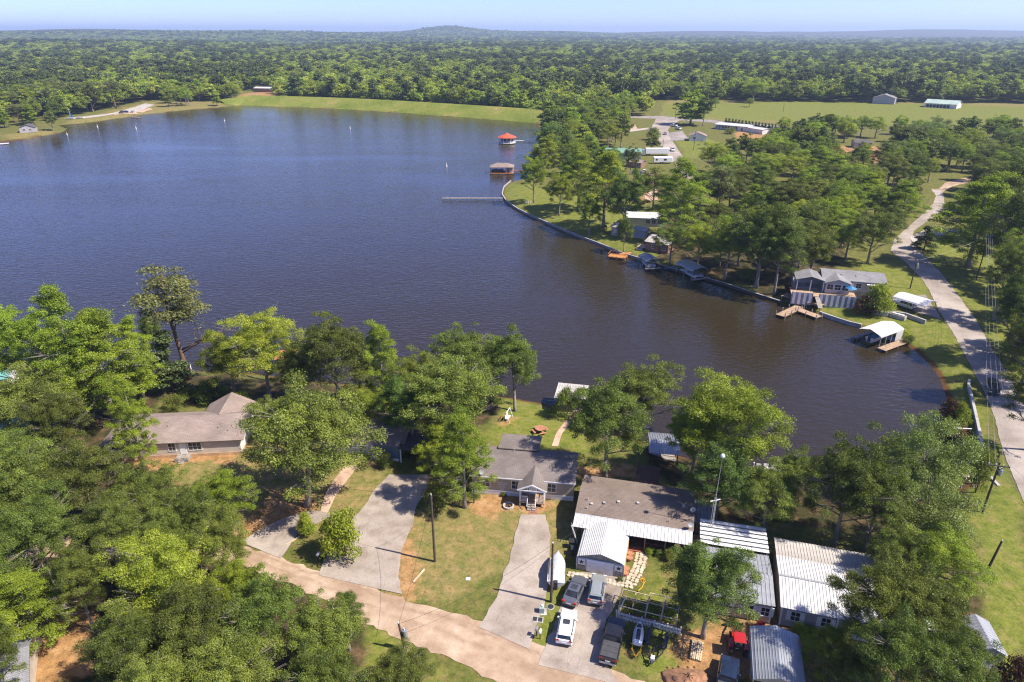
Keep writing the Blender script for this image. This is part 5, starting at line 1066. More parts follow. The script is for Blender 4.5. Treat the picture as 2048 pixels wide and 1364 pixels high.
# orange boathouse
a = W(979, 346, .7); H = empty('orange_boathouse', (a.x, a.y, 0), R(-3), 'boathouse with brown hip roof on an orange-stained deck', 'boathouse')
decking(H, 11.5, 7.0, .7, 'orange_wood', .25); piles(H, [(x, y) for x in (.2, 4, 8, 11.3) for y in (.1, 3.5, 6.9)], .6)
MB().box(0, 11.5, -.06, -.01, .3, .68).build('fascia', 'orange_wood', H); posts(H, [(x, y) for x in (.4, 2.9, 5.4) for y in (.4, 6.6)], .7, 3.4, .18, 'brown_siding')
MB().box(7.6, 11.0, .4, 6.6, .72, 3.35).build('storage_wall', 'peach_siding', H); hip_roof(10.6, 6.4, 3.4, 1.5, .5, .4, .3).build('roof', 'tan_shingle', H); door(H, 8.8, .4, .9, 2, .72, 'brown_siding'); MB().box(1.0, 6.4, 1.5, 4.6, .72, 1.9).build('covered_boat', 'dark_metal', H, .3)
railing(H, (.3, 6.8), (7.4, 6.8), .7, .95, 'brown_siding', .4)
dock('orange_walkway', 'orange-brown footbridge from the shore to the orange boathouse', (1012, 341), (1072, 341), 1.5, .75, 'red_wood', gap=3.5, rail='brown_siding')
# red-roofed gazebo
a = W(1014, 284, .8); H = empty('red_roofed_gazebo', (a.x, a.y, 0), 0, 'octagonal white gazebo with bright red roof standing over the lake', 'gazebo')
def octo(r, z, n=8, ph=.39): return [(r * math.cos(ph + k * 2 * math.pi / n), r * math.sin(ph + k * 2 * math.pi / n), z) for k in range(n)]
mb = MB(); mb.loft([octo(5.6, .5), octo(5.6, .85)]); mb.build('deck', 'white_paint', H); piles(H, [(p[0], p[1]) for p in octo(5.0, 0)], .6, .14)
rf = MB().loft([octo(6.1, 3.55), octo(6.1, 3.7), octo(.15, 6.0)]).build('roof', 'red_roof', H); MB().cyl(0, 0, 5.9, 6.5, .12, 8).build('finial', 'white_paint', rf)
for k in range(8):
    p, q = octo(5.2, 0)[k], octo(5.2, 0)[(k + 1) % 8]; MB().box(p[0] - .12, p[0] + .12, p[1] - .12, p[1] + .12, .85, 3.6).build('post', 'white_paint', H); railing(H, p[:2], q[:2], .85, .95, 'white_paint', .3)
MB().loft([octo(3.2, .86), octo(3.2, 3.5)]).build('inner_room', 'palegrey_siding', H)
for p in octo(3.26, 2.2)[4:8]: MB().box(p[0] - .6, p[0] + .6, p[1] - .05, p[1] + .05, 1.5, 2.9).build('window_pane', 'glass_dark', H)
dock('gazebo_walkway', 'white walkway from the wooded bank to the red-roofed gazebo', (1030, 281), (1088, 281), 1.5, .85, 'white_paint', gap=4)
# orange corner deck
a = W(1216, 513, .9); H = empty('corner_deck', (a.x, a.y, 0), R(-22), 'bright orange timber fishing deck at the seawall corner', 'deck'); decking(H, 5.2, 3.4, .9, 'orange_wood'); piles(H, [(x, y) for x in (.1, 2.6, 5.1) for y in (.1, 3.3)], 1.0, .11, 'orange_wood')
for p, q in (((0, 0), (5.2, 0)), ((0, 0), (0, 3.4)), ((0, 3.4), (3.4, 3.4)), ((5.2, 0), (5.2, 1.6))): railing(H, p, q, .9, .9, 'orange_wood', .8)
dock('deck_gangway', 'orange gangway joining the fishing deck to the lawn', (1240, 508), (1264, 505), 1.2, .9, 'orange_wood', gap=2)
# covered boat lifts
def lift(name, label, px, z, rz, w, L, ev, rg, mat, hull='white_paint', seat='grey_paint'):
    a = W(*px, 0); H = empty(name, (a.x, a.y, 0), rz, label, 'boat lift'); pf = arch(w, ev, rg, .5); arch_panels(H, pf, 0, L, .3, mat)
    for x in (.15, w - .15):
        for y in (.3, L * .5, L - .3): MB().cyl(x, y, -1.6, ev - .15, .08, 8).build('post', 'galv_metal', H)
        MB().box(x - .05, x + .05, .2, L - .2, ev - .3, ev - .18).build('beam', 'galv_metal', H)
    MB().box(-.2, w + .2, -1.0, .1, .45, .58).build('platform', 'grey_wood', H)
    for x in (w * .3, w * .7): MB().tube([(x, .5, .5), (x, L - .9, .5), (x, L - .4, .7)], [.28, .28, .08], 10).build('pontoon', 'galv_metal', H)
    b = MB().box(w * .2, w * .8, .5, L - .7, .78, .9).build('boat_deck', hull, H); MB().box(w * .24, w * .76, .6, L * .5, .9, 1.35).build('boat_seats', seat, b); return H
lift('covered_lift', 'boat lift under a low arched metal roof dappled with shade', (1383, 562), 0, R(20), 5.2, 8.2, 2.9, 3.5, 'galv_metal')
lift('pontoon_lift', 'small pontoon boat lift with grey arched canopy beside the kayaks', (1291, 540), 0, R(12), 4.2, 6.0, 2.6, 3.2, 'grey_paint')
# white boathouse
a = W(1713, 677, .6); b_ = W(1752, 692, .6); d = b_ - a
H = empty('white_boathouse', (a.x, a.y, 0), math.atan2(d.y, d.x), 'white arched metal boathouse with a plank deck along one side', 'boathouse'); w = 5.2; L = 8.4
arch_panels(H, arch(w, 3.0, 3.75, .5), 0, L, .3, 'white_metal')
for y in (.2, 2.2, 4.2, 6.2, L - .2):
    for x in (.1, w - .1): MB().box(x - .06, x + .06, y - .06, y + .06, -1.5, 2.9).build('post', 'galv_metal', H)
MB().box(w - .15, w - .05, L - 2.6, L, .6, 2.8).build('side_panel', 'white_metal', H); MB().box(.1, w - .1, L - .1, L, .6, 2.95).build('back_wall', 'white_metal', H)
decking(H, 1.9, L + .8, .62, 'deck_wood', x0=w + .05, y0=-.6); decking(H, 1.0, L, .62, 'grey_wood', x0=-1.1); piles(H, [(x, y) for x in (w + .2, w + 1.8, -1.0) for y in (0, 4, 8)], .55)
B = empty('lifted_boat', (0, 0, 0)); bo = empty('speedboat', H.location + Vector((math.cos(H.rotation_euler.z) * 2.5 - math.sin(H.rotation_euler.z) * .6, math.sin(H.rotation_euler.z) * 2.5 + math.cos(H.rotation_euler.z) * .6, .55)), H.rotation_euler.z, 'blue and white boat parked inside the white boathouse', 'boat'); bpy.data.objects.remove(B)
def hull(L, w, h, n=9):
    r = []
    for k in range(n):
        t = k / (n - 1); q = w / 2 * (1 - max(0, t - .55) ** 2 * 4.6) * (1 if t < .98 else .4); rise = .25 * max(0, t - .6); r.append([(-q * .55, t * L, rise), (q * .55, t * L, rise), (q, t * L, h + rise * .6), (-q, t * L, h + rise * .6)])
    return r
MB().loft(hull(5.6, 2.1, .9)).build('hull', 'white_paint', bo, .05); MB().box(-.8, .8, .5, 3.2, .9, 1.15).build('cover', 'tarp_blue', bo, .1); MB().box(-.25, .25, -.35, .05, .2, 1.3).build('outboard_motor', 'dark_metal', bo, .06)
# pier of the deck house
dock('pier', 'wooden pier walkway below the panelled deck wall', (1568, 588), (1648, 610), 2.8, 1.75, 'deck_wood', gap=3)
H, L = dock('finger_dock', 'angled wooden finger dock with white posts', (1560, 631), (1600, 612), 2.2, .7, 'deck_wood', gap=2.4, up=.9)
dock('dock_platform', 'wooden dock platform with railed steps', (1596, 618), (1640, 634), 2.2, .7, 'deck_wood', gap=2.4, up=.7, rail=None)
# subject dock on the near shore
A = W(1110, 795, 3.4); H = empty('white_roofed_dock', (A.x, A.y, 0), R(-12), 'boat dock with flat pale roof at the end of the tan walkway', 'boat dock'); panels(H, (-.2, 0, 3.3), (5.6, 0, 0), (0, 5.4, .25), .45, 'stained_metal', rib=.03)
for x in (.1, 5.1):
    for y in (.2, 2.7, 5.2): MB().box(x - .08, x + .08, y - .08, y + .08, -1.5, 3.25).build('post', 'grey_wood', H)
    MB().box(x - .06, x + .06, .1, 5.3, 3.02, 3.2).build('beam', 'grey_wood', H)
decking(H, 5.4, 1.6, .65, 'deck_wood', y0=-.2); decking(H, 1.2, 4, .65, 'deck_wood', x0=4.2, y0=1.5); decking(H, 1.6, 6.5, .65, 'deck_wood', x0=2.6, y0=-6.8); piles(H, [(2.7, -3), (4.1, -3), (2.7, -.4), (4.1, -.4)], .6)
a = G(1299, 926); H = empty('dock_shed', (a.x, a.y, .2), R(-8), 'open dock shed with dappled corrugated metal roof on the near shore', 'boat shed'); panels(H, (-.2, -.2, 2.9), (4.6, 0, 0), (0, 3.0, .7), .38, 'galv_metal'); panels(H, (4.4, 5.8, 2.9), (-4.6, 0, 0), (0, -3.0, .7), .38, 'galv_metal')
posts(H, [(x, y) for x in (.1, 4.1) for y in (.1, 2.8, 5.4)], -1.5, 2.9, .14, 'dark_wood'); MB().box(0, 4.2, 0, 5.5, .4, .55).build('floor', 'grey_wood', H); railing(H, (0, .1), (4.2, .1), .55, .95, 'dark_wood', .3); MB().box(.3, 1.8, 3, 5, .56, 2.4).build('locker', 'white_paint', H)
a = W(1516, 958, .6); H = empty('white_dock', (a.x, a.y, 0), R(-5), 'white dock with stacked furniture half hidden by the cove oaks', 'dock'); decking(H, 5, 3.4, .6, 'grey_wood'); piles(H, [(x, y) for x in (.1, 4.9) for y in (.1, 3.3)], 1.3, .1, 'white_paint')
for x, y in ((.6, 2.2), (1.7, 2.3), (2.8, 2.1)): q = MB().box(x - .35, x + .35, y - .35, y + .35, .95, 1.05).build('bench_seat', 'white_paint', H); MB().box(x - .35, x + .35, y + .3, y + .38, 1.05, 1.6).build('bench_back', 'white_paint', q); [MB().box(x + i - .03, x + i + .03, y + j - .03, y + j + .03, .6, .95).build('leg', 'white_paint', q) for i in (-.3, .3) for j in (-.3, .3)]
# pink boathouse behind the lakeside trees
H, w = house('pink_boathouse', 'pinkish boathouse glimpsed between the lakeside trees', (556, 742), (592, 740), 'boathouse', .4); gable_walls(w, 4, 2.6, .9, 0).build('wall', 'peach_siding', H); gable_roof(w, 4, 2.6, .9, .3).build('roof', 'red_wood', H)
# ================================================================= far houses on the right bank
H, w = house('deck_house', 'grey lakeside house with panelled deck wall and two front gables', (1594, 577), (1768, 592), z=3.6); 
mainx = 6.0
MB().box(-.2, 13.2, 1.4, 9.4, -2.4, -.02).build('foundation', 'concrete_wall', H); MB().box(13.2, w, 1.5, 9.4, -2.4, 0).build('foundation', 'concrete_wall', H)
gable_walls(w - mainx, 8.0, 2.7, 1.0, 0, mainx, 1.5).build('wall', 'palegrey_siding', H); gable_roof(w - mainx, 8.0, 2.7, 1.0, .5, .12, mainx, 1.5).build('roof', 'slate_shingle', H)
gable_roof(6.4, 6.0, 2.6, .9, .3, .1, -.4, -.5, 'y').build('porch_roof', 'slate_shingle', H); posts(H, [(-.2, -.3), (2.9, -.3), (5.8, -.3), (-.2, 5.2)], -.2, 2.6, .2, 'white_paint'); MB().box(-.2, 5.9, 5.0, 5.2, 0, 2.55).build('porch_wall', 'palegrey_siding', H)
gable_walls(5.4, 5.0, 2.6, .9, 0, 6.2, -1.2, 'y').build('sunroom', 'palegrey_siding', H); gable_roof(5.4, 7.5, 2.6, .9, .35, .1, 6.2, -1.2, 'y').build('sunroom_roof', 'slate_shingle', H)
for x in (7.2, 8.9, 10.6): window(H, x, 1.55, 1.35, 1.3, -1.2)
for x in (14, 17.0): window(H, x, 1.5, 1.2, 1.1, 1.5)
door(H, 12.4, 1.5); MB().box(15.6, 18.0, .3, 1.45, 2.2, 2.3).build('door_canopy', 'white_paint', H)
for x, y in ((13.5, 3.2), (16, 3.8), (10.2, 3.2)): vent(H, x, y + .3, 3.3, .4, .25)
MB().box(-1.6, 13.2, -4.2, 1.4, -.35, -.18).build('deck', 'deck_wood', H); pn = empty('deck_wall', (0, 0, 0)); pn.parent = H
for k in range(12):
    x = -1.6 + k * 1.23
    if k == 4: continue
    MB().box(x, x + 1.2, -4.3, -4.22, -2.6, .55).build('wall_panel', 'grey_paint', pn); MB().box(x + .3, x + .92, -4.34, -4.305, -2.4, .4).build('inset_panel', 'white_paint', pn)
MB().bar((4.2, -4.4, -.3), (5.0, -6.6, -2.2), 1.1, .15).build('stair', 'grey_wood', H)
um = MB(); um.tube([(11.6, -2.6, -.2), (11.6, -2.6, 2.4)], .04, 6); u_ = um.build('umbrella_pole', 'white_paint', H); MB().loft([[(11.6 + 1.3 * math.cos(k * .785), -2.6 + 1.3 * math.sin(k * .785), 2.1) for k in range(8)], [(11.6 + .05 * math.cos(k * .785), -2.6 + .05 * math.sin(k * .785), 2.7) for k in range(8)]]).build('umbrella_canopy', 'tarp_blue', H)
railing(H, (5.6, -4.1), (12.9, -4.1), -.18, .95, 'deck_wood', .3); MB().box(9.4, 10.6, -3.4, -2.6, .45, .52).build('table', 'raw_timber', H)
posts(H, [(9.5, -3.3), (10.5, -3.3), (9.5, -2.7), (10.5, -2.7)], -.18, .45, .07, 'raw_timber', 'table_leg')
H, w = house('long_carport', 'white metal carport with curved eaves over a parked white car', (1782, 611), (1846, 631), 'carport')
pf = [(-.1, 2.1), (.05, 2.35), (.5, 2.55), (2.6, 2.95), (4.7, 2.55), (5.15, 2.35), (5.3, 2.1)]
rf = empty('roof', (0, 0, 0)); rf.parent = H; rf.rotation_euler = (0, 0, R(90)); rf.location = (w, -.2, 0); arch_panels(rf, pf, 0, w, .3, 'white_paint'); posts(H, [(x, y) for x in (.1, w * .5, w - .1) for y in (-.1, 5.0)], 0, 2.3, .09, 'galv_metal')
H, w = house('planter_box', 'grey concrete planter box at the end of the terrace wall', (1778, 634), (1808, 642), 'planter'); MB().box(0, w, 0, 1.4, 0, .9).build('box', 'concrete_wall', H); MB().box(.15, w - .15, .15, 1.25, .88, .93).build('soil', 'soil', H); MB().loft([[(x_, y_, z_) for x_, y_ in ((.4, .4), (w - .4, .4), (w - .4, 1.0), (.4, 1.0))] for z_ in (.93, 1.1)]).build('flowers', 'white_paint', H)
def cabin(name, label, fl, fr, d, h, rise, wall, roof, axis='x', metal=False, wins=(), cat='house', ov=.35):
    H, w = house(name, label, fl, fr, cat); gable_walls(w, d, h, rise, 0, axis=axis).build('wall', wall, H); gable_roof(w, d, h, rise, ov, axis=axis).build('roof', roof, H)
    for x in wins: window(H, x * w, h * .58, min(1.4, w * .16), 1.2)
    return H, w
cabin('long_white_cabin', 'long pale-roofed cabin under the dark oak by the village', (1252, 452), (1330, 455), 7, 3, 1.1, 'palegrey_siding', 'white_metal', wins=(.55, .7, .85))
H, w = cabin('grey_roofed_shed', 'small shed with pale tin roof on the lakeside lawn', (1222, 470), (1252, 474), 5, 2.8, .8, 'grey_siding', 'stained_metal', wins=(.3,), cat='shed'); MB().box(w * .15, w * .75, -.04, .0, 0, 2.1).build('wide_door', 'peach_siding', H)
cabin('shed_annex', 'grey annex between the tin-roofed shed and the brown cabin', (1254, 474), (1290, 478), 4, 2.6, .7, 'grey_siding', 'galv_metal', cat='shed')
H, w = cabin('brown_cabin', 'brown lakeside cabin with pale roof and wooden porch steps', (1290, 501), (1335, 508), 9, 2.9, 1.0, 'brown_siding', 'stained_metal', wins=(.35, .8)); MB().box(w * .45, w * .62, -.5, .1, 0, 3.9).build('chimney', 'brick_red', H); MB().box(-2.8, -.05, 0, 3.5, .7, .85).build('porch_deck', 'raw_timber', H); railing(H, (-2.8, 0), (-.05, 0), .85, .9, 'raw_timber', .3); [MB().box(-2.6, -.6, -.35 * (k + 1), -.35 * k - .003, 0, .68 - .2 * k).build('step', 'grey_wood', H) for k in range(3)]
cabin('green_roofed_house', 'long pale house with green metal roof beside the parked trailers', (1212, 318), (1282, 319), 10, 3.2, 1.6, 'green_siding', 'green_metal', wins=(.55, .7, .9))
cabin('brown_annex', 'low brown building in front of the green-roofed house', (1252, 334), (1281, 337), 6, 2.6, .8, 'brown_siding', 'tan_shingle', cat='building', wins=(.8,))
cabin('village_cottage', 'small white gabled cottage beside the asphalt lot', (1378, 282), (1412, 283), 9, 3, 1.8, 'white_siding', 'tan_shingle', 'y', wins=(.3,), cat='cottage')
H, w = house('motel_row', 'long low white building with flat roof and shaded porch', (1428, 258), (1494, 264), 'building'); MB().box(0, w, 1.8, 9, 0, 3.2).build('wall', 'white_siding', H); MB().slab((-.4, -.2, 3.2), (w + .4, -.2, 3.2), (w + .4, 9.4, 3.7), (-.4, 9.4, 3.7), .2).build('roof', 'white_metal', H); posts(H, [(w * k / 10, 0) for k in range(11)], 0, 3.1, .2, 'white_paint')
for k in range(8): window(H, w * (.06 + .085 * k), 1.7, 1.3, 1.3, 1.8)
MB().box(w * .72, w - .1, .2, 1.78, 0, 3.1).build('front_room', 'white_siding', H); door(H, w * .84, .2, 1.2, 2.2, 0, 'blue_siding')
cabin('white_annex', 'small white building at the end of the long low building', (1494, 264), (1524, 269), 8, 2.8, .6, 'white_siding', 'white_metal', cat='building')
cabin('grey_barn', 'wide grey barn with dark doorway at the top of the field', (1744, 207), (1788, 209), 26, 5.2, 3.0, 'grey_siding', 'slate_shingle', 'y', cat='barn'); H, w = house('barn_doorway', '', (1744, 207), (1788, 209)); bpy.data.objects.remove(H)
H, w = house('green_roofed_barn', 'long white barn with pale green roof in the field', (1848, 214), (1912, 218), 'barn'); gable_walls(w, 16, 3.6, 2.6, 0).build('wall', 'white_siding', H); gable_roof(w, 16, 3.6, 2.6, .6).build('roof', 'palegreen_metal', H); MB().box(w * .05, w * .8, -.06, .0, .2, 2.6).build('bay_shade', 'opening_shade', H); posts(H, [(w * (.05 + .107 * k), -.15) for k in range(8)], 0, 3.4, .3, 'white_paint')  # black slab on the solid wall paints the shade of an open bay
cabin('clearing_house', 'blue-white house in the clay clearing among the oaks', (1708, 296), (1742, 297), 8, 3, 1.2, 'palegrey_siding', 'dark_shingle', wins=(.3, .7))
cabin('shore_house', 'dark-roofed house standing above the far left shore', (40, 266), (73, 269), 9, 3.2, 1.6, 'grey_siding', 'dark_shingle', 'y', wins=(.3, .7))
cabin('forest_house', 'white-roofed house at the far end of the dam', (508, 184), (550, 185), 10, 4, 1.2, 'brown_siding', 'white_metal', wins=(.2, .5, .8))
cabin('roadside_house', 'house with dark roof hidden under the oaks by the village', (1660, 452), (1700, 458), 7, 2.8, 1.0, 'grey_siding', 'dark_shingle', wins=(.3,))
# ================================================================= vehicles (local: x forward, y left, z up, origin on the ground)
def carpaint(name, col, metal=.3):
    m, nt, b = newmat(name); b.inputs['Base Color'].default_value = (*col, 1); b.inputs['Metallic'].default_value = metal; b.inputs['Roughness'].default_value = .28; b.inputs['Coat Weight'].default_value = .8; b.inputs['Coat Roughness'].default_value = .05
    n = noise(nt, 1.2, 4); r = ramp(nt, n.outputs[0], [(.35, (.2, .2, .2)), (.7, (.36, .36, .36))]); nt.links.new(r.outputs[0], b.inputs['Roughness'])
carpaint('paint_white', (.75, .74, .72), 0); carpaint('paint_grey', (.2, .205, .215), .6); carpaint('paint_sage', (.42, .44, .4), .5); carpaint('paint_black', (.018, .018, .02), .2); carpaint('paint_navy', (.02, .035, .075), .3); carpaint('paint_red', (.42, .02, .015), .1); carpaint('paint_silver', (.5, .5, .5), .6); carpaint('paint_yellow', (.75, .38, .015), 0)
simple('tyre', (.02, .02, .02), .85); simple('alloy', (.4, .4, .41), .35, .8); simple('vinyl', (.06, .06, .062), .65, 0, .15); simple('cover_white', (.5, .5, .5), .6, 0, .15, 2, .3)
m, nt, b = newmat('lamp_red'); b.inputs['Base Color'].default_value = (.45, .012, .01, 1); b.inputs['Roughness'].default_value = .15
m, nt, b = newmat('lamp_clear'); b.inputs['Base Color'].default_value = (.6, .6, .6, 1); b.inputs['Roughness'].default_value = .1
def car_at(px, rz, name, label, cat='car', z=0, group=None, base=None):
    p = G(*px) if base is None else W(*px, base); e = empty(name, p + Vector((0, 0, z + .09)), rz, label, cat, group); return e
def wheels(e, L, w, wb, r=.34, front=None):
    f = wb / 2 if front is None else front
    for x in (f, f - wb):
        for s in (-1, 1):
            o = MB().tube([(0, -.11, 0), (0, .11, 0)], r, 16).build('wheel', 'tyre', e, .02, loc=(x, s * (w / 2 - .12), r)); MB().tube([(0, s * .09, 0), (0, s * .125, 0)], [r * .66, r * .6], 12).build('rim', 'alloy', o)
def body_loft(L, w, st):
    """st: (x fraction, half-width factor, z bottom, z shoulder, z top)"""
    r = []
    for fx_, hw, zb, zs, zt in st:
        x = fx_ * L; h = hw * w / 2; r.append([(x, -h * .9, zb), (x, -h, zb + .12), (x, -h, zs), (x, -h * .93, zt - .03), (x, -h * .8, zt), (x, h * .8, zt), (x, h * .93, zt - .03), (x, h, zs), (x, h, zb + .12), (x, h * .9, zb)])
    return MB().loft(r)
def cabin_top(e, w, xs, z0, z1, paint, wt=.74, wb=.92, sunroof=False, rails=False, back_glass=True):
    """glasshouse: xs = rear base, rear top, front top, front base; painted roof and pillars, glass set in between"""
    xr0, xr1, xf1, xf0 = xs; a, b = w / 2 * wb, w / 2 * wt; zr = z1 - .05
    core = MB().hexa([(xr0 + .05, -a + .05, z0), (xf0 - .05, -a + .05, z0), (xf0 - .05, a - .05, z0), (xr0 + .05, a - .05, z0), (xr1 + .03, -b + .03, zr), (xf1 - .03, -b + .03, zr), (xf1 - .03, b - .03, zr), (xr1 + .03, b - .03, zr)]).build('glasshouse', 'glass_dark', e)
    rf = MB(); n = 6; ring = []
    for k in range(n + 1):
        t = k / n; x = xr1 + (xf1 - xr1) * t; c = .045 * math.sin(math.pi * t); q = b * (1 if 0 < k < n else .94); ring.append([(x, -q, zr - .02), (x, -q * .96, zr + .035 + c * .6), (x, -q * .5, zr + .05 + c), (x, q * .5, zr + .05 + c), (x, q * .96, zr + .035 + c * .6), (x, q, zr - .02)])
    ro = rf.loft(ring).build('roof', paint, e, smooth_=False)
    pl = MB()
    for s in (-1, 1):
        pl.bar((xf0, s * a * .97, z0), (xf1, s * b * .98, zr), .07, .07); pl.bar((xr0, s * a * .97, z0), (xr1, s * b * .98, zr), .1, .1)
        xm = (xf1 + xr1) / 2 - .1; pl.bar((xm, s * a * .995, z0), (xm, s * b * 1.0, zr), .08, .05)
        if xr1 - xr0 < .4 and xf1 - xr1 > 1.7: pl.bar((xr1 + .55, s * a * .995, z0), (xr1 + .5, s * b * 1.0, zr), .08, .05)
    pl.build('pillar', paint, e)
    if sunroof: MB().box(xf1 - 1.0, xf1 - .3, -b * .55, b * .55, zr + .07, zr + .106).build('sunroof', 'glass_dark', ro)
    if rails:
        for s in (-1, 1): MB().bar((xr1 + .15, s * b * .93, zr + .12), (xf1 - .15, s * b * .93, zr + .12), .05).build('roof_rail', 'dark_metal', ro)
def trim(e, L, w, zt, paint, zl=.68, tail='wide', hx=0):
    for s in (-1, 1):
        MB().box(L / 2 - .16 + hx, L / 2 - .01 + hx, s * w * .36 - .2, s * w * .36 + .2, zl - .09, zl + .09).build('headlight', 'lamp_clear', e, .02); MB().box(-L / 2 - .015, -L / 2 + .16, s * w * .38 - .18, s * w * .38 + .18, zl + .08, zl + .26).build('taillight', 'lamp_red', e, .02); MB().box(.55, .75, s * (w / 2 + .1) - .1, s * (w / 2 + .1) + .1, zt - .05, zt + .11).build('mirror', paint, e, .03)
    MB().box(L / 2 - .05, L / 2 + .03, -w * .28, w * .28, .36, .58).build('grille', 'dark_metal', e); MB().box(-L / 2 - .03, -L / 2 + .03, -w * .42, w * .42, .3, .48).build('rear_bumper', 'dark_metal', e, .02); MB().box(-L / 2 - .035, -L / 2 - .005, -.26, .26, .62, .76).build('number_plate', 'white_paint', e)
def sedan(e, paint, sunroof=True):
    L, w = 4.75, 1.83
    body_loft(L, w, [(-.5, .84, .36, .66, .82), (-.46, .95, .24, .76, .96), (-.3, 1, .2, .8, 1.0), (0, 1, .2, .8, .97), (.2, 1, .2, .78, .95), (.34, .98, .2, .74, .88), (.45, .92, .24, .66, .78), (.5, .8, .34, .56, .66)]).build('body', paint, e, .03)
    cabin_top(e, w, (-1.75, -1.05, .25, 1.05), .9, 1.44, paint, sunroof=sunroof); wheels(e, L, w, 2.75, .33); trim(e, L, w, .98, paint)
def suv(e, paint, L=4.65, w=1.87, h=1.68, sunroof=False, rails=True):
    body_loft(L, w, [(-.5, .88, .4, .8, .98), (-.47, .97, .26, .86, 1.04), (-.3, 1, .22, .86, 1.04), (0, 1, .22, .86, 1.02), (.2, 1, .22, .84, 1.0), (.33, .98, .22, .82, .98), (.45, .93, .26, .76, .9), (.5, .82, .36, .62, .74)]).build('body', paint, e, .03)
    cabin_top(e, w, (-L * .49, -L * .42, .3, 1.02), .97, h, paint, sunroof=sunroof, rails=rails); wheels(e, L, w, 2.72, .36); trim(e, L, w, 1.05, paint, .76)
    MB().bar((-L * .42 - .12, -.6, h - .03), (-L * .42 - .12, .6, h - .03), .2, .04).build('spoiler', paint, e)
def pickup(e, paint, cover='vinyl', L=5.85, w=2.02):
    body_loft(L, w, [(-.5, .93, .5, 1.0, 1.2), (-.485, .97, .4, 1.05, 1.26), (-.1, .98, .36, 1.05, 1.26), (.0, 1, .36, 1.02, 1.2), (.2, 1, .36, 1.0, 1.18), (.36, .98, .36, .98, 1.14), (.47, .95, .38, .92, 1.06), (.5, .88, .44, .8, .94)]).build('body', paint, e, .035)
    cabin_top(e, w, (-.72, -.55, 1.0, 1.62), 1.15, 1.9, paint, .8, .95); wheels(e, L, w, 3.68, .42); trim(e, L, w, 1.2, paint, .85)
    for k in range(3): MB().box(-2.86 + k * .7, -2.19 + k * .7, -.86, .86, 1.262, 1.3).build('bed_cover_panel', cover, e, .015)
    MB().box(-L / 2 - .2, -L / 2 - .04, -.85, .85, .45, .62).build('chrome_bumper', 'alloy', e, .03); MB().bar((-L / 2 - .3, 0, .45), (-L / 2 - .05, 0, .45), .1).build('tow_hitch', 'dark_metal', e)
ang = lambda a, b: (lambda d: math.atan2(d.y, d.x))(G(*b) - G(*a))
sedan(car_at((1150, 1189), ang((1140, 1210), (1162, 1162)), 'grey_sedan', 'grey sedan with sunroof parked before the metal garage'), 'paint_grey')
suv(car_at((1194, 1187), ang((1191, 1207), (1199, 1158)), 'sage_crossover', 'pale sage hatchback crossover beside the grey sedan', z=0), 'paint_sage', 4.5, 1.85, 1.6)
suv(car_at((1133, 1262), ang((1129, 1285), (1139, 1230)), 'white_crossover', 'white crossover with dark sunroof parked near the gravel road'), 'paint_white', 4.65, 1.87, 1.62, True, False)
pickup(car_at((1225, 1290), ang((1220, 1316), (1234, 1258)), 'black_pickup', 'black pickup truck with grey folding bed cover', 'pickup truck'), 'paint_black')
pickup(car_at((1452, 1372), ang((1449, 1400), (1458, 1340)), 'navy_pickup', 'navy blue pickup in dappled shade beside the metal carport', 'pickup truck'), 'paint_navy')
suv(car_at((1984, 783), ang((1977, 760), (1988, 800)), 'black_suv', 'black car driving along the paved road by the cove'), 'paint_black', 4.7, 1.9, 1.7)
suv(car_at((1808, 614), ang((1825, 621), (1784, 607)), 'white_suv', 'white car parked under the curved white carport'), 'paint_white', 4.9, 1.95, 1.75)
G_ = 'small far vehicles by the village road'
for nm, lb, px, to, paint, fn in [('white_truck', 'white pickup driving down the village road', (1345, 302), (1350, 309), 'paint_white', pickup), ('silver_car', 'silver car on the village road near the asphalt lot', (1330, 269), (1326, 262), 'paint_silver', sedan), ('parked_van', 'white vehicle parked beside the bare yard under the trees', (1288, 346), (1287, 340), 'paint_white', suv),
      ('red_car', 'red car on the pinkish yard between the lakeside trees', (1302, 374), (1314, 374), 'paint_red', sedan), ('dark_car', 'dark car beside the white vehicle in the bare yard', (1279, 349), (1284, 355), 'paint_black', sedan), ('white_pickup', 'white pickup parked at the road junction', (1347, 253), (1340, 252), 'paint_white', pickup), ('white_flatbed', 'long white truck beside the asphalt lot at the junction', (1356, 259), (1347, 257), 'paint_white', pickup),
      ('beach_car', 'dark car parked by the far beach track', (243, 226), (236, 227), 'paint_black', suv), ('beach_sedan', 'dark sedan parked behind the car at the far beach', (251, 225), (245, 225), 'paint_navy', sedan), ('beach_van', 'white car parked on the grass above the far shore', (266, 226), (260, 225), 'paint_white', suv), ('grove_car', 'white car glimpsed among the oaks left of the dirt road', (1750, 402), (1742, 400), 'paint_white', suv)]:
    fn(car_at(px, ang(px, to), nm, lb), paint)
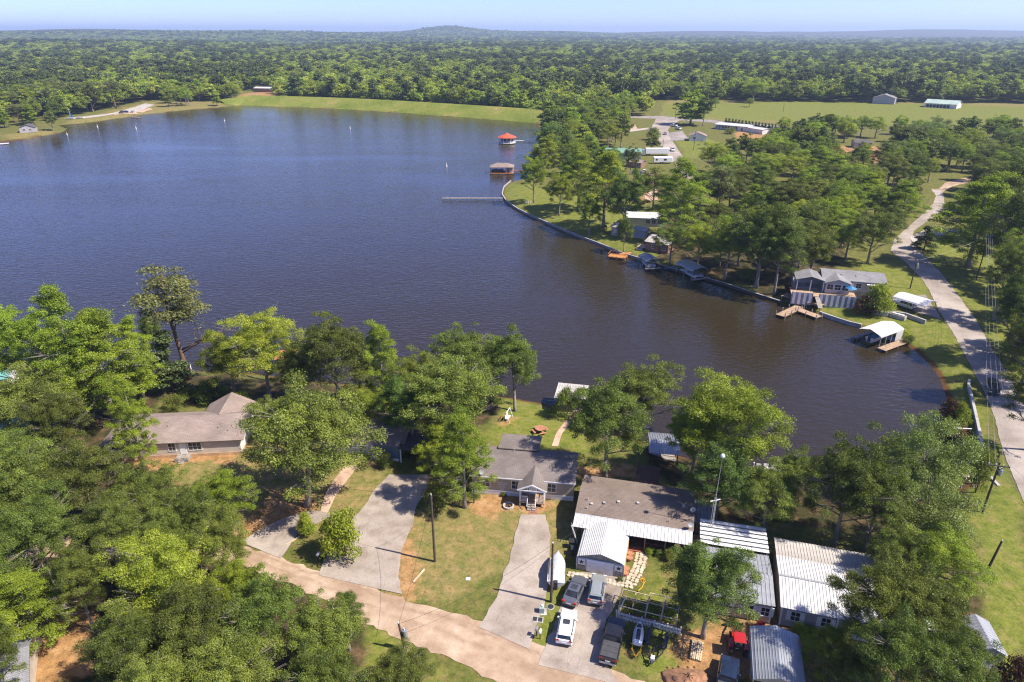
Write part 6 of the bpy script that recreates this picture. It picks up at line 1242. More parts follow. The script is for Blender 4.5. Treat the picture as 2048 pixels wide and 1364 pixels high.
# ---------------------------------------------------------------- boats, trailers, tractor
e = car_at((1113, 1150), ang((1112, 1160), (1116, 1100)), 'covered_boat', 'motorboat under a crumpled white cover on a trailer by the driveway', 'boat')
MB().loft([[(y, x, z + .45) for x, y, z in r] for r in hull(6.0, 2.2, .9)]).build('hull', 'white_paint', e, .06, loc=(-3, 0, 0)); e.scale = (.86, .92, .95)
cv = MB(); rr = []; rn = random.Random(3)
for k in range(13):
    t = k / 12; q = 1.12 * (1 - max(0, t - .55) ** 2 * 4.4) * (1 if k < 12 else .5); hgt = 1.45 + .42 * math.exp(-((t - .42) / .2) ** 2) + rn.uniform(-.07, .07); rr.append([(-3.02 + t * 6.05, -q * 1.03, 1.2), (-3.02 + t * 6.05, -q * .8, hgt - .05 + rn.uniform(-.08, .08)), (-3.02 + t * 6.05, 0, hgt + .12 + rn.uniform(-.05, .05)), (-3.02 + t * 6.05, q * .8, hgt - .05 + rn.uniform(-.08, .08)), (-3.02 + t * 6.05, q * 1.03, 1.2)])
cv.loft(rr).build('boat_cover', 'cover_white', e, 0, True); MB().box(-3.5, -3.02, -.25, .25, .5, 1.7).build('outboard_motor', 'dark_metal', e, .08); MB().bar((-2.6, .6, .35), (3.9, 0, .4), .1).build('trailer_rail', 'galv_metal', e); MB().bar((-2.6, -.6, .35), (3.9, 0, .4), .1).build('trailer_rail', 'galv_metal', e)
wheels(e, 5, 2.1, .01, .33, -.8)
e = car_at((1276, 1278), ang((1274, 1285), (1280, 1243)), 'jet_ski', 'white and dark jet ski on a yellow trailer by the picket fence', 'jet ski')
rr = [[(x, -q * .6, .5), (x, -q, .75), (x, -q * .5, zt), (x, q * .5, zt), (x, q, .75), (x, q * .6, .5)] for x, q, zt in ((-1.5, .52, .95), (-.8, .58, 1.05), (0, .58, 1.2), (.6, .5, 1.3), (1.2, .34, 1.1), (1.6, .1, .9))]
MB().loft(rr).build('hull', 'white_paint', e, .05); MB().hexa([(-1.1, -.22, 1.0), (.2, -.25, 1.1), (.2, .25, 1.1), (-1.1, .22, 1.0), (-1.0, -.16, 1.28), (.15, -.18, 1.3), (.15, .18, 1.3), (-1.0, .16, 1.28)]).build('seat', 'vinyl', e, .05); MB().bar((.35, -.4, 1.5), (.35, .4, 1.5), .06).build('handlebar', 'dark_metal', e); MB().hexa([(.3, -.3, 1.2), (1.1, -.2, 1.1), (1.1, .2, 1.1), (.3, .3, 1.2), (.35, -.2, 1.45), (.8, -.14, 1.3), (.8, .14, 1.3), (.35, .2, 1.45)]).build('cowl', 'vinyl', e, .04)
for s in (-.45, .45): MB().bar((-1.9, s, .4), (.8, s, .4), .09).build('trailer_rail', 'paint_yellow', e)
MB().bar((-1.2, -.7, .36), (-1.2, .7, .36), .09).build('axle', 'paint_yellow', e); MB().bar((-1.9, -.5, .4), (-2.8, 0, .4), .1).build('tongue', 'paint_yellow', e); MB().bar((-1.9, .5, .4), (-2.8, 0, .4), .1).build('tongue', 'paint_yellow', e); wheels(e, 3, 1.5, .01, .25, -.6)
e = car_at((1310, 1300), ang((1300, 1345), (1318, 1268)), 'boat_trailer', 'empty black boat trailer with bare rails on the grass', 'trailer')
for s in (-.85, .85): MB().bar((-.6, s, .5), (3.0, s, .55), .1).build('rail', 'dark_metal', e); MB().box(-.2, 2.4, s - .14, s + .14, .68, .76).build('bunk', 'vinyl', e); MB().box(.2, 2.0, s * 1.25 - .12, s * 1.25 + .12, .62, .7).build('fender', 'dark_metal', e); MB().bar((-.6, s, .5), (-2.4, 0, .45), .1).build('drawbar', 'dark_metal', e)
for x in (0, 1.2, 2.4): MB().bar((x, -.85, .48), (x, .85, .48), .09).build('crossbar', 'dark_metal', e)
wheels(e, 4, 2.3, .85, .33, 1.5); MB().cyl(-2.2, 0, .1, .9, .06, 8).build('jack', 'galv_metal', e); MB().box(-2.0, -1.5, -.2, .2, .5, .8).build('winch_box', 'white_paint', e, .03); MB().bar((-1.2, 0, .5), (-1.0, 0, 1.3), .1).build('winch_post', 'dark_metal', e)
e = car_at((1473, 1298), ang((1476, 1312), (1472, 1268)), 'red_tractor', 'red farm tractor with canopy on the bare clay yard', 'tractor')
MB().box(.1, 1.7, -.38, .38, .75, 1.3).build('bonnet', 'paint_red', e, .08); MB().box(-.9, .2, -.35, .35, .6, .95).build('chassis', 'dark_metal', e, .04); MB().box(-.75, -.2, -.3, .3, .95, 1.12).build('seat', 'vinyl', e, .05); MB().box(-.85, -.72, -.3, .3, 1.1, 1.6).build('seat_back', 'vinyl', e, .04)
for s in (-1, 1):
    o = MB().tube([(0, -.18, 0), (0, .18, 0)], .68, 18).build('rear_wheel', 'tyre', e, .04, loc=(-.6, s * .75, .62)); MB().tube([(0, -.19, 0), (0, .19, 0)], .36, 12).build('rim', 'paint_red', o); o = MB().tube([(0, -.11, 0), (0, .11, 0)], .42, 16).build('front_wheel', 'tyre', e, .03, loc=(1.3, s * .62, .4)); MB().tube([(0, -.12, 0), (0, .12, 0)], .22, 12).build('rim', 'paint_red', o)
    MB().box(-1.15, .05, s * .75 - .24, s * .75 + .24, 1.28, 1.36).build('fender', 'paint_red', e, .04); MB().bar((-1.0, s * .5, 1.0), (-1.0, s * .5, 2.2), .07).build('canopy_post', 'dark_metal', e); MB().bar((1.9, s * .5, .9), (3.0, s * .5, .35), .12).build('loader_arm', 'paint_red', e); MB().bar((.4, s * .55, 1.2), (1.9, s * .5, .9), .12).build('loader_arm', 'paint_red', e)
MB().box(-1.3, .1, -.62, .62, 2.2, 2.28).build('canopy', 'paint_red', e, .04); MB().hexa([(2.9, -.85, .1), (3.4, -.85, .05), (3.4, .85, .05), (2.9, .85, .1), (2.85, -.85, .65), (3.1, -.85, .6), (3.1, .85, .6), (2.85, .85, .65)]).build('loader_bucket', 'dark_metal', e); MB().cyl(1.2, .2, 1.3, 1.9, .04, 8).build('exhaust', 'dark_metal', e); MB().bar((.25, 0, 1.3), (.0, 0, 1.5), .05).build('steering_column', 'dark_metal', e)
e = car_at((1290, 311), 0, 'box_trailer', 'long white box trailer behind the green-roofed house', 'trailer'); MB().box(0, 12.5, -1.3, 1.3, 1.0, 3.8).build('box', 'trim_white', e, .1); MB().box(-2.6, -.2, -1.2, 1.2, .6, 3.0).build('cab', 'paint_silver', e, .2); wheels(e, 8, 2.6, 1.3, .5, 2.5)
e = car_at((1306, 327), 0, 'travel_trailer', 'white travel trailer parked below the box trailer', 'trailer'); MB().box(0, 9.5, -1.25, 1.25, .7, 3.2).build('box', 'trim_white', e, .2); MB().box(1, 2, -1.28, -1.252, 1.6, 2.4).build('window', 'glass_dark', e); MB().box(5, 6.5, -1.28, -1.252, 1.6, 2.4).build('window', 'glass_dark', e); wheels(e, 8, 2.5, 1.0, .38, 5)
e = car_at((143, 245), 0, 'sailboat', 'small sailboat with furled blue sail on the far beach', 'sailboat'); MB().loft([[(y, x, z) for x, y, z in r] for r in hull(6.5, 2.2, .9)]).build('hull', 'white_paint', e, .05, loc=(-3, 0, 0)); MB().tube([(.3, 0, .8), (.1, 0, 8.5)], .06, 6).build('mast', 'white_paint', e); MB().poly([(.1, 0, 7.0), (.2, .02, 1.4), (2.2, .02, 1.4)]).build('sail', 'tarp_blue', e); MB().hexa([(.2, -.12, 1.3), (3.2, -.12, 1.2), (3.2, .12, 1.2), (.2, .12, 1.3), (.2, -.1, 1.9), (3.2, -.06, 1.4), (3.2, .06, 1.4), (.2, .1, 1.9)]).build('boom_cover', 'tarp_blue', e)
e = car_at((160, 245), .05, 'beached_boat', 'white open boat lying on the far beach beside the sailboat', 'boat'); MB().loft([[(y, x, z) for x, y, z in r] for r in hull(7.5, 2.4, .9)]).build('hull', 'white_paint', e, .05, loc=(-3, 0, 0)); MB().box(-1, 1, -.6, .6, .9, 1.6).build('console', 'grey_paint', e)
dock('beach_dock', 'low white floating dock at the far left shore', (-10, 288), (18, 286), 3, .6, 'white_paint'); dock('beach_jetty', 'short pale jetty at the right end of the far beach', (262, 233.5), (280, 234.5), 2.5, .6, 'grey_wood')
for k, (px, lb) in enumerate([((195, 254), 'white marker buoy close to the far beach ramp'), ((272, 257), 'white marker buoy off the far beach jetty'), ((449, 242), 'white marker buoy off the left end of the dam'), ((700, 257), 'white marker buoy in front of the dam'), ((893, 333), 'white marker buoy off the orange boathouse'), ((134, 269), 'low yellow buoy off the wooded point')]):
    p = W(*px, 0); e = empty('marker_buoy', (p.x, p.y, 0), 0, lb, 'buoy', 'marker buoys on the lake'); MB().cyl(0, 0, -.3, .5, .42, 12).build('float', 'white_paint', e, .05); MB().cyl(0, 0, .5, 1.9, .16, 10, .1).build('spar', 'white_paint' if k < 5 else 'paint_yellow', e); MB().box(-.2, .2, -.02, .02, 1.2, 1.6).build('sign', 'orange_wood', e)
for px, rz, lb, mt in [((1340, 541), .3, 'bright blue kayak at the shore beside the pontoon lift', 'tarp_blue'), ((1352, 534), .5, 'second blue kayak on the bank among the shade trees', 'tarp_blue')]:
    p = G(*px); e = empty('kayak', (p.x, p.y, max(.15, p.z)), rz, lb, 'kayak'); MB().loft([[(x, -q, .25), (x, -q * .6, .02), (x, q * .6, .02), (x, q, .25), (x, 0, .36)] for x, q in ((-1.9, .03), (-1.2, .32), (0, .42), (1.2, .32), (1.9, .03))]).build('hull', mt, e, 0, True); MB().ring(0, 0, .3, .4, .22, .3, 12).build('cockpit_rim', 'dark_metal', e)
# ================================================================= poles and wires
def top_of(px, ty):                       # height above ground of row ty over the ground pixel px
    p = G(*px); v = (682 - ty) / F; t = p.y / (cp + v * sp); return p, CZ + t * (-sp + v * cp) - p.z
def pole(px, ty, label, arm=0, armdir=0, trafo=False, lean=(0, 0), r=.15, meter=False):
    p, h = top_of(px, ty); e = empty('utility_pole', p, armdir, label, 'utility pole'); e.rotation_euler = (lean[0], lean[1], armdir)
    MB().tube([(0, 0, -.4), (0, 0, h * .5), (0, 0, h)], [r * 1.1, r * .95, r * .75], 10).build('shaft', 'pole_wood', e)
    if arm:
        MB().box(-arm / 2, arm / 2, -.16, -.05, h - .55, h - .42).build('crossarm', 'pole_wood', e)
        for k in (-1, -.35, .35, 1): MB().cyl(k * arm * .48, -.1, h - .42, h - .15, .06, 8).build('insulator', 'white_paint', e)
        for s in (-1, 1): MB().bar((s * arm * .3, -.1, h - .5), (0, -.1, h - 1.15), .05).build('brace', 'pole_wood', e)
    else: MB().cyl(0, 0, h, h + .18, .06, 8).build('insulator', 'white_paint', e)
    if trafo:
        o = MB().cyl(.42, 0, h - 2.0, h - 1.0, .27, 12).build('transformer', 'galv_metal', e, .04); MB().cyl(.42, 0, h - 1.0, h - .72, .06, 8).build('bushing', 'white_paint', o)
    if meter: MB().box(-.17, .17, -.34, -.14, 1.1, 1.9).build('meter_box', 'galv_metal', e, .02)
    return e, p, h
P1 = pole((870, 1123), 990, 'thin dark utility pole at the edge of the dry lawn'); P2 = pole((1102, 1204), 1087, 'dark utility pole beside the covered boat'); P3 = pole((811, 1301), 1246, 'leaning utility pole with grey transformer on the grass verge', trafo=True, lean=(0, -.12))
P4 = pole((1965, 1024), 925, 'tall wooden power pole with crossarm and transformer above the ditch wall', 2.6, R(-15), True); P5 = pole((1966, 1158), 1082, 'dark power pole leaning over the yellow-green tree', 0, 0, lean=(0, .1)); P6 = pole((1952, 560), 468, 'tall dark power pole beside the paved road bend', 1.8, .2, True); P7 = pole((1820, 577), 520, 'slim grey utility pole between the carport and the paved road', trafo=True)
P8 = pole((258, 962), 886, 'dark utility pole in front of the beige house', meter=True); P9 = pole((948, 1006), 958, 'short service post with meter at the tan house corner', r=.09, meter=True); P10 = pole((1324, 310), 278, 'utility pole along the village road verge'); P11 = pole((1387, 300), 262, 'utility pole on the grass beside the asphalt lot'); P12 = pole((1414, 310), 287, 'short utility pole in the grass below the cottage'); P13 = pole((1566, 224), 208, 'thin utility pole in the open field'); P14 = pole((1432, 1045) if False else (1375, 900) if False else (1350, 240), 208, 'utility pole at the village road junction')
def wire(a, b, sag, label, group, r=.015, mat='wire_pale'):
    a, b = Vector(a), Vector(b); pts = [a.lerp(b, k / 16) - Vector((0, 0, sag * 4 * (k / 16) * (1 - k / 16))) - a for k in range(17)]
    o = MB().tube(pts, r, 5).build('power_line', mat, None, loc=a); tag(o, label, 'power line', group)
simple('wire_pale', (.45, .45, .45), .5, .3); simple('wire_dark', (.03, .03, .03), .6)
def tip(P, dx=0, dz=-.1): e, p, h = P; c, s = math.cos(e.rotation_euler.z), math.sin(e.rotation_euler.z); return Vector((p.x + dx * c + math.sin(e.rotation_euler.y) * h * c, p.y + dx * s, p.z + h * math.cos(e.rotation_euler.y) + dz))
GW = 'overhead lines along the paved road'
for dx in (-1.2, -.45, .45, 1.2):
    wire(tip(P4, dx), tip(P6, dx * .7), 1.2, 'pale overhead line strung along the paved road between the crossarm poles', GW); a = tip(P4, dx); wire(a, Vector((a.x - 1 + dx * .3, 22, a.z + 1)), .9, 'pale overhead line running over the grass bank from the crossarm pole', 'overhead lines over the grass bank')
wire(tip(P6), tip(P7), .8, 'thin line between the bend power pole and the slim grey pole', None); wire(tip(P1), tip(P9), .7, 'dark service line from the dry lawn pole to the tan house', None, .015, 'wire_dark'); wire(tip(P3), tip(P1), .8, 'dark line from the transformer pole to the dry lawn pole', None, .015, 'wire_dark'); wire(tip(P3), tip(P2), 1.0, 'dark line from the transformer pole to the pole by the boat', None, .015, 'wire_dark'); wire(tip(P2), Vector(G(1215, 1040)) + Vector((0, 0, 3.6)), .8, 'dark service line from the boat pole to the dark-roofed house', None, .015, 'wire_dark'); wire(tip(P1), tip(P8), 1.5, 'dark line from the dry lawn pole toward the beige house pole', None, .015, 'wire_dark')
# lattice radio mast
p, h = top_of((1417, 1092), 912); e = empty('radio_mast', p, .3, 'grey lattice radio mast with thin whip pole and white ball', 'radio mast'); hl = h * .55
legs = [(.24 * math.cos(a), .24 * math.sin(a)) for a in (0, 2.09, 4.19)]
for x, y in legs: MB().bar((x, y, -.1), (x * .7, y * .7, hl), .045).build('leg', 'galv_metal', e)
mb = MB(); n = int(hl / .45)
for k in range(n):
    for j in range(3):
        a, b_ = legs[j], legs[(j + 1) % 3]; s0, s1 = 1 - .3 * k / n, 1 - .3 * (k + 1) / n; mb.bar((a[0] * s0, a[1] * s0, k * hl / n), (b_[0] * s1, b_[1] * s1, (k + 1) * hl / n), .022); mb.bar((a[0] * s1, a[1] * s1, (k + 1) * hl / n), (b_[0] * s1, b_[1] * s1, (k + 1) * hl / n), .022)
o = mb.build('lattice', 'galv_metal', e); MB().tube([(0, 0, hl - .3), (.1, 0, h - .2)], [.05, .025], 6).build('whip_pole', 'galv_metal', e); MB().loft([[(.1 + .28 * math.sin(t) * math.cos(q), .28 * math.sin(t) * math.sin(q), h - .28 * math.cos(t)) for q in [k * .785 for k in range(8)]] for t in (.15, .6, 1.1, 1.57, 2.0, 2.5, 3.0)]).build('ball', 'trim_white', e, 0, True); MB().box(-.7, .7, -.04, .04, hl - .4, hl - .3).build('antenna_bar', 'white_paint', e)
# ================================================================= yard things
def at(name, px, label, cat, rz=0, group=None): return empty(name, G(*px), rz, label, cat, group)
e = at('picnic_table', (1080, 864), 'round terracotta picnic table with attached benches on the back lawn', 'picnic table')
MB().loft([octo(.86, .72), octo(.9, .74), octo(.9, .79), octo(.86, .8)]).build('table_top', 'terracotta', e)
for k in range(4):
    a = k * math.pi / 2 + .4; c, s = math.cos(a), math.sin(a); px_, py_ = -s, c; b_ = MB().hexa([(c * 1.0 - px_ * .55, s * 1.0 - py_ * .55, .42), (c * 1.3 - px_ * .7, s * 1.3 - py_ * .7, .42), (c * 1.3 + px_ * .7, s * 1.3 + py_ * .7, .42), (c * 1.0 + px_ * .55, s * 1.0 + py_ * .55, .42)] + [(x, y, .48) for x, y, z in [(c * 1.0 - px_ * .55, s * 1.0 - py_ * .55, 0), (c * 1.3 - px_ * .7, s * 1.3 - py_ * .7, 0), (c * 1.3 + px_ * .7, s * 1.3 + py_ * .7, 0), (c * 1.0 + px_ * .55, s * 1.0 + py_ * .55, 0)]]).build('bench', 'terracotta', e); MB().bar((c * .2, s * .2, .7), (c * 1.0, s * 1.0, 0), .09).build('leg', 'terracotta', e); MB().bar((c * .3, s * .3, .38), (c * 1.2, s * 1.2, .38), .08).build('bench_support', 'terracotta', e)
e = at('fire_pit', (1017, 1013), 'round stone fire pit ring on the front lawn of the tan house', 'fire pit')
for k in range(16): a = k * math.pi / 8; MB().box(-.13, .13, -.11, .11, 0, .28).build('block', 'stone', e, .02, loc=(.68 * math.cos(a), .68 * math.sin(a), 0), rot=(0, 0, a + math.pi / 2))
MB().ring(0, 0, .01, .06, .05, .55, 14).build('ash', 'soil', e); MB().bar((-.35, -.2, .12), (.3, .25, .16), .12).build('log', 'dark_wood', e); MB().bar((-.2, .3, .12), (.25, -.3, .2), .12).build('log', 'dark_wood', e)
e = at('lawn_swing', (1016, 840), 'white frame swing bench beside the sandy patch on the back lawn', 'swing', R(70))
for s in (-.9, .9): MB().bar((s, -.6, 0), (s, 0, 1.9), .08).build('leg', 'white_paint', e); MB().bar((s, .6, 0), (s, 0, 1.9), .08).build('leg', 'white_paint', e)
MB().bar((-1, 0, 1.9), (1, 0, 1.9), .09).build('top_bar', 'white_paint', e); MB().box(-.7, .7, -.25, .25, .5, .57).build('seat', 'white_paint', e); MB().box(-.7, .7, .25, .31, .55, 1.1).build('backrest', 'white_paint', e); [MB().bar((s, 0, .55), (s, 0, 1.9), .02).build('chain', 'galv_metal', e) for s in (-.65, .65)]
for k in range(3): pass
e = at('stepping_path', (1065, 1030), 'short brick walk from the driveway to the porch steps', 'path', frame((945, 985), (1146, 1002))[1]); rn = random.Random(2)
for k in range(7):
    for j in range(3): MB().box(-.52 + j * .35, -.19 + j * .35, k * .42, k * .42 + .39, .0, .05 + rn.uniform(0, .012)).build('paver', 'brick_red', e)
# mailboxes, pedestals, covers
for px, lb in (((1080, 1278), 'white mailbox on a post near the gravel road'), ((1073, 1272), 'grey mailbox beside the white one'), ((638, 1122), 'white mailbox in the shade of the bright bush')):
    e = at('mailbox', px, lb, 'mailbox', R(-20)); MB().box(-.05, .05, -.05, .05, 0, 1.0).build('post', 'pole_wood', e); MB().prism([(-.14, 1.0), (.14, 1.0), (.14, 1.18), (.07, 1.28), (-.07, 1.28), (-.14, 1.18)], -.26, .26).build('box', 'galv_metal' if 'grey' in lb else 'trim_white', e); MB().box(.14, .16, .0, .12, 1.1, 1.22).build('flag', 'paint_red', e)
e = at('utility_pedestal', (1083, 1224), 'pale green utility pedestal box on the grass strip', 'pedestal'); MB().box(-.3, .3, -.3, .3, 0, .8).build('cabinet', 'green_siding', e, .05); MB().cyl(.1, .1, .8, .95, .14, 10).build('cap', 'white_paint', e); MB().box(-.5, .6, -.5, .5, 0, .06).build('pad', 'concrete_wall', e)
e = at('valve_box', (1075, 1240), 'concrete valve box with two open cells by the driveway', 'valve box', R(-10)); MB().box(-.65, .65, -.4, .4, 0, .12).build('rim', 'concrete_wall', e); [MB().box(x - .24, x + .24, -.3, .3, .121, .128).build('cell_shade', 'opening_shade', e) for x in (-.3, .3)]  # flat black plates on the rim paint the shade inside the two cells
e = at('manhole_cover', (1101, 1214), 'round iron cover in the grass at the boat pole', 'cover'); MB().cyl(0, 0, 0, .06, .38, 16).build('lid', 'dark_metal', e); MB().ring(0, 0, 0, .07, .38, .46, 16).build('rim', 'concrete_wall', e)
e = at('lawn_box', (936, 1158), 'small white utility lid in the front lawn', 'utility lid'); MB().box(-.25, .25, -.2, .2, 0, .1).build('lid', 'white_paint', e, .02); MB().box(-.3, .3, -.25, .25, 0, .05).build('rim', 'concrete_wall', e)
for px, L, rz, lb in (((838, 1152), 2.4, 1.1, 'weathered timber edging by the broad driveway'), ((520, 1062), 2.2, .9, 'pale timber edging at the curved driveway'), ((586, 1082), 2.0, .9, 'short timber edging between the two driveways')):
    e = at('edging_timber', px, lb, 'timber', rz); MB().bar((-L / 2, 0, .08), (L / 2, 0, .08), .16).build('beam', 'raw_timber', e); [MB().cyl(x, .12, 0, .25, .03, 6).build('stake', 'galv_metal', e) for x in (-L * .3, L * .3)]
# garden beds with timber frames, picket fence
for px, w, d, h, lb, mt in (((1236, 1228), 3.0, 2.6, 1.3, 'garden bed inside a fresh timber frame by the black pickup', 'raw_timber'), ((1290, 1240), 1.7, 3.0, 1.2, 'garden bed inside a narrow timber frame by the picket fence', 'raw_timber'), ((1322, 1248), 1.6, 3.0, 1.2, 'garden bed inside a weathered frame in the tree shade', 'grey_wood')):
    e = at('garden_bed', px, lb, 'garden bed', frame((1236, 1235), (1360, 1268))[1])
    for x in (0, w):
        for y in (0, d): MB().box(x - .05, x + .05, y - .05, y + .05, 0, h).build('post', mt, e)
    for y in (0, d, d / 2): MB().bar((0, y, h), (w, y, h), .08).build('top_rail', mt, e)
    for x in (0, w, w / 2)[:2 if w < 2 else 3]: MB().bar((x, 0, h - .05), (x, d, h - .05), .07).build('side_rail', mt, e)
    for y in (0, d): MB().box(0, w, y - .03, y + .03, .02, .3).build('bed_board', mt, e)
    for x in (0, w): MB().box(x - .03, x + .03, 0, d, .02, .28).build('bed_board', mt, e)
    MB().box(.05, w - .05, .05, d - .05, .02, .22).build('soil', 'soil', e); rn = random.Random(w * d); nn = 900; Pq = np.array([[rn.uniform(.15, w - .15), rn.uniform(.15, d - .15), .25 + abs(rn.gauss(0, .16))] for _ in range(nn)]); g_ = link('vegetables', leaves_mesh('vegetables', Pq, np.random.default_rng(2).normal(size=(nn, 3)) + [0, 0, 1], np.full(nn, .08), np.random.default_rng(2).uniform(size=nn)), 'bright_leaf', e); g_['kind'] = 'stuff'
a, rz, w = frame((1232, 1236), (1360, 1270)); e = empty('picket_fence', a, rz, 'white picket fence in front of the garden beds', 'fence'); n = int(w / .155); pm = MB().prism([(0, 0.05), (.09, .05), (.09, .92), (.045, 1.0), (0, .92)], -.01, .012).mesh('picket'); pm.materials.append(MATS['trim_white'])
for k in range(n): link('picket', pm, None, e, (k * w / n, -.04, 0))
for z_ in (.3, .75): MB().box(0, w, -.02, .03, z_ - .04, z_ + .04).build('rail', 'trim_white', e)
for k in range(6): MB().box(w * k / 5 - .05, w * k / 5 + .05, .03, .13, 0, 1.1).build('post', 'trim_white', e)
e = empty('corner_pickets', G(1234, 1236), rz + R(82), 'short side run of the white picket fence by the black pickup', 'fence')
for k in range(18): link('picket', pm, None, e, (k * .16, -.04, 0))
MB().box(0, 2.9, -.02, .03, .26, .34).build('rail', 'trim_white', e); MB().box(0, 2.9, -.02, .03, .71, .79).build('rail', 'trim_white', e)
# pots along the garage, flagstones, hedge
for px, lb in (((1260, 1112), 'terracotta pot nearest the porch beside the garage'), ((1259, 1121), 'second terracotta pot from the porch beside the garage'), ((1252, 1142), 'third terracotta pot from the porch beside the garage'), ((1250, 1151), 'last terracotta pot near the garage front corner')):
    e = at('plant_pot', px, lb, 'plant pot'); MB().cyl(0, 0, 0, .5, .26, 12, .38).build('pot', 'terracotta', e); MB().ring(0, 0, .44, .52, .3, .42, 12).build('rim', 'terracotta', e); MB().cyl(0, 0, .4, .46, .32, 10).build('soil', 'soil', e)
e = at('flagstone_path', (1271, 1138), 'pale flagstone path from the parking pad to the porch', 'path'); rn = random.Random(9); o0 = Vector(e.location)
PA = resample([G(1262, 1166), G(1270, 1150), G(1278, 1135), G(1283, 1112), G(1286, 1100)], 15)
for k, p in enumerate(PA[:-1]):
    dirv = (PA[k + 1] - p).normalized(); sd_ = Vector((-dirv.y, dirv.x, 0))
    for j in (-1, 0, 1):
        c = p - o0 + sd_ * (j * .52 + rn.uniform(-.06, .06)) + dirv * rn.uniform(-.08, .08); m_ = rn.randint(5, 7); r_ = rn.uniform(.22, .3); ph = rn.uniform(0, 6); ring0 = [(c.x + r_ * rn.uniform(.85, 1.15) * math.cos(ph + q * 6.283 / m_), c.y + r_ * rn.uniform(.85, 1.15) * math.sin(ph + q * 6.283 / m_)) for q in range(m_)]
        MB().loft([[(x, y, .0) for x, y in ring0], [(x, y, .06 + rn.uniform(0, .02)) for x, y in ring0]]).build('flagstone', 'pale_stone', e)
e = at('flagstone_apron', (1150, 1142), 'strip of pale flagstones along the garage front', 'paving', frame((1152, 1139), (1246, 1157))[1])
for k in range(16):
    for j in range(2):
        c = (k * .5 - .6 + rn.uniform(-.05, .05), -.5 - j * .5 + rn.uniform(-.05, .05)); m_ = 6; r_ = rn.uniform(.22, .28); ring0 = [(c[0] + r_ * rn.uniform(.85, 1.15) * math.cos(q * 1.047), c[1] + r_ * rn.uniform(.85, 1.15) * math.sin(q * 1.047)) for q in range(m_)]
        MB().loft([[(x, y, -.02) for x, y in ring0], [(x, y, .13) for x, y in ring0]]).build('flagstone', 'pale_stone', e)
for px, w, lb in (((1300, 1108), 22, 'small bright shrub by the porch steps'), ((1318, 1112), 22, 'round shrub beside the dark-roofed house porch'), ((1338, 1118), 34, 'low hedge bush in front of the porch railing'), ((1240, 1162), 14, 'small shrub at the garage front corner'), ((1600, 1268), 34, 'leafy hosta bush below the shuttered windows'), ((1620, 1272), 30, 'second leafy hosta bush near the ramp'), ((680, 922), 50, 'clipped hedge before the brown-roofed wing'), ((655, 918), 40, 'dark hedge at the corner of the garden path'), ((770, 932), 40, 'low bush under the blue wing'), ((1006, 992), 14, 'small bush below the fan trellis'), ((380, 800), 40, 'brush at the foot of the tall pine'), ((430, 800), 70, 'dense lakeside shrub thicket behind the beige house'), ((350, 820), 50, 'brushy shrub behind the beige house roof'), ((480, 820), 60, 'shrub between the beige house and the lake'), ((1460, 268), 24, 'hedge shrub below the long low building')):
    T(px[0], px[1], px[1] - w * .62, w, 'limeshrub' if 'bright' in lb or 'hosta' in lb else 'shrub', lb)
for k in range(16): T(1452 + k * 6.6, 247 + k * .85, 236 + k * .85, 9, 'cedar', 'dark tree in the clipped windbreak row at the field edge', 'windbreak row at the field edge')
# yellow hose reel, gate, dirt pile, timber stack, bins, firepit, wood bench etc.
e = at('garden_hose', (1287, 1168), 'yellow garden hose looped on the lawn', 'hose'); MB().tube([(.0, .9, .05), (.25, .7, .05), (.25, .3, .05), (0, .1, .05), (-.25, .3, .05), (-.22, .7, .05), (0, .92, .06), (.1, .2, .05), (-.3, -.6, .05), (-.9, -1.2, .05)], .05, 6).build('hose', 'paint_yellow', e); MB().cyl(-.9, -1.2, 0, .12, .07, 8).build('nozzle', 'dark_metal', e)
e = at('dirt_pile', (1375, 1368), 'heap of loose reddish dirt on the clay yard', 'dirt pile'); rn2 = np.random.default_rng(4); th = np.linspace(0, 6.283, 29)[:-1]; rings = []
for t in np.linspace(0, 1, 9): rings.append([((2.7 * (1 - t) + .05) * math.cos(a) * (1 + .2 * math.sin(3 * a + 1)) + rn2.normal(0, .06), (2.2 * (1 - t) + .05) * math.sin(a) * (1 + .15 * math.cos(2 * a)) + rn2.normal(0, .06), -.05 + 1.35 * (t ** .8) + rn2.normal(0, .05)) for a in th])
MB().loft(rings).build('heap', 'clay_soil', e, 0, True)
for k in range(14): a = rn.uniform(0, 6.28); r_ = rn.uniform(2.2, 3.2); MB().loft([octo(.16, 0, 6), octo(.1, .16, 6)]).build('clod', 'clay_soil', e, loc=(r_ * math.cos(a), r_ * .8 * math.sin(a), 0))
e = at('lumber_stack', (1402, 1325), 'stack of yellowish boards leaning at the tree foot', 'lumber', R(70)); [MB().box(0, 2.6, k * .2, k * .2 + .16, .05 + (k % 2) * .02, .2 + (k % 3) * .05).build('board', 'raw_timber', e) for k in range(6)]
e = at('arched_gate', (1680, 1306), 'white arched garden gate by the ramp', 'gate', R(15))
for k in range(7): x = -.6 + k * .2; MB().box(x - .03, x + .03, -.02, .02, .05, 1.25 + .45 * math.sqrt(max(0, 1 - (x / .66) ** 2))).build('picket', 'trim_white', e)
MB().box(-.7, .7, .02, .06, .4, .5).build('rail', 'trim_white', e); MB().box(-.7, .7, .02, .06, 1.0, 1.1).build('rail', 'trim_white', e); [MB().box(x - .06, x + .06, -.06, .06, 0, 1.5).build('post', 'trim_white', e) for x in (-.72, .72)]
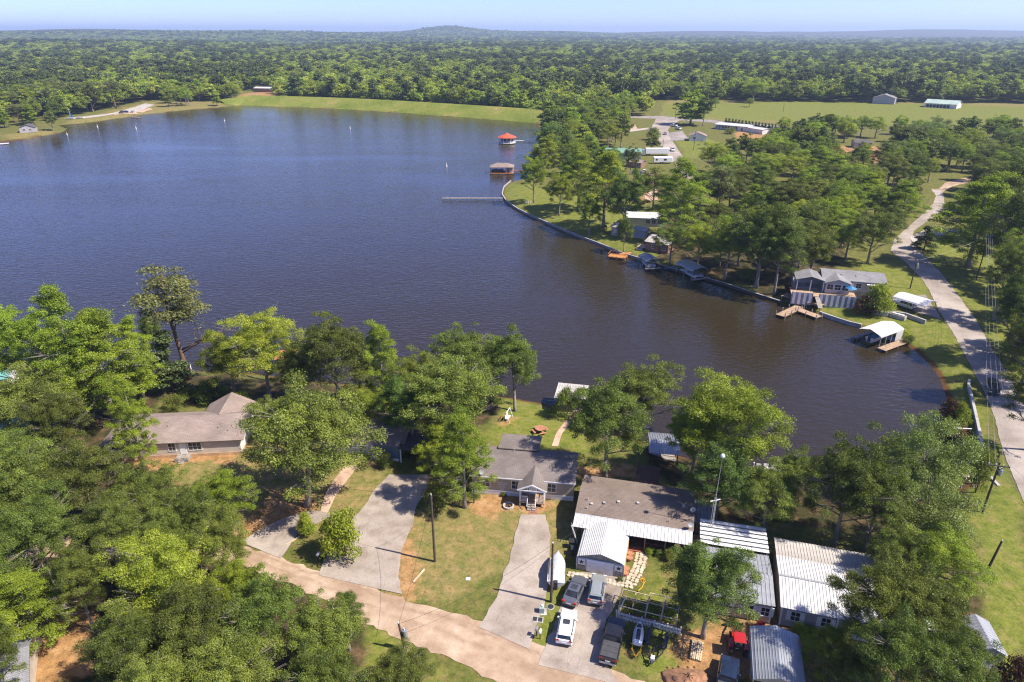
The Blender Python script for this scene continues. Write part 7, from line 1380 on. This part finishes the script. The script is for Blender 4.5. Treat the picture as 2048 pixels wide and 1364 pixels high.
e = at('garden_bench', (1684, 1335), 'weathered bench below the arched gate', 'bench', R(12)); MB().box(-.8, .8, -.25, .25, .42, .48).build('seat', 'grey_wood', e); MB().box(-.8, .8, .22, .28, .5, .95).build('backrest', 'grey_wood', e); [MB().box(x - .05, x + .05, y - .05, y + .05, 0, .42).build('leg', 'grey_wood', e) for x in (-.7, .7) for y in (-.2, .2)]
e = at('red_wheelbarrow', (1517, 1258), 'red wheelbarrow by the pale home wall', 'wheelbarrow', R(30)); MB().loft([[(-.3, -.25, .35), (.4, -.2, .35), (.4, .2, .35), (-.3, .25, .35)], [(-.5, -.38, .7), (.65, -.32, .7), (.65, .32, .7), (-.5, .38, .7)]]).build('tray', 'paint_red', e); MB().tube([(.6, -.05, .2), (.6, .05, .2)], .2, 12).build('wheel', 'tyre', e); [MB().bar((.6, s * .1, .2), (-1.1, s * .35, .6), .05).build('handle', 'raw_timber', e) for s in (-1, 1)]; [MB().bar((-.3, s * .25, .4), (-.4, s * .25, 0), .04).build('leg', 'dark_metal', e) for s in (-1, 1)]
for px, lb in (((1143, 1094), 'dark bin beside the left corner of the dark-roofed house'), ((1146, 1108), 'dark bin behind the metal garage corner')):
    e = at('wheeled_bin', px, lb, 'bin'); MB().hexa([(-.25, -.3, 0), (.25, -.3, 0), (.25, .3, 0), (-.25, .3, 0), (-.3, -.36, 1.0), (.3, -.36, 1.0), (.3, .36, 1.0), (-.3, .36, 1.0)]).build('body', 'vinyl', e); MB().box(-.32, .32, -.4, .4, 1.0, 1.07).build('lid', 'dark_metal', e); [MB().tube([(s * .24, .32, .1), (s * .3, .32, .1)], .1, 8).build('wheel', 'tyre', e) for s in (-1, 1)]
e = at('side_ladder', (1141, 1085), 'white ladder leaning by the left end of the dark-roofed house', 'ladder', R(80)); [MB().bar((s * .22, -.9, 0), (s * .22, 0, 3.0), .05).build('stile', 'white_paint', e) for s in (-1, 1)]; [MB().bar((-.22, -.9 + .9 * k / 9, 3 * k / 9), (.22, -.9 + .9 * k / 9, 3 * k / 9), .035).build('rung', 'white_paint', e) for k in range(1, 9)]
for px, lb, hgt in (((66, 728), 'white post at the lake edge behind the dark oaks', 1.8), ((383, 744), 'white post on the shore beside the tall pine', 1.6)):
    e = at('shore_post', px, lb, 'post'); MB().cyl(0, 0, -.3, hgt, .12, 8).build('shaft', 'trim_white', e); MB().cyl(0, 0, hgt, hgt + .1, .15, 8).build('cap', 'trim_white', e)
e = at('burn_pile', (1998, 511), 'small pile of brush on the grass beyond the paved road', 'brush pile'); [MB().bar((rn.uniform(-.9, .9), rn.uniform(-.6, .6), rn.uniform(.05, .4)), (rn.uniform(-.9, .9), rn.uniform(-.6, .6), rn.uniform(.2, .8)), .1).build('branch', 'terracotta' if k % 2 else 'dark_wood', e) for k in range(16)]
e = at('grill', (1210, 458), 'dark grill and chairs in front of the tin-roofed shed', 'grill'); MB().box(-.6, .6, -.3, .3, .7, 1.1).build('firebox', 'dark_metal', e, .1); MB().box(-.5, .5, -.28, .28, 1.1, 1.35).build('lid', 'dark_metal', e, .1); [MB().box(x - .04, x + .04, y - .04, y + .04, 0, .7).build('leg', 'dark_metal', e) for x in (-.5, .5) for y in (-.25, .25)]
e = at('stone_ring', (1058, 405), 'ring of pale stones on the lawn by the seawall', 'stone ring'); [MB().loft([octo(.3, 0, 6), octo(.2, .3, 6)]).build('stone', 'stone', e, loc=(1.3 * math.cos(k * .63), 1.3 * math.sin(k * .63), 0)) for k in range(10)]
e = at('road_sign', (2005, 710), 'small grey marker post beside the paved road', 'marker post'); MB().cyl(0, 0, 0, 1.4, .05, 8).build('post', 'galv_metal', e); MB().box(-.15, .15, -.02, .02, 1.0, 1.4).build('plate', 'green_siding', e)
e = at('drain_pipe', (1943, 862), 'pale pipe crossing the ditch beneath the concrete wall', 'pipe', R(-8)); MB().tube([(-2.6, 0, .35), (0, 0, .4)], .1, 10).build('pipe', 'white_paint', e); MB().box(-2.9, -2.4, -.2, .2, 0, .35).build('support', 'concrete_wall', e)
e = at('rubble', (1954, 965), 'pale broken stones at the foot of the ditch', 'rubble'); [MB().loft([octo(rn.uniform(.18, .4), 0, 6), octo(rn.uniform(.1, .2), rn.uniform(.15, .35), 6)]).build('stone', 'pale_stone', e, loc=(rn.uniform(-1.2, 1.2), rn.uniform(-1.4, 2.2), 0)) for k in range(26)]
